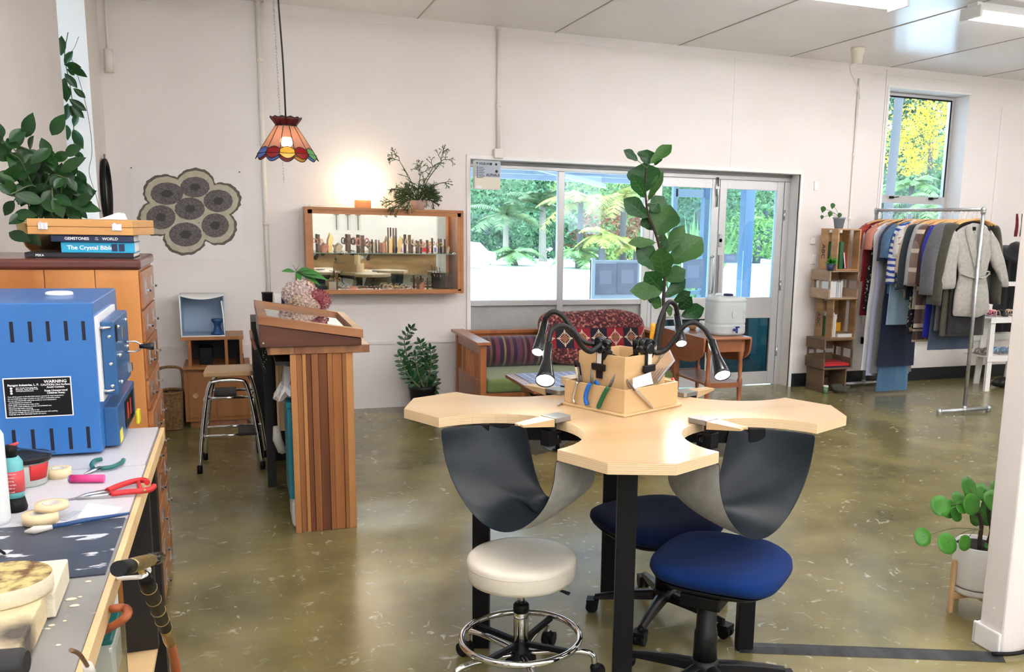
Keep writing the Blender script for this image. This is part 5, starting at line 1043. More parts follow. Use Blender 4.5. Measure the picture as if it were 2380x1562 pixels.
# leather bench skins
def skin(sx, sy, lab, sag, fold, seed):
    r = random.Random(seed); c0 = .463; Rr = .292; t = TL(c0*sx, c0*sy, TZ-TK-.3); g = G(t)
    def f(u, v):
        a_ = math.radians(45+64*v); b_ = math.radians(225-64*v)
        E0 = (c0+Rr*math.cos(a_), c0+Rr*math.sin(a_)); E1 = (c0+Rr*math.cos(b_), c0+Rr*math.sin(b_))
        # (the arc bay is mirrored into place by sx, sy; E0 lies on the side arm, E1 on the front arm)
        E0 = (E0[0], 2*c0-E0[1]); E1 = (E1[0], 2*c0-E1[1])
        x = E0[0]+(E1[0]-E0[0])*u; y = E0[1]+(E1[1]-E0[1])*u
        s = 1-abs(2*u-1)**2.3; deep = sag*(1-.08*v-.12*v*v)
        z = TZ-TK-.002-deep*s
        ch = Vector((E1[0]-E0[0], E1[1]-E0[1])).normalized()
        out = math.sin(PI*min(1, s)) if 0 < s < 1 else 0
        k = (.030*(1-v) if u < .5 else .035+.085*v)*out*(-1 if u < .5 else 1)
        x += ch.x*k; y += ch.y*k
        w = fold*math.sin(v*PI)*s*(math.sin(u*13+v*4+seed)*.5+math.sin(v*9-u*5)*.5)
        z += w*.6; x -= w*.7; y -= w*.7
        return TL(x*sx, y*sy, z)
    g.grid(f, 48, 22); o = g.build('bench_skin', ['suede', 'leather'], solid=.0022, sub=1, solid_mi=1)
    if not sx*sy*SKF > 0: o.modifiers[0].material_offset = 1
    tag(o, lab, 'leather apron', 'leather skins slung under the table bays'); return o
SKF = 1
skin(-1, -1, 'dark leather catch apron slung under the front left bay', .300, .030, 1)
skin(1, -1, 'grey leather catch apron slung under the front right bay', .315, .006, 5)
skin(-1, 1, 'leather catch apron slung under the back left bay, mostly hidden', .26, .006, 3); skin(1, 1, 'leather catch apron slung under the back right bay, mostly hidden', .26, .006, 4)

# tool box ----------------------------------------------------------------
BC = Vector((1.365, 3.160, TZ)); BR = .4398; BX1 = Vector((math.cos(BR), math.sin(BR), 0)); BX2 = Vector((-math.sin(BR), math.cos(BR), 0))
def BL(x, y, z=0): return BC+BX1*x+BX2*y+Vector((0, 0, z))
box = thing('tool_box', 'square pale wooden two-tier tool box in the middle of the table', 'tool box', BC)
def ringbox(g, h, t, z0, z1):
    R3 = Matrix.Rotation(BR, 3, 'Z')
    for x0, x1, y0, y1 in ((-h, h, -h, -h+t), (-h, h, h-t, h), (-h, -h+t, -h+t, h-t), (h-t, h, -h+t, h-t)):
        q = [g.v(BL(x, y, z)) for z in (z0, z1) for x, y in ((x0, y0), (x1, y0), (x1, y1), (x0, y1))]
        for f in ((3, 2, 1, 0), (4, 5, 6, 7), (0, 1, 5, 4), (1, 2, 6, 5), (2, 3, 7, 6), (3, 0, 4, 7)): g.face([q[i] for i in f])
H0, H1_, H2 = .168, .155, .118
g = G(box); g.prism([BL(x*H0, y*H0)[:2] for x, y in ((-1, -1), (1, -1), (1, 1), (-1, 1))], TZ+.0005, TZ+.009); g.build('base_board', 'pine_h', box, bevel=.002)
g = G(box); ringbox(g, H1_, .009, .009, .096); g.build('outer_tray', 'pine_h', box, bevel=.001)
ztop = AY(1458, 831, BL(-H2, -H2).y).z-TZ
g = G(box); ringbox(g, H2, .009, .010, ztop); g.build('inner_box', 'pine_h', box, bevel=.001)
def faceL(x, y, off=.0):      # point on the tray's left-facing side (local x = -H1), pushed out by off
    n = -BX1; p0 = BL(-H1_, 0); d = _ray(x, y); return CAMLOC+d*((p0-CAMLOC).dot(n)/d.dot(n))+n*off
def faceR(x, y, off=.0):      # the right-facing front side (local y = -H1)
    n = -BX2; p0 = BL(0, -H1_); d = _ray(x, y); return CAMLOC+d*((p0-CAMLOC).dot(n)/d.dot(n))+n*off
def Fl(x, y, off=.0, h=None):
    # pixel to the vertical plane of the side seen on the left of the front corner
    n = -BX1; p0 = BL(-(h or H1_), 0); d = _ray(x, y); return CAMLOC+d*((p0-CAMLOC).dot(n)/d.dot(n))+n*off
# tools hooked over the tray
def plier(name, lab, hp, jaw, m, fn, w=.006, both=None, cat='pliers'):
    w *= 1.35
    t = thing(name, lab, cat, fn(*jaw[0], .01)); g = G(t); P2 = bez([fn(*p, .012) for p in hp], 5); g.tube(P2, [w*.7]+[w]*(len(P2)-2)+[w*.7], 8); 
    g.build('handle', m, t)
    if both: g = G(t); P3 = bez([fn(*p, -.014) for p in both], 5); g.tube(P3, w*.9, 8); g.build('handle', m, t)
    g = G(t); J = [fn(*p, .004) for p in jaw]; g.tube(J, [w*.9]+[w*1.0]*(len(J)-2)+[w*.25], 6, flat=.6); g.build('jaws', 'steelgrey', t); return t
M['steel_bright'] = mat('steel_bright', (.55, .53, .50), rough=.3, metal=.9)
plier('pliers', 'slim silver pliers hooked on the left end of the tool box', [(1347, 886), (1342, 905), (1337, 925), (1341, 936)], [(1347, 888), (1348, 872), (1346, 852)], 'steel_bright', Fl, .0045)
plier('pliers', 'pliers with blue handles hooked on the tool box', [(1377, 890), (1370, 905), (1366, 925), (1370, 941)], [(1377, 892), (1377, 876), (1376, 852)], 'blue_handle', Fl, .0065, both=[(1377, 888), (1383, 893), (1383, 897)])
plier('pliers', 'pliers with green handles leaning on the tool box front', [(1419, 898), (1408, 918), (1400, 935), (1395, 948)], [(1419, 898), (1424, 886), (1431, 869)], 'green_handle', Fl, .0065)
plier('pliers', 'silver pliers leaning across the front corner of the tool box', [(1472, 905), (1484, 918), (1498, 932), (1511, 947)], [(1472, 906), (1462, 892), (1455, 881)], 'steel_bright', lambda x, y, o: faceR(x, y, o), .0045, both=[(1470, 900), (1466, 890), (1464, 884)])
plier('nail_punch', 'small steel punch lying behind the left corner of the tool box', [(1296, 941), (1305, 936), (1315, 930)], [(1315, 930), (1318, 929), (1320, 928)], 'steel_bright', lambda x, y, o: AZ(x, y, TZ+.006), .004, cat='punch')
def stick(name, lab, cat, a, b, m, r_, m2=None, split=.5, fn=Fl):
    t = thing(name, lab, cat, fn(*b, -.02)); p, q = fn(*a, -.02), fn(*b, -.02); mdl = p+(q-p)*split; g = G(t); g.tube([p, mdl], r_, 8); g.build('upper_part', m, t); g = G(t); g.tube([mdl, q], r_, 8); g.build('lower_part', m2 or m, t)
stick('pen', 'orange and black pen standing in the tool box tray', 'pen', (1327, 838), (1338, 893), 'black', .0045, 'tape', .3)
stick('marker', 'black marker with grey tip standing in the tool box tray', 'marker', (1336, 844), (1343, 893), 'black', .0055, 'steelgrey', .6)
# cards and ruler packet in the right tray
def quad(name, lab, cat, pts, m, th=.002, fn=faceR, off=-.03):
    P_ = [fn(x, y, off) for x, y in pts]; c = sum(P_, Vector())/4; g = G(c); n = (P_[1]-P_[0]).cross(P_[2]-P_[0]).normalized(); g.extr(P_, n*th); o = g.build(name, m); return tag(o, lab, cat)
quad('white_card', 'white card tucked in the right side of the tool box tray', 'card', [(1477, 881), (1518, 866), (1524, 893), (1477, 905)], 'paper', fn=lambda x, y, o: faceR(x, y, -.012))
quad('file_packet', 'clear packet of needle files leaning in the right tray', 'tool packet', [(1496, 900), (1563, 815), (1575, 838), (1524, 897)], 'crate_pale', .004, off=-.020)
quad('plastic_sleeve', 'clear plastic sleeve behind the packet of files', 'sleeve', [(1548, 832), (1568, 810), (1582, 840), (1541, 893)], 'label_blue', .002, off=-.027)
for k in range(5): 
    a = faceR(1506+k*7, 893, -.015); b = faceR(1532+k*8, 860-k*1.5, -.015); g = G(a); g.tube([a, b], .0014, 5); o = g.build('needle_file', 'steelgrey'); tag(o, '%s thin needle file in the clear packet of the tool box' % ('first', 'second', 'third', 'fourth', 'fifth')[k], 'file', 'needle files in the packet')
M['handle_yellow'] = mat('handle_yellow', (.62, .30, .02), rough=.4); t = thing('utility_knife', 'yellow handled knife standing up behind the tool box', 'knife', BL(.08, .06, ztop)); a = AY(1512, 800, 3.24); b = AY(1518, 752, 3.24); g = G(t); g.tube(bez([a, (a+b)/2+Vector((.004, 0, 0)), b], 4), [.007, .009, .010, .011, .012, .011, .012, .012, .010], 10); g.build('handle', 'handle_yellow', t); t['label'] = 'yellow handled knife standing up at the back of the tool box'
a2 = AY(1523, 798, 3.25); b2 = AY(1524, 768, 3.25); g = G(t); g.tube([a2, b2], .006, 8); g.tube([a, AY(1515, 815, 3.24)], .004, 6); g.build('blade_guard', 'steelgrey', t)

g = G(BL(H1_, 0)); g.tube(bez([AY(1563, 880, 3.19), AY(1570, 895, 3.16), AY(1569, 915, 3.15)], 4), .006, 8); o = g.build('red_handle', 'red'); o.name = 'red_snips'; tag(o, 'red handled snips hanging behind the right end of the tool box', 'snips')
stick('black_case', 'black upright case standing inside the tool box', 'case', (1476, 790), (1478, 830), 'black', .011, fn=lambda x, y, o: AY(x, y, 3.12))

# gooseneck clamp lamps
M['lampglow'] = mat('lampglow', (1, 1, 1), emit=55, ecol=(1, .97, .92))
def goose(lab, neck, Ys, head, Yh, hw, clampface, cl_px, seed, n=8, energy=.55):
    t = thing('clamp_lamp', lab, 'lamp', AY(*neck[0], Ys[0]), 0, 'black gooseneck lamps clamped on the tool box')
    pts = [AY(x, y, Ys[0]+(Ys[1]-Ys[0])*i/(len(neck)-1)) for i, (x, y) in enumerate(neck)]; P2 = bez(pts, n)
    g = G(t); g.tube(P2, [.0095+.0006*(i % 2) for i in range(len(P2))], 12); g.build('gooseneck', 'blackplastic', t)
    p0 = AY(*head[0], Ys[1]); p1 = AY(*head[1], Yh); d = (p1-p0); L = d.length; d.normalize(); R3 = Vector((0, 0, 1)).rotation_difference(d).to_matrix()
    g = G(t); g.lathe([(0, -.006), (.014, -.006), (.0165, 0), (.0165, L*.42), (.018, L*.46), (hw*.97, L*.93), (hw, L), (hw-.0015, L), (hw*.93-.002, L*.95), (0, L*.90)], p0, 28, R=R3); g.build('lamp_head', 'blackgloss', t)
    g = G(t); g.lathe([(0, L*.985), (hw*.5, L*.985), (hw*.88, L*.975), (hw*.88, L*.96), (0, L*.955)], p0, 24, R=R3); g.build('bulb', 'lampglow', t)
    ld = bpy.data.lights.new('lamp_light', 'SPOT'); ld.energy = energy; ld.spot_size = 1.6; ld.spot_blend = .6; ld.color = (1, .96, .9); ld.shadow_soft_size = .02; lo = bpy.data.objects.new('lamp_light', ld); C.objects.link(lo); lo.parent = t
    lo.location = p0+d*(L*1.01)-t.location; lo.rotation_euler = (-d).to_track_quat('Z', 'Y').to_euler()
    if clampface is not None:
        # clip: black plate over the rim of the inner box, wide jaw below, label, knobs above
        fn = clampface; cx, cy = cl_px; c0 = fn(cx, cy, .004)
        nrm = (fn(cx, cy, 1)-fn(cx, cy, 0)).normalized(); sd = nrm.cross(Vector((0, 0, 1))).normalized(); Zv = Vector((0, 0, 1))
        R4 = Matrix((sd, nrm, Zv)).transposed()
        def ob(g, s_, n_, z_, w, dd, h): g.obox(c0+sd*s_+nrm*n_+Zv*z_, (w, dd, h), R4)
        zt = ztop+TZ-c0.z
        g = G(t); ob(g, 0, .002, zt*.5+.0, .028, .010, zt*2-.004*0+.05); g.build('clip_plate', 'blackplastic', t, bevel=.002)
        g = G(t); ob(g, 0, .008, -.004, .066, .012, .026); g.build('clip_jaw', 'blackplastic', t, bevel=.003)
        g = G(t); ob(g, -.003, .0085+.0, zt*.5+.008, .022, .002, zt*.9); g.build('label', 'linen', t)
        g = G(t); q = c0+Zv*(zt+.024)+nrm*(-.012)
        for s_, z_, r_, l_ in ((-.022, .016, .017, .03), (.012, .020, .020, .034), (-.004, -.002, .021, .05), (.024, .000, .015, .03)): g.tube([q+sd*s_+Zv*z_-nrm*l_*.5, q+sd*s_+Zv*z_-nrm*l_*.2, q+sd*s_+Zv*z_+nrm*l_*.4, q+sd*s_+Zv*z_+nrm*l_*.5], [r_*.85, r_, r_, r_*.8], 14)
        g.beam(q+sd*-.03-Zv*.03, q+sd*.03+Zv*.01, .03, .035); g.build('clamp_knobs', 'blackgloss', t)
    return t
def inL(x, y, o): n = -BX1; p0 = BL(-H2, 0); d = _ray(x, y); return CAMLOC+d*((p0-CAMLOC).dot(n)/d.dot(n))+n*o
def inR(x, y, o): n = -BX2; p0 = BL(0, -H2); d = _ray(x, y); return CAMLOC+d*((p0-CAMLOC).dot(n)/d.dot(n))+n*o
goose('gooseneck lamp at the front left with its glaring head down over the table', [(1397, 800), (1388, 808), (1371, 817), (1351, 803), (1332, 772), (1307, 757), (1284, 766), (1276, 790), (1275, 806)], (3.10, 3.02), [(1275, 803), (1267, 886)], 2.90, .034, inL, (1396, 850), 1)
goose('gooseneck lamp at the back left with the smaller tilted head', [(1392, 796), (1371, 799), (1352, 790), (1325, 758), (1307, 734), (1286, 725), (1270, 736), (1265, 752)], (3.24, 3.30), [(1266, 752), (1249, 820)], 3.20, .023, None, None, 2)
goose('gooseneck lamp at the front right with its head out over the table', [(1502, 808), (1512, 812), (1527, 820), (1548, 813), (1568, 788), (1590, 758), (1613, 750), (1636, 765), (1650, 786), (1656, 797)], (3.08, 3.00), [(1655, 795), (1680, 874)], 2.88, .031, inR, (1503, 853), 3, energy=.4)
goose('gooseneck lamp at the back right, arching highest in front of the plant', [(1512, 806), (1523, 796), (1532, 750), (1545, 716), (1557, 702), (1570, 711), (1575, 736)], (3.20, 3.30), [(1574, 734), (1584, 800)], 3.20, .023, None, None, 4)
# power cords of the lamps
for k, (pp, lab) in enumerate((([(1398, 812), (1420, 822), (1438, 830)], 'thin black lamp cord dropping into the left of the tool box'), ([(1490, 815), (1478, 822), (1460, 830)], 'thin black lamp cord dropping into the right of the tool box'))):
    g = G(AY(*pp[0], 3.08)); g.tube(bez([AY(*pp[0], 3.08), AY(*pp[1], 3.07), AY(*pp[2], 3.10)], 5), .0025, 6); o = g.build('lamp_cord', 'black'); tag(o, lab, 'cord')

# white round stool ---------------------------------------------------------
SX, SY = .88, 2.868; st = thing('round_stool', 'white vinyl round stool on a chrome ring base in the foreground', 'stool', (SX, SY, 0))
g = G(st); g.lathe([(0, .372), (.165, .372), (.183, .380), (.190, .395), (.1905, .440), (.188, .452), (.178, .461), (.150, .465), (.08, .462), (0, .458)], (SX, SY, 0), 56); g.build('seat', 'vinyl', st)
g = G(st); g.lathe([(.1908, .436), (.1925, .438), (.1908, .441)], (SX, SY, 0), 56); g.build('seam_piping', 'vinyl', st)
g = G(st); g.lathe([(0, .352), (.08, .352), (.09, .371), (0, .371)], (SX, SY, 0), 20); g.build('seat_plate', 'black', st)
g = G(st); g.cyl((SX, SY, .26), (SX, SY, .352), .0125, n=16); g.build('gas_piston', 'steel', st)
g = G(st); g.lathe([(0, .085), (.026, .085), (.026, .268), (.023, .276), (0, .276)], (SX, SY, 0), 24); g.build('column', 'chrome', st)
g = G(st); g.lathe([(.0262, .250), (.028, .252), (.028, .276), (.022, .284), (0, .284)], (SX, SY, 0), 24); g.build('column_cap', 'black', st)
g = G(st); g.tube([(SX+.03, SY-.02, .362), (SX+.10, SY-.09, .356), (SX+.135, SY-.12, .346)], [.005, .005, .009], 8, flat=.6); g.build('lever', 'black', st)
g = G(st); g.tube([(SX+.208*math.cos(2*PI*k/48), SY+.208*math.sin(2*PI*k/48), .155) for k in range(48)], .0115, 12, closed=True); g.build('foot_ring', 'chrome', st)
for k in range(4):
    a = math.radians(62+90*k-23); g = G(st); g.beam((SX+.024*math.cos(a), SY+.024*math.sin(a), .135), (SX+.197*math.cos(a), SY+.197*math.sin(a), .150), .020, .018); g.build('ring_spoke', 'black', st, bevel=.003)
g = G(st); g.lathe([(0, .068), (.055, .068), (.055, .078), (.03, .098), (.027, .14), (0, .14)], (SX, SY, 0), 24); g.build('hub', 'black', st)
for k in range(5):
    a = math.radians(-22+72*k); c, s = math.cos(a), math.sin(a); q = lambda r_, z: (SX+r_*c, SY+r_*s, z)
    g = G(st); g.tube(bez([q(.03, .095), q(.14, .105), q(.225, .104), q(.255, .092), q(.262, .06)], 6), .0105, 12); g.build('base_leg', 'chrome', st)
    g = G(st); n_ = Vector((-s, c, 0)); cc = Vector(q(.275, .027))
    for sg in (-1, 1): g.tube([cc+n_*.006*sg, cc+n_*.022*sg], .0265, 18)
    g.ball(Vector(q(.266, .045)), .02, n=12, m=6); g.build('caster', 'black', st)

# office chairs without backs -------------------------------------------------
def chair(loc, rz, seatm, lab, seatc=(0, 0), zs=.47, basea=20, ht=.245):
    t = thing('office_stool', lab, 'chair', (*loc, 0), 0); X, Y = loc; cx, cy = X+seatc[0], Y+seatc[1]; R3 = Matrix.Rotation(rz, 3, 'Z')
    g = G(t); rows = []
    N = 56
    def ringp(sc, z, dz=0):
        L = []
        for k in range(N):
            a = 2*PI*k/N; e = .62; x = math.copysign(abs(math.cos(a))**e, math.cos(a))*ht*sc; y = math.copysign(abs(math.sin(a))**e, math.sin(a))*ht*.94*sc
            zz = z-dz*max(0, -y/ht)**2*.0-.022*max(0, (-y/ht)-.4)*2*sc**4
            p = R3 @ Vector((x, y, 0)); L.append(g.v((cx+p.x, cy+p.y, zz)))
        return L
    rr = [ringp(sc, z) for sc, z in ((.05, zs-.062), (.86, zs-.062), (.95, zs-.050), (.995, zs-.030), (.985, zs-.012), (.92, zs-.002), (.7, zs+.002), (.35, zs-.004), (.04, zs-.006))]
    for A2, B3 in zip(rr, rr[1:]):
        for k in range(N): g.face([A2[k], A2[(k+1) % N], B3[(k+1) % N], B3[k]], True)
    g.face(rr[0][::-1]); g.face(rr[-1]); g.build('seat', seatm, t)
    g = G(t); rr = []
    for sc, z in ((.35, zs-.105), (.78, zs-.088), (.90, zs-.063)):
        rr.append(ringp(sc, z))
    for A2, B3 in zip(rr, rr[1:]):
        for k in range(N): g.face([A2[k], A2[(k+1) % N], B3[(k+1) % N], B3[k]], True)
    g.face(rr[0][::-1]); g.face(rr[-1]); g.build('seat_shell', 'blackplastic', t)
    g = G(t); g.box(X-.09, X+.09, Y-.07, Y+.07, zs-.135, zs-.09, R=R3); g.build('mechanism', 'black', t, bevel=.006)
    g = G(t); p = R3 @ Vector((.20, -.02, 0)); g.tube([(X, Y, zs-.11), (X+p.x, Y+p.y, zs-.12)], .006, 8); p2 = R3 @ Vector((.245, -.02, 0)); g.tube([(X+p.x, Y+p.y, zs-.12), (X+p2.x, Y+p2.y, zs-.135)], [.012, .018], 10, flat=.5); g.build('lever', 'blackplastic', t)
    g = G(t); g.cyl((X, Y, .10), (X, Y, zs-.12), .024, n=18); g.lathe([(0, .12), (.042, .12), (.040, .22), (.036, .225), (.034, .30), (.030, .305), (.028, zs-.13), (0, zs-.13)], (X, Y, 0), 22); g.build('column', 'blackplastic', t)
    g = G(t); g.lathe([(0, .075), (.048, .075), (.052, .10), (.044, .122), (0, .122)], (X, Y, 0), 22); g.build('base_hub', 'blackplastic', t)
    for k in range(5):
        a = math.radians(basea+72*k); c, s = math.cos(a), math.sin(a); g = G(t); n_ = Vector((-s, c, 0)); q = lambda r_, z: Vector((X+r_*c, Y+r_*s, z)); rows = []
        for r_, zt, zb, w in ((.035, .112, .075, .026), (.12, .104, .070, .022), (.22, .090, .062, .018), (.29, .076, .056, .014)):
            p = q(r_, 0); rows.append([g.v(p+n_*w+Vector((0, 0, zb))), g.v(p+n_*w*.8+Vector((0, 0, zt-.006))), g.v(p+n_*w*.3+Vector((0, 0, zt))), g.v(p-n_*w*.3+Vector((0, 0, zt))), g.v(p-n_*w*.8+Vector((0, 0, zt-.006))), g.v(p-n_*w+Vector((0, 0, zb)))])
        for A2, B3 in zip(rows, rows[1:]):
            for i in range(6): g.face([A2[i], A2[(i+1) % 6], B3[(i+1) % 6], B3[i]])
        g.face(rows[0]); g.face(rows[-1][::-1]); g.build('base_arm', 'blackplastic', t, bevel=.002)
        g = G(t); cc = q(.30, .026)
        for sg in (-1, 1): g.tube([cc+n_*.005*sg, cc+n_*.024*sg], .0255, 18)
        g.tube([q(.285, .04), q(.285, .066)], .010, 8); g.obox(q(.298, .047), (.05, .05, .018), Matrix.Rotation(a, 3, 'Z')); g.build('caster', 'black', t)
    return t
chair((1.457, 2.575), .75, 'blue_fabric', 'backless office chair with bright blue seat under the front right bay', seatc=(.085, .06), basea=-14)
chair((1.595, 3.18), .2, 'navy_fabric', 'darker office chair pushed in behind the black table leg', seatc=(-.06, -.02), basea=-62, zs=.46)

# cable cover on the floor
g = G((2.2, 2.6, 0)); a, b = Vector((1.74, 2.82, 0)), Vector((2.66, 2.425, 0)); d = (b-a).normalized(); n_ = Vector((-d.y, d.x, 0)); prof2 = [(-.045, .001), (-.012, .012), (.012, .012), (.045, .001)]
A2 = [g.v(a+n_*w+Vector((0, 0, z))) for w, z in prof2]; B3 = [g.v(b+n_*w+Vector((0, 0, z))) for w, z in prof2]
for i in range(3): g.face([A2[i], A2[i+1], B3[i+1], B3[i]])
g.face([A2[3], A2[0], B3[0], B3[3]]); g.face(A2[::-1]); g.face(B3)
mm('cable_rubber', (.035, .038, .042), rough=.5, col2=(.012, .012, .014), nscale=20, nstretch=(1, .2, 1)); o = g.build('cable_cover', 'cable_rubber'); tag(o, 'black rubber cable cover strip crossing the floor to the white wall end', 'cable cover')
g = G((2.7, 2.42, 0)); g.tube(bez([(2.62, 2.43, .018), (2.70, 2.40, .02), (2.78, 2.40, .03), (2.86, 2.41, .09)], 6), .008, 8); o = g.build('power_cable', 'black'); tag(o, 'black power cable curling round the foot of the white wall end', 'cable')

# pilea in a white pot on a wooden stand -----------------------------------------
PC = Vector((2.885, 2.80, 0)); 
sd_ = thing('plant_stand', 'light wooden four-legged plant stand by the white wall end', 'plant stand', PC)
for k in range(4):
    a = math.radians(45+90*k+10+28); c, s = math.cos(a), math.sin(a); g = G(sd_); p = PC+Vector((c*.118, s*.118, 0)); g.box(p.x-.009, p.x+.009, p.y-.009, p.y+.009, 0, .235, R=Matrix.Rotation(a, 3, 'Z')); g.build('leg', 'stoolwood', sd_, bevel=.002)
g = G(sd_)
for k in range(2): a = math.radians(45+90*k+10+28); v_ = Vector((math.cos(a)*.11, math.sin(a)*.11, .075)); w_ = Vector((-v_.x, -v_.y, .075)); g.beam(PC+v_, PC+w_, .014, .026 if k else .025)
g.build('cross_bars', 'stoolwood', sd_)
pp = thing('potted_plant', 'round-leaved pilea in a white ceramic pot on the wooden stand', 'potted plant', (PC.x, PC.y, .089)); mm('ceramic', (.82, .82, .80), rough=.35, col2=(.78, .78, .76), nscale=30, nstretch=(1, 1, .05))
g = G(pp); g.lathe([(0, .0895), (.094, .0895), (.099, .10), (.100, .118)], PC, 40); g.build('saucer', 'ceramic', pp)
g = G(pp); g.lathe([(0, .1185), (.096, .1185), (.104, .13), (.106, .30), (.1045, .304), (.100, .302), (.098, .285), (0, .285)], PC, 44); g.build('pot', 'ceramic', pp)
g = G(pp); g.lathe([(0, .292), (.0975, .288)], PC, 24); g.build('soil', 'soil', pp)
gb = G(pp); tr = [bez([PC+Vector((-.03, -.03, .285)), PC+Vector((-.045, -.04, .33)), PC+Vector((-.035, -.03, .40)), PC+Vector((-.05, -.02, .45))], 6), bez([PC+Vector((.03, -.01, .285)), PC+Vector((.035, -.02, .36)), PC+Vector((.01, -.02, .43)), PC+Vector((.02, 0, .50))], 6)]
for q in tr: gb.tube(q, [.010-.0035*i/len(q)+.0012*(i % 2) for i in range(len(q))], 8)
gb.build('stems', 'bark', pp)
gl = G(pp); gs = G(pp); r = random.Random(3)
def round_leaf(p, stem, R_, nv):
    gs.tube(bez([stem, (stem+p)/2+Vector((0, 0, .02)), p], 5), .0016, 5); nv = Vector(nv).normalized(); x = nv.cross(Vector((.1, .2, 1))).normalized(); y = nv.cross(x); c = gl.v(p); n = 18; r1 = [gl.v(p+(x*math.cos(2*PI*k/n)+y*math.sin(2*PI*k/n))*R_*.55+nv*-.0025) for k in range(n)]; r2 = [gl.v(p+(x*math.cos(2*PI*k/n)*.97+y*math.sin(2*PI*k/n)*1.05)*R_+nv*(.001+.002*math.sin(k*2))) for k in range(n)]
    for k in range(n): gl.face([c, r1[k], r1[(k+1) % n]], True); gl.face([r1[k], r2[k], r2[(k+1) % n], r1[(k+1) % n]], True)
for (x, y, R_, dy, which) in ((2144, 1248, .026, -.02, 0), (2201, 1263, .030, -.06, 0), (2242, 1262, .022, -.10, 0), (2186, 1176, .030, 0, 0), (2206, 1183, .026, .04, 0), (2252, 1135, .033, 0, 0), (2222, 1195, .022, .02, 0), (2258, 1172, .030, -.05, 0), (2285, 1145, .030, .03, 1), (2310, 1165, .034, -.02, 1), (2270, 1200, .028, .05, 1), (2320, 1140, .030, .05, 1), (2295, 1205, .022, .08, 1), (2335, 1200, .030, .03, 1), (2228, 1160, .024, .06, 0), (2300, 1185, .03, .0, 1), (2235, 1180, .018, -.02, 0), (2345, 1160, .03, .0, 1)):
    p = AY(x, y, PC.y+dy); q = tr[which]; round_leaf(p, q[-1 if y < 1230 else 10], R_*1.45, (r.uniform(-.5, .2), -1, r.uniform(.1, 1.0)))
for (x, y, R_) in ((2292, 1268, .012), (2285, 1305, .014), (2305, 1308, .010)): p = AY(x, y, PC.y-.05); round_leaf(p, PC+Vector((0, -.03, .288)), R_, (0, -1, .6))
gl.build('leaves', 'leaf_pilea', pp, solid=.0012); gs.build('leaf_stalks', 'stem', pp)
# ================================================================ BACK WALL AND RIGHT ZONE
# display case -------------------------------------------------------------
dcx0, dcx1, dy0, dz0, dz1 = .513, 1.772, 7.50, .992, 1.676; FR = .045
case = thing('display_cabinet', 'wall-hung wooden display case with mirrored back and lit glass shelf', 'display cabinet', (1.14, 7.6, dz0))
g = G(case); g.box(dcx0, dcx1, dy0, YB-.012, dz1-.022, dz1); g.build('top_board', 'caseframe', case, bevel=.002)
g = G(case); g.box(dcx0, dcx1, dy0, YB-.012, dz0, dz0+.022); g.build('bottom_board', 'caseframe', case, bevel=.002)
for x0, x1 in ((dcx0, dcx0+.022), (dcx1-.022, dcx1)): g = G(case); g.box(x0, x1, dy0+.001, YB-.012, dz0+.022, dz1-.022); g.build('side_board', 'caseframe', case)
g = G(case); g.box(dcx0+.022, dcx0+.055, dy0+.004, dy0+.028, dz0+.022, dz1-.022); g.build('front_stile', 'caseframe', case); g = G(case); g.box(dcx1-.05, dcx1-.022, dy0+.004, dy0+.028, dz0+.022, dz1-.022); g.build('front_stile', 'caseframe', case)
g = G(case); g.box(dcx0+.022, dcx1-.022, dy0+.004, dy0+.03, dz1-.052, dz1-.022); g.build('front_rail', 'caseframe', case); g = G(case); g.box(dcx0+.022, dcx1-.022, dy0+.004, dy0+.03, dz0+.022, dz0+.034); g.build('front_rail', 'caseframe', case)
g = G(case); g.box(dcx0+.022, dcx1-.022, YB-.022, YB-.012, dz0+.022, dz1-.022); g.build('mirror_back', 'mirror', case)
g = G(case); g.box(dcx1-.105, dcx1-.085, YB-.03, YB-.022, dz0+.022, dz1-.022); g.build('inner_post', 'caseframe', case)
M['led'] = mat('led', (1, .9, .75), emit=13, ecol=(1, .84, .62)); g = G(case); g.box(dcx0+.06, dcx1-.055, dy0+.034, dy0+.046, dz1-.034, dz1-.023); g.build('led_strip', 'led', case)
zsh = AY(1068, 590, 7.56).z; g = G(case); g.box(dcx0+.024, dcx1-.024, dy0+.035, YB-.03, zsh-.006, zsh); g.build('glass_shelf', 'glass_case', case)
g = G(case); g.box(dcx0+.024, dcx1-.024, dy0+.0335, dy0+.035, zsh-.006, zsh); mm('glass_edge', (.25, .42, .36), rough=.2); g.build('shelf_edge', 'glass_edge', case)
g = G(case); g.box(dcx0+.056, dcx1-.052, dy0+.012, dy0+.016, dz0+.034, dz1-.054); g.build('glass_front', 'glass_case', case)
for px in (804, 1055): a = AY(px, 588, dy0); g = G(case); g.lathe([(.008, 0), (.013, 0), (.013, .006), (.008, .006)], (a.x, dy0+.006, zsh), 16, R=Matrix.Rotation(PI/2, 3, 'X')); g.build('ring_pull', 'chrome', case)
for px in (845, 1000): a = AY(px, 690, YB-.02); g = G(case); g.box(a.x-.004, a.x+.10, YB-.03, YB-.003, dz0-.025, dz0-.001); g.build('mounting_batten', 'wall_low', case)
mm('jw_wood', (.10, .05, .025), rough=.6, col2=(.17, .09, .04), nscale=30); mm('jw_dark', (.02, .018, .018), rough=.4); mm('jw_pale', (.62, .52, .38), rough=.6); mm('jw_pink', (.60, .24, .16), rough=.4); mm('gold', (.80, .55, .22), rough=.25, metal=1); mm('silver', (.75, .74, .72), rough=.25, metal=1); mm('copper', (.70, .32, .18), rough=.3, metal=1)
zb = dz0+.0225; zs_ = zsh+.0005
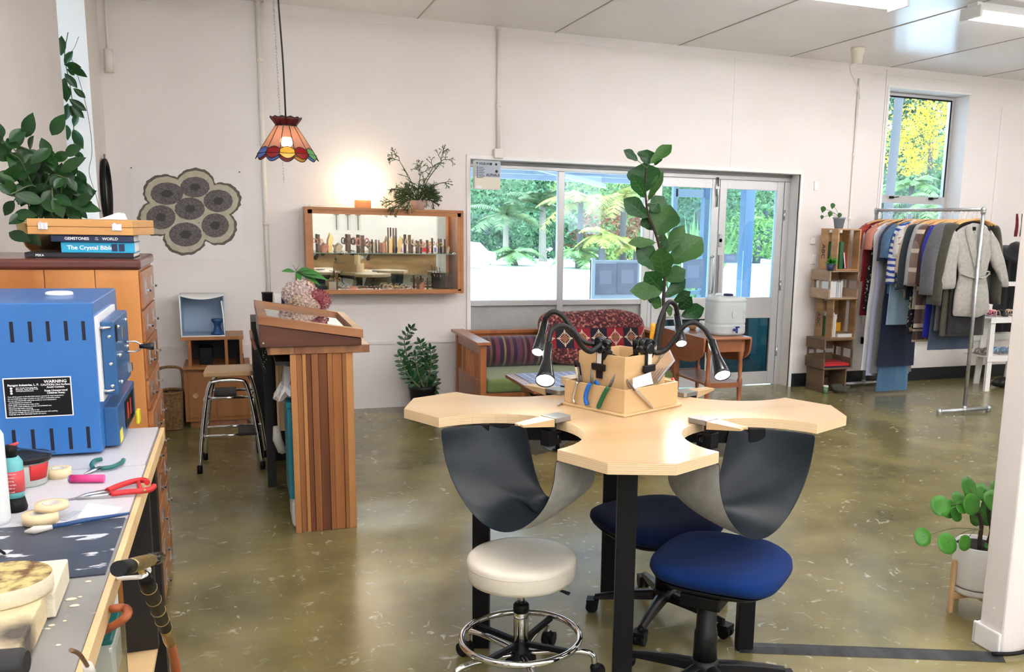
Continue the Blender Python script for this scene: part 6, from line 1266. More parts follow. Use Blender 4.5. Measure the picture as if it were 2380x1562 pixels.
def jw(px, top, fl, kind, m, lab, cat, name, w=6, depth=7.60, grp=None):
    z0 = zs_ if fl == 's' else zb; c = AY(px, 600, depth); h = max(.012, AY(px, top, depth).z-z0); w_ = w*.0035/2; t = thing(name, lab, cat, (c.x, depth, z0), 0, grp); g = G(t)
    if kind == 'post': g.tube([(c.x, depth, z0), (c.x, depth, z0+h)], w_, 8); g.build('post_body', m, t)
    elif kind == 'block': g.box(c.x-w_, c.x+w_, depth-.012, depth+.012, z0, z0+h); g.build('block_body', m, t, bevel=.001)
    elif kind == 'ear':       # post carrying a pair of earrings
        g.box(c.x-w_*.35, c.x+w_*.35, depth-.008, depth+.008, z0, z0+h); g.build('post_body', 'jw_wood', t)
        for s in (-1, 1):
            g = G(t); zz = z0+h*.62; g.tube([(c.x+s*w_*.8+.35*w_*math.cos(a*PI/6), depth-.012, zz+w_*.7*math.sin(a*PI/6)) for a in range(12)], w_*.16, 6, closed=True); g.build('earring', m, t)
    elif kind == 'ring': 
        g.tube([(c.x+w_*math.cos(a*PI/8), depth, z0+w_*1.05+w_*math.sin(a*PI/8)) for a in range(16)], w_*.28, 8, closed=True); g.build('ring_band', m, t)
    elif kind == 'fan':
        g.extr([(c.x-w_, depth, z0), (c.x+w_*.3, depth, z0), (c.x+w_, depth, z0+h*.7), (c.x+w_*.2, depth, z0+h), (c.x-w_*.9, depth, z0+h*.6)], (0, .006, 0)); g.build('card_body', m, t)
    return t
TOP = 'jewellery on the glass shelf'; BOT = 'jewellery on the floor of the display case'
items = [(742, 545, 's', 'ear', 'copper', 14, 'orange round earrings at the left end of the shelf'), (770, 540, 's', 'fan', 'gold', 12, 'tall gold twisted bracelet on the left of the shelf'), (757, 565, 's', 'fan', 'jw_pink', 16, 'pink card fan beside the gold bracelet'), (790, 565, 's', 'fan', 'jw_pale', 16, 'pale shell dish left of the thick wooden post'), (812, 545, 's', 'ear', 'jw_dark', 20, 'thick dark wooden post with dark earrings'), (843, 547, 's', 'ear', 'jw_pink', 24, 'post with red orange fan earrings'), (870, 563, 's', 'block', 'jw_pale', 5, 'small pale block between fan earrings and twin posts'), (874, 558, 's', 'post', 'jw_wood', 4, 'left of the short twin posts'), (881, 558, 's', 'post', 'jw_wood', 4, 'right of the short twin posts'), (893, 565, 's', 'block', 'jw_pink', 6, 'small pink block left of two white stubs'), (899, 562, 's', 'post', 'jw_pale', 3, 'pale stub left of the tallest posts'), (915, 530, 's', 'post', 'jw_wood', 4, 'tallest wooden post, left one'), (921, 530, 's', 'post', 'jw_dark', 4, 'tallest wooden post, right one'), (909, 548, 's', 'fan', 'gold', 10, 'gold pleated card behind the tallest posts'), (930, 547, 's', 'fan', 'gold', 12, 'gold pleated card right of the tallest posts'), (952, 546, 's', 'ear', 'jw_pale', 18, 'post with pale butterfly earrings'), (972, 560, 's', 'ear', 'gold', 12, 'short post with gold leaf earrings'), (979, 560, 's', 'post', 'jw_wood', 4, 'short post beside the gold leaf earrings'), (993, 558, 's', 'ear', 'copper', 16, 'twin posts with dark copper rings'), (1020, 555, 's', 'ear', 'gold', 12, 'post with gold drop earrings near the right end'), (1034, 556, 's', 'post', 'jw_dark', 4, 'single dark post near the right end of the shelf'), (1042, 571, 's', 'fan', 'jw_pale', 8, 'pale card at the right end of the shelf')]
for px, tp, fl_, kd, m_, w, lab in items: jw(px, tp, fl_, kd, m_, lab, 'jewellery display', 'jewellery_display', w, 7.60+.03*((px*7) % 3-1), TOP)
items = [(745, 664, 'b', 'block', 'jw_dark', 26, 'flat black tray at the left end of the case floor'), (771, 655, 'b', 'block', 'jw_pale', 16, 'pale honeycomb block on the case floor'), (782, 633, 'b', 'ear', 'gold', 12, 'dark upright stand with curved bangle'), (796, 668, 'b', 'ring', 'silver', 8, 'first small silver ring from the left on the case floor'), (806, 668, 'b', 'ring', 'silver', 8, 'second small silver ring from the left on the case floor'), (820, 668, 'b', 'fan', 'copper', 22, 'copper flat brooch on the case floor'), (843, 669, 'b', 'fan', 'jw_pale', 22, 'cream leaf brooch on the case floor'), (873, 668, 'b', 'ring', 'jw_dark', 9, 'dark ring in front of the reflected tool stand'), (895, 658, 'b', 'ring', 'jw_pale', 12, 'pale wooden bangle in the middle of the case floor'), (905, 658, 'b', 'ring', 'jw_pale', 12, 'second pale wooden bangle, just right of the first'), (921, 658, 'b', 'ring', 'gold', 10, 'gold ring right of the pale bangles'), (932, 658, 'b', 'ring', 'jw_pale', 10, 'ivory ring right of the gold ring'), (943, 656, 'b', 'ring', 'silver', 10, 'silver ring left of the dark posts'), (954, 660, 'b', 'ring', 'jw_pale', 8, 'white ring beside the dark posts'), (970, 643, 'b', 'ear', 'jw_wood', 12, 'dark wooden post with small earrings on the case floor'), (982, 655, 'b', 'fan', 'copper', 14, 'brown leaf card between the dark posts'), (993, 646, 'b', 'ear', 'jw_wood', 12, 'second dark wooden post with earrings on the case floor'), (956, 670, 'b', 'fan', 'gold', 18, 'flat gold leaf at the front of the case floor')]
for px, tp, fl_, kd, m_, w, lab in items: jw(px, tp, fl_, kd, m_, lab, 'jewellery display', 'jewellery_display', w, 7.58+.03*((px*5) % 3-1)+.01, BOT)
t = thing('earring_rack', 'clear acrylic rack of small earrings at the right of the case floor', 'earring rack', AY(1030, 665, 7.62)); a = AY(1005, 634, 7.6); b = AY(1052, 664, 7.6); g = G(t)
for y in (7.58, 7.64): g.box(a.x, b.x, y, y+.003, zb, a.z)
g.box(a.x, b.x, 7.58, 7.643, a.z, a.z+.003); g.build('acrylic', 'glass_case', t)
for k in range(7): g = G(t); x = a.x+.012+(b.x-a.x-.024)*k/6; g.tube([(x, 7.577, a.z-.01), (x, 7.576, a.z-.035-.006*(k % 3))], .003, 6); g.build('earring', 'jw_wood' if k % 2 else 'silver', t)
for k, (px, h) in enumerate(((1016, .05), (1022, .045))): g = G(t); x = AY(px, 600, 7.6).x; g.tube([(x, 7.6, a.z+.004), (x-.004, 7.6, a.z+h)], .003, 6); g.build('pin_stand', 'jw_dark', t)
# globe lamp
LC_ = AY(842, 440, 7.61); t = thing('globe_lamp', 'glowing white globe lamp on a wooden foot on top of the display case', 'lamp', (LC_.x, 7.61, dz1+.0005))
M['globe'] = mat('globe', (1, .95, .85), emit=5, ecol=(1, .78, .46)); Rg = .118; cz = LC_.z+.003
g = G(t); g.lathe([(.04, -Rg*.74), (.075, -Rg*.66), (.105, -Rg*.45), (.128, -.01), (.124, .035), (.10, .068), (.062, .085), (.045, .087), (.045, .080), (0, .078)], (LC_.x, 7.61, cz), 36); g.lathe([(0, -Rg*.74), (.04, -Rg*.74)], (LC_.x, 7.61, cz), 36); g.build('globe_shade', 'globe', t)
g = G(t); g.box(LC_.x-.062, LC_.x+.062, 7.57, 7.65, dz1+.0005, cz-Rg*.745); g.build('wooden_foot', 'caseframe', t, bevel=.003)
g = G((dcx0+.06, 7.55, dz1+.001)); g.box(dcx0+.04, dcx0+.10, 7.53, 7.57, dz1+.001, dz1+.016); g.tube(bez([(dcx0+.10, 7.55, dz1+.008), (dcx0+.25, 7.55, dz1+.022), (LC_.x-.065, 7.58, dz1+.006)], 6), .002, 5); g.tube(bez([(dcx0+.04, 7.55, dz1+.008), (dcx0-.02, 7.6, dz1-.03), (dcx0-.03, 7.6, 1.3), (dcx0-.01, 7.6, 1.0)], 6), .0022, 5); o = g.build('inline_switch', 'conduit'); tag(o, 'white inline switch and wire on the left end of the display case', 'switch')
# mistletoe cactus
pc = AY(972, 480, 7.6); t = thing('potted_plant', 'wiry mistletoe cactus in a pink pot on the display case', 'potted plant', (pc.x, 7.6, dz1+.0005)); g = G(t); g.lathe([(0, 0), (.045, 0), (.062, .055), (.066, .075), (.060, .075), (0, .06)], (pc.x, 7.6, dz1+.0005), 26); g.build('pot', 'pink_pot', t); g = G(t); g.lathe([(0, .066), (.056, .064)], (pc.x, 7.6, dz1+.0005), 16); g.build('soil', 'soil', t)
g = G(t); r = random.Random(8); base = Vector((pc.x, 7.6, dz1+.07))
def rh(p, d, L, r0, dep):
    q = p+d*L
    if q.y > YB-.02: q.y = YB-.02
    if dz0 < q.z < dz1+.005 and q.y > 7.49: q.z = dz1+.006
    g.tube([p, (p+q)/2+Vector((r.uniform(-1, 1), r.uniform(-1, 1), r.uniform(-1, 1)))*L*.08, q], [r0, r0*.9, r0*.8], 4, caps=False)
    if dep <= 0: return
    for k in range(r.choice((2, 2, 3))):
        n_ = (d+Vector((r.uniform(-1, 1), r.uniform(-.8, .8), r.uniform(-1, .9)))*.75+Vector((0, 0, -.12 if d.z < .3 else 0))).normalized(); rh(q, n_, L*r.uniform(.68, .9), r0*.88, dep-1)
for k in range(26):
    a = r.uniform(0, 2*PI); d = Vector((math.cos(a)*1.1, -abs(math.sin(a))*.5, r.uniform(.0, 1.2))).normalized(); rh(base+Vector((d.x*.03, d.y*.03, 0)), d, .052, .0036, 4)
for tx, ty, n_ in ((1018, 385, 5), (935, 385, 5), (1000, 400, 4), (940, 440, 5), (940, 470, 5), (1015, 430, 4), (960, 460, 5), (925, 465, 4), (975, 420, 5), (985, 450, 4)):
    e = AY(tx, ty, 7.52); m_ = (base+e)/2+Vector((0, 0, .03)); g.tube(bez([base, m_, e], 4), [.004]*4+[.0036]*5, 4, caps=False); rh(e, (e-m_).normalized(), .045, .0034, n_); rh(m_, Vector((r.uniform(-1, 1), -.4, r.uniform(-.2, 1))).normalized(), .045, .003, n_-2)
g.build('stems', 'leaf_rhip', t)

# zz plant -------------------------------------------------------------------
zp = AY(983, 925, 7.42); t = thing('potted_plant', 'dark glossy zz plant in a black pot on the floor by the back wall', 'potted plant', (zp.x, 7.42, 0)); g = G(t); g.lathe([(0, 0), (.085, 0), (.115, .20), (.122, .21), (.122, .24), (.112, .24), (0, .215)], (zp.x, 7.42, 0), 30); g.build('pot', 'blackplastic', t); g = G(t); g.lathe([(0, .225), (.108, .222)], (zp.x, 7.42, 0), 20); g.build('soil', 'soil', t)
g = G(t); gs = G(t)
for px_, n_, seed in (([(975, 905), (960, 870), (946, 830), (940, 790), (955, 765)], 12, 1), ([(985, 905), (990, 860), (986, 825), (976, 798)], 11, 2), ([(990, 905), (998, 870), (1002, 840), (1000, 812)], 10, 3), ([(980, 905), (955, 880), (940, 855), (930, 828)], 8, 4), ([(995, 908), (1005, 900), (1010, 885)], 4, 5), ([(988, 905), (975, 880), (968, 850), (965, 828)], 8, 6)):
    r = random.Random(seed); P2 = bez([AY(x, y, 7.40+.05*math.sin(seed)) for x, y in px_], 6); gs.tube(P2, [.010-.007*i/len(P2) for i in range(len(P2))], 6)
    for k in range(n_):
        i = int(3+(len(P2)-4)*k/(n_-1)); q = P2[i]; tn = (P2[i]-P2[i-1]).normalized(); sdv = tn.cross(Vector((0, 1, 0))).normalized()
        for sg in (-1, 1): L = .085*(1-.35*k/n_)*r.uniform(.85, 1.1); dv = (tn*.55+sdv*sg+Vector((0, r.uniform(-.5, .1), 0))).normalized(); g.leaf(q, q+dv*L, L*.42, (r.uniform(-.3, .3), -1, .4), fold=.08, droop=.1)
    g.leaf(P2[-1], P2[-1]+(P2[-1]-P2[-3]).normalized()*.06, .025, (0, -1, .2))
g.build('leaves', 'leaf_zz', t); gs.build('stems', 'stem', t)

# daybed ----------------------------------------------------------------------
DX0, DX1, DY0, DY1 = 1.72, 3.44, 6.74, 7.60; db = thing('daybed', 'wooden daybed with slatted arm and green mattress under the big window', 'daybed', (2.58, 7.17, 0)); za = .655
for x0 in (DX0, DX1-.05):
    for y0, y1 in ((DY0, DY0+.06), (DY1-.06, DY1)): g = G(db); g.box(x0, x0+.05, y0, y1, 0, za); g.build('post', 'daybed', db, bevel=.004)
    g = G(db); g.box(x0-.035, x0+.075, DY0-.04, DY1+.01, za, za+.025); g.build('arm_top', 'daybed', db, bevel=.004)
    g = G(db); g.box(x0+.008, x0+.042, DY0+.06, DY1-.06, za-.085, za); g.build('arm_rail', 'daybed', db); g = G(db); g.box(x0+.008, x0+.042, DY0+.06, DY1-.06, .10, .36); g.build('arm_panel', 'daybed', db)
    for k in range(4): y = DY0+.06+(DY1-DY0-.12)*(k+1)/5; g = G(db); g.box(x0+.012, x0+.038, y-.022, y+.022, .36, za-.085); g.build('slat', 'daybed', db)
g = G(db); g.box(DX0+.05, DX1-.05, DY0+.01, DY0+.05, .10, .27); g.build('front_rail', 'daybed', db, bevel=.003); g = G(db); g.box(DX0+.05, DX1-.05, DY1-.05, DY1-.01, .10, .64); g.build('back_panel', 'daybed', db); g = G(db); g.box(DX0+.05, DX1-.05, DY1-.07, DY1+.01, .64, .67); g.build('back_rail', 'daybed', db, bevel=.003)
g = G((2.5, 7.1, .27)); rr_ = random.Random(9)
g.box(DX0+.055, DX1-.055, DY0-.01, DY1-.06, .272, .385); o = g.build('mattress', 'green_cushion', bevel=.03, seg=4); tag(o, 'green seat mattress lying on the daybed', 'mattress')
M['bolster'] = banded('bolster', [(0, (.035, .008, .022)), (.10, (.13, .03, .05)), (.22, (.03, .012, .045)), (.34, (.20, .15, .07)), (.40, (.045, .012, .03)), (.52, (.12, .045, .05)), (.62, (.025, .01, .04)), (.72, (.10, .03, .06)), (.86, (.05, .02, .03)), (.93, (.14, .07, .05))], 'X', .30, rough=.9, sheen=.3)
ba = AY(1122, 810, 7.34); g = G((2.25, 7.34, .50)); R9 = Matrix.Rotation(PI/2, 3, 'Y'); g.lathe([(0, 0), (.07, .004), (.105, .02), (.125, .06), (.13, .15), (.13, .75), (.12, .85), (.08, .88), (0, .885)], (1.80, 7.36, .512), 28, R=R9); o = g.build('bolster_cushion', 'bolster'); tag(o, 'long purple and brown striped bolster on the left of the daybed', 'cushion')
def kilim():
    m = mat('kilim', (.2, .03, .03), rough=.95, sheen=.3, bump=.5, bscale=90); nt = m.node_tree; p = nt.nodes['Principled BSDF']; tc = _n(nt, 'ShaderNodeTexCoord'); sp = _n(nt, 'ShaderNodeSeparateXYZ'); nt.links.new(tc.outputs['Object'], sp.inputs[0])
    def mth(op, a, b=None, c=None):
        n = _n(nt, 'ShaderNodeMath', operation=op)
        for i, q in enumerate((a, b, c)):
            if q is None: continue
            if isinstance(q, (int, float)): n.inputs[i].default_value = q
            else: nt.links.new(q, n.inputs[i])
        return n.outputs[0]
    def mix(f, a, b):
        n = _n(nt, 'ShaderNodeMixRGB')
        for i, q in enumerate((f, a, b)):
            if isinstance(q, tuple): n.inputs[i].default_value = rgb(q)
            else: nt.links.new(q, n.inputs[i])
        return n.outputs[0]
    S_ = .155; u = mth('FRACT', mth('MULTIPLY_ADD', sp.outputs['X'], 1/S_, 20.35)); cell = mth('FRACT', mth('MULTIPLY_ADD', sp.outputs['X'], .5/S_, 20.175)); par = mth('GREATER_THAN', cell, .5)
    v = mth('MULTIPLY', sp.outputs['Z'], 1/.16); inb = mth('LESS_THAN', mth('ABSOLUTE', v), .5)
    du = mth('ABSOLUTE', mth('SUBTRACT', u, .5)); dv = mth('ABSOLUTE', v); dd = mth('ADD', du, dv)
    # stepped diamond
    sd_u = mth('DIVIDE', mth('FLOOR', mth('MULTIPLY', du, 14)), 14); sd_v = mth('DIVIDE', mth('FLOOR', mth('MULTIPLY', dv, 14)), 14); ds = mth('ADD', sd_u, sd_v)
    ring = mth('MULTIPLY', mth('GREATER_THAN', ds, .22), mth('LESS_THAN', ds, .34)); core = mth('LESS_THAN', ds, .16)
    arm = mth('MULTIPLY', mth('LESS_THAN', mth('MINIMUM', du, dv), .035), mth('LESS_THAN', dd, .46)); arm = mth('MULTIPLY', arm, mth('GREATER_THAN', dd, .24)); wh = mth('MAXIMUM', ring, arm)
    no = _n(nt, 'ShaderNodeTexNoise'); no.inputs['Scale'].default_value = 45; nt.links.new(tc.outputs['Object'], no.inputs['Vector']); r = _n(nt, 'ShaderNodeValToRGB'); e = r.color_ramp.elements; e[0].position = .42; e[0].color = (.045, .012, .02, 1); e[1].position = .56; e[1].color = (.22, .035, .035, 1); q = e.new(.64); q.color = (.42, .20, .15, 1); nt.links.new(no.outputs[0], r.inputs[0])
    band = mix(par, (.014, .010, .022), (.30, .012, .025)); band = mix(wh, band, (.62, .52, .38)); band = mix(core, band, (.30, .12, .06)); nt.links.new(mix(inb, r.outputs[0], band), p.inputs['Base Color']); return m
M['kilim'] = kilim()
kc = Vector((2.87, 7.30, .625)); g = G(kc); tilt = Matrix.Rotation(-.28, 3, 'X')
def pil(hw, hh, th, c, R):
    def f(u, v):
        a = 2*PI*u; x = math.copysign(abs(math.cos(a))**.35, math.cos(a)); z = math.copysign(abs(math.sin(a))**.35, math.sin(a)); ph = v*PI; rad = abs(math.sin(ph))**.55; y = -math.cos(ph); e = 1-.06*abs(x)**3*abs(z)**3
        return Vector(c)+R @ Vector((x*hw*rad*e, y*th*(1-rad*rad*.15), z*hh*rad*e+.010*math.sin(x*5)))
    return f
g.grid(pil(.50, .235, .085, kc, tilt), 72, 22, closeu=True); o = g.build('kilim_cushion', 'kilim'); tag(o, 'large dark red kilim cushion with white star motifs on the daybed', 'cushion')
# coffee table with blue gridded cloth
CT0 = thing('coffee_table', 'low dark wooden table in front of the daybed', 'coffee table', (2.35, 6.1, 0)); cx0, cx1, cy0, cy1, czz = 1.84, 2.92, 5.76, 6.46, .47
g = G(CT0); g.box(cx0, cx1, cy0, cy1, czz-.028, czz); g.build('table_top', 'table_rimu', CT0, bevel=.008); g = G(CT0); g.box(cx0+.10, cx1-.1, cy0+.08, cy1-.08, czz-.11, czz-.028); g.build('apron', 'table_rimu', CT0)
for x in (cx0+.12, cx1-.17):
    for y in (cy0+.1, cy1-.15): g = G(CT0); g.box(x, x+.05, y, y+.05, 0, czz-.028, top=1); g.build('leg', 'table_rimu', CT0)
mm('black_iron', (.015, .015, .018), rough=.4); g = G(CT0); g.tube(bez([(cx0+.07, cy0+.30, .43), (cx0+.09, cy0+.28, .36), (cx0+.05, cy0+.3, .30), (cx0+.09, cy0+.32, .22)], 5), .018, 8); g.ball((cx0+.09, cy0+.25, .33), .035, n=12, m=6); g.build('iron_latch', 'black_iron', CT0)
M['gridcloth'] = checks('gridcloth', (.06, .14, .38), (.42, .50, .66), (.55, .62, .76), s=.062, ax=('X', 'Y'), rough=.8, w=.16)
g = G((2.15, 6.1, czz+.001)); g.box(cx0+.07, cx0+.60, cy0+.02, cy1-.02, czz+.001, czz+.005); o = g.build('grid_cloth', 'gridcloth'); tag(o, 'blue and white gridded mat on the low table', 'mat')
g = G((2.6, 6.1, czz+.001)); g.box(cx0+.62, cx0+.86, cy0+.25, cy1-.05, czz+.001, czz+.006, rz=.2); o = g.build('magazine', 'label_blue'); tag(o, 'pale magazine lying beside the gridded mat', 'magazine')

# fiddle leaf fig -----------------------------------------------------------------
FY = 6.60; fb = AY(1533, 800, FY); t = thing('fiddle_leaf_fig', 'tall fiddle leaf fig rising in front of the window centre', 'potted plant', (fb.x, FY, 0)); g = G(t); g.lathe([(0, 0), (.10, 0), (.13, .24), (.136, .25), (.125, .25), (0, .22)], (fb.x, FY, 0), 28); g.build('pot', 'cream', t); g = G(t); g.lathe([(0, .23), (.12, .228)], (fb.x, FY, 0), 18); g.build('soil', 'soil', t)
def zf(x, y, d=0): return AY(1440+x/3.718, 320+y/3.718, FY+d)
tk = bez([Vector((fb.x, FY, .23)), AY(1533, 800, FY), zf(385, 1560), zf(378, 1400), zf(388, 1230), zf(362, 1060), zf(345, 950), zf(315, 840), zf(258, 690), zf(235, 600), zf(224, 480), zf(222, 380), zf(235, 260)], 5)
g = G(t); g.tube(tk, [.017-.011*i/len(tk)+.0012*(i % 2) for i in range(len(tk))], 8); g.build('stem', 'bark', t)
SHP = (.12, .42, .60, .72, .92, 1, .88, .5, 0); LV = [(160, 200, 40, 105, 62, 0), (235, 235, 240, 98, 130, 0), (262, 225, 455, 50, 85, 1), (300, 240, 360, 140, 50, 0), (220, 475, 205, 215, 215, 0), (222, 520, 108, 320, 90, 0), (247, 545, 375, 290, 62, 2), (245, 690, 38, 528, 120, 0), (262, 690, 390, 500, 125, 0), (318, 845, 440, 578, 205, 1), (285, 800, 200, 680, 90, 0), (312, 905, 82, 905, 75, 1), (390, 1000, 560, 755, 100, 2), (435, 1090, 717, 850, 195, 1), (330, 1145, 155, 925, 150, 0), (385, 1225, 345, 955, 160, 1), (400, 1235, 570, 1140, 118, 1), (372, 1330, 225, 1165, 135, 0), (367, 1338, 100, 1320, 120, 1), (390, 1385, 572, 1215, 95, 0), (360, 1425, 235, 1345, 85, 0), (465, 1425, 612, 1330, 72, 0), (510, 1485, 622, 1378, 95, 0), (530, 1545, 738, 1470, 105, 0), (365, 1450, 282, 1428, 66, 2), (330, 880, 418, 868, 100, 0), (440, 1545, 420, 1445, 45, 1), (350, 985, 410, 885, 62, 0), (330, 560, 280, 640, 100, 0)]
g0 = G(t); g2 = G(t); r = random.Random(5)
for i, (bx_, by, tx, ty, w, kd) in enumerate(LV):
    d0 = .0 if i not in (1, 3, 8, 10, 25) else .06; d1 = d0+r.uniform(-.10, .03) if i not in (1, 3, 8, 10, 25) else .10
    a = zf(bx_, by, d0); b = zf(tx, ty, d1); W3 = w/3.718*.0035*1.25; nv = Vector((-.42+r.uniform(-.25, .25), -.9, r.uniform(.0, .4)))
    (g2 if kd else g0).leaf(a, b, W3*1.08, nv, fold=.07, droop=.14, vein=.0022, shape=SHP, wav=.03)
    k = min(range(len(tk)), key=lambda q: (tk[q]-a).length); g0.mi = 1; g0.tube([tk[k], a+(b-a)*.04], .0028, 5); g0.mi = 0
g0.build('dark_leaves', ['leaf_fig', 'leaf_vein'], t); g2.build('light_leaves', ['leaf_fig2', 'leaf_vein'], t)

# drop-leaf table & water jug --------------------------------------------------------
dt = thing('drop_leaf_table', 'small reddish wooden drop-leaf table with turned legs by the glass door', 'table', (3.56, 6.6, 0)); tx0, tx1, ty0, ty1, tz = 3.37, 3.76, 6.15, 6.98, .742
g = G(dt); g.box(tx0, tx1, ty0, ty1, tz-.020, tz); g.build('table_top', 'table_rimu', dt, bevel=.005); g = G(dt); g.box(tx0+.03, tx1-.03, ty0+.04, ty1-.04, tz-.12, tz-.02); g.build('apron', 'table_rimu', dt)
for x in (tx0-.004, tx1+.004):
    g = G(dt); s = -1 if x < 3.5 else 1; pts = [(x, ty0+.02, tz-.004)]+[(x, (ty0+ty1)/2+.40*math.cos(PI+PI*k/14), tz-.03-.20*math.sin(PI*k/14)**.6) for k in range(15)]+[(x, ty1-.02, tz-.004)]; g.extr(pts, (.014*s, 0, 0)); g.build('drop_leaf', 'table_rimu', dt)
prof = [(.020, .0), (.016, .04), (.021, .07), (.021, .09), (.012, .10), (.020, .30), (.022, .34), (.022, .39), (.013, .41), (.019, .50), (.015, .56), (.022, .60), (.022, tz-.02)]
for x in (tx0+.05, tx1-.05):
    for y in (ty0+.06, ty1-.06): g = G(dt); g.lathe(prof, (x, y, 0), 16, caps=True); g.build('leg', 'table_rimu', dt)
g = G(dt); g.box(tx0+.035, tx1-.035, ty0+.045, ty0+.075, .335, .375); g.box(tx0+.035, tx1-.035, ty1-.075, ty1-.045, .335, .375); g.box(tx0+.035, tx1-.035, ty0+.075, ty1-.075, .355, .370); g.build('lower_shelf', 'table_rimu', dt)
jc = Vector((AY(1687, 700, 6.36).x, 6.36, tz+.001)); jz = AY(1687, 688, 6.36).z-jc.z; t = thing('water_dispenser', 'white plastic water dispenser with blue tap on the drop-leaf table', 'water dispenser', jc); mm('jug_blue', (.01, .03, .22), rough=.3); mm('cap_blue', (.01, .015, .05), rough=.4)
def jug(u, v):
    prf = [(0, .80), (.02, .95), (.06, 1), (.26, 1), (.285, .965), (.31, 1), (.80, 1), (.86, .98), (.88, 1.02), (.93, 1.02), (.97, .90), (1, .5)]; z = prf[-1][0]*v
    for (a, ra), (b, rb) in zip(prf, prf[1:]):
        if a <= v <= b: q = ra+(rb-ra)*(v-a)/(b-a)
    a = 2*PI*u; e = .55; return (jc.x+.150*q*math.copysign(abs(math.cos(a))**e, math.cos(a)), jc.y+.125*q*math.copysign(abs(math.sin(a))**e, math.sin(a)), jc.z+.002+jz*v)
g = G(t); g.grid(jug, 48, 40, closeu=True); q = [g.v(jug(k/48, 1)) for k in range(48)]; g.face(q); q = [g.v(jug(k/48, 0)) for k in range(48)]; g.face(q); g.build('jug_body', 'waterjug', t)
g = G(t); g.lathe([(0, 0), (.040, 0), (.040, .012), (.036, .018), (0, .018)], jc+Vector((.02, 0, jz+.001)), 24); g.build('screw_cap', 'cap_blue', t); g = G(t); g.tube(bez([jc+Vector((-.10, 0, jz-.01)), jc+Vector((-.09, 0, jz+.012)), jc+Vector((-.05, 0, jz+.014)), jc+Vector((-.03, 0, jz))], 5), .010, 8); g.build('handle', 'waterjug', t)
tp_ = AY(1708, 767, 6.22); g = G(t); g.tube([(tp_.x, 6.245, tp_.z), (tp_.x, 6.19, tp_.z)], .011, 12); g.tube([(tp_.x+.006, 6.20, tp_.z+.022), (tp_.x+.006, 6.20, tp_.z-.022)], .009, 10); g.box(tp_.x-.005, tp_.x+.025, 6.19, 6.205, tp_.z+.018, tp_.z+.03); g.build('tap', 'jug_blue', t)
g = G(t)
for sx in (-.03, .03): g.tube([(jc.x+sx+.05+.028*math.cos(a)*(1 if sx > 0 else -1), jc.y-.1265, jc.z+jz*.55+.035*math.sin(a)) for a in [(-.9+1.8*k/8) for k in range(9)]], .003, 5)
o = g.build('printed_arcs', 'label_blue', t); o['kind'] = 'stuff'; g = G(t); g.box(jc.x-.005, jc.x+.025, jc.y-.1275, jc.y-.126, jc.z+jz*.48, jc.z+jz*.60); g.box(jc.x+.10, jc.x+.115, jc.y-.1275, jc.y-.126, jc.z+jz*.46, jc.z+jz*.62); g.build('printed_label', 'alu', t)
for i, (px, m_, r_, lab) in enumerate(((1610, 'crate_light', .035, 'orange glazed cup on the drop-leaf table'), (1634, 'white', .030, 'white cup beside the water dispenser'))):
    c = AZ(px, 768, tz); y = min(max(c.y, 6.7), 6.9); c = Vector((AY(px, 760, y).x, y, tz+.001)); c.x = min(max(c.x, tx0+.05), tx1-.05); t = thing('cup', lab, 'cup', c); g = G(t); g.lathe([(0, 0), (r_*.7, 0), (r_, .03), (r_*1.05, .07), (r_*.93, .07), (r_*.85, .03), (0, .012)], c, 24); g.build('cup_body', m_, t); g = G(t); g.tube(bez([c+Vector((-r_, 0, .055)), c+Vector((-r_-.02, 0, .05)), c+Vector((-r_-.018, 0, .025)), c+Vector((-r_*.85, 0, .018))], 5), .004, 6); g.build('handle', m_, t)

# crate tower -------------------------------------------------------------------------
def crate(t, x0, x1, y0, y1, z0, z1, m, kind, floor=True):
    """wooden fruit crate lying on its side, open to the front (-Y); left and right ends face -X and +X"""
    b = .012
    def pt(nm, a): g = G(t); g.box(*a); g.build(nm, m, t, bevel=.0015)
    pt('bottom_board', (x0, x1, y0, y1, z0+.0005, z0+b)); pt('top_board', (x0, x1, y0, y1, z1-b, z1-.0005))
    h = z1-z0-2*b; d = y1-y0
    for X in (x0, x1-.018):
        if kind == 'v':
            for k, (a, c) in enumerate(((0, .36), (.60, 1.0))): pt('end_slat', (X, X+.016, y0+d*a, y0+d*c, z0+b, z1-b))
        elif kind == 'h':
            for a, c in ((0, .34), (.66, 1)): pt('end_slat', (X, X+.014, y0, y1, z0+b+h*a, z0+b+h*c))
            for a in (0, .5, .88): pt('end_post', (X+.0145, X+.0175, y0+d*a, y0+d*(a+.12), z0+b, z1-b))
        else: pt('end_board', (X, X+.016, y0, y1, z0+b, z1-b))
    for a, c in ((.05, .40), (.55, .92)): pt('back_slat', (x0+.018, x1-.018, y1-.010, y1, z0+b+h*a, z0+b+h*c))
CY0_, CY1_ = 7.34, 7.62; defs = [('c1', 1912, 1967, 911, 857, 'crate_dark', 's', 'dark weathered crate at the bottom of the crate tower'), ('c2', 1911, 1978, 857, 788, 'crate_dark', 'h', 'dark slatted crate second from the floor holding red books'), ('c3', 1934, 1990, 788, 695, 'crate', 'v', 'brown crate in the middle of the tower marked with letters'), ('c4', 1923, 1992, 694, 629, 'crate_pale', 'h', 'pale pinkish slatted crate holding white books'), ('c5', 1946, 2000, 629, 532, 'crate_light', 'v', 'orange brown crate at the top of the tower')]
cr = {}; zc_ = 0.0
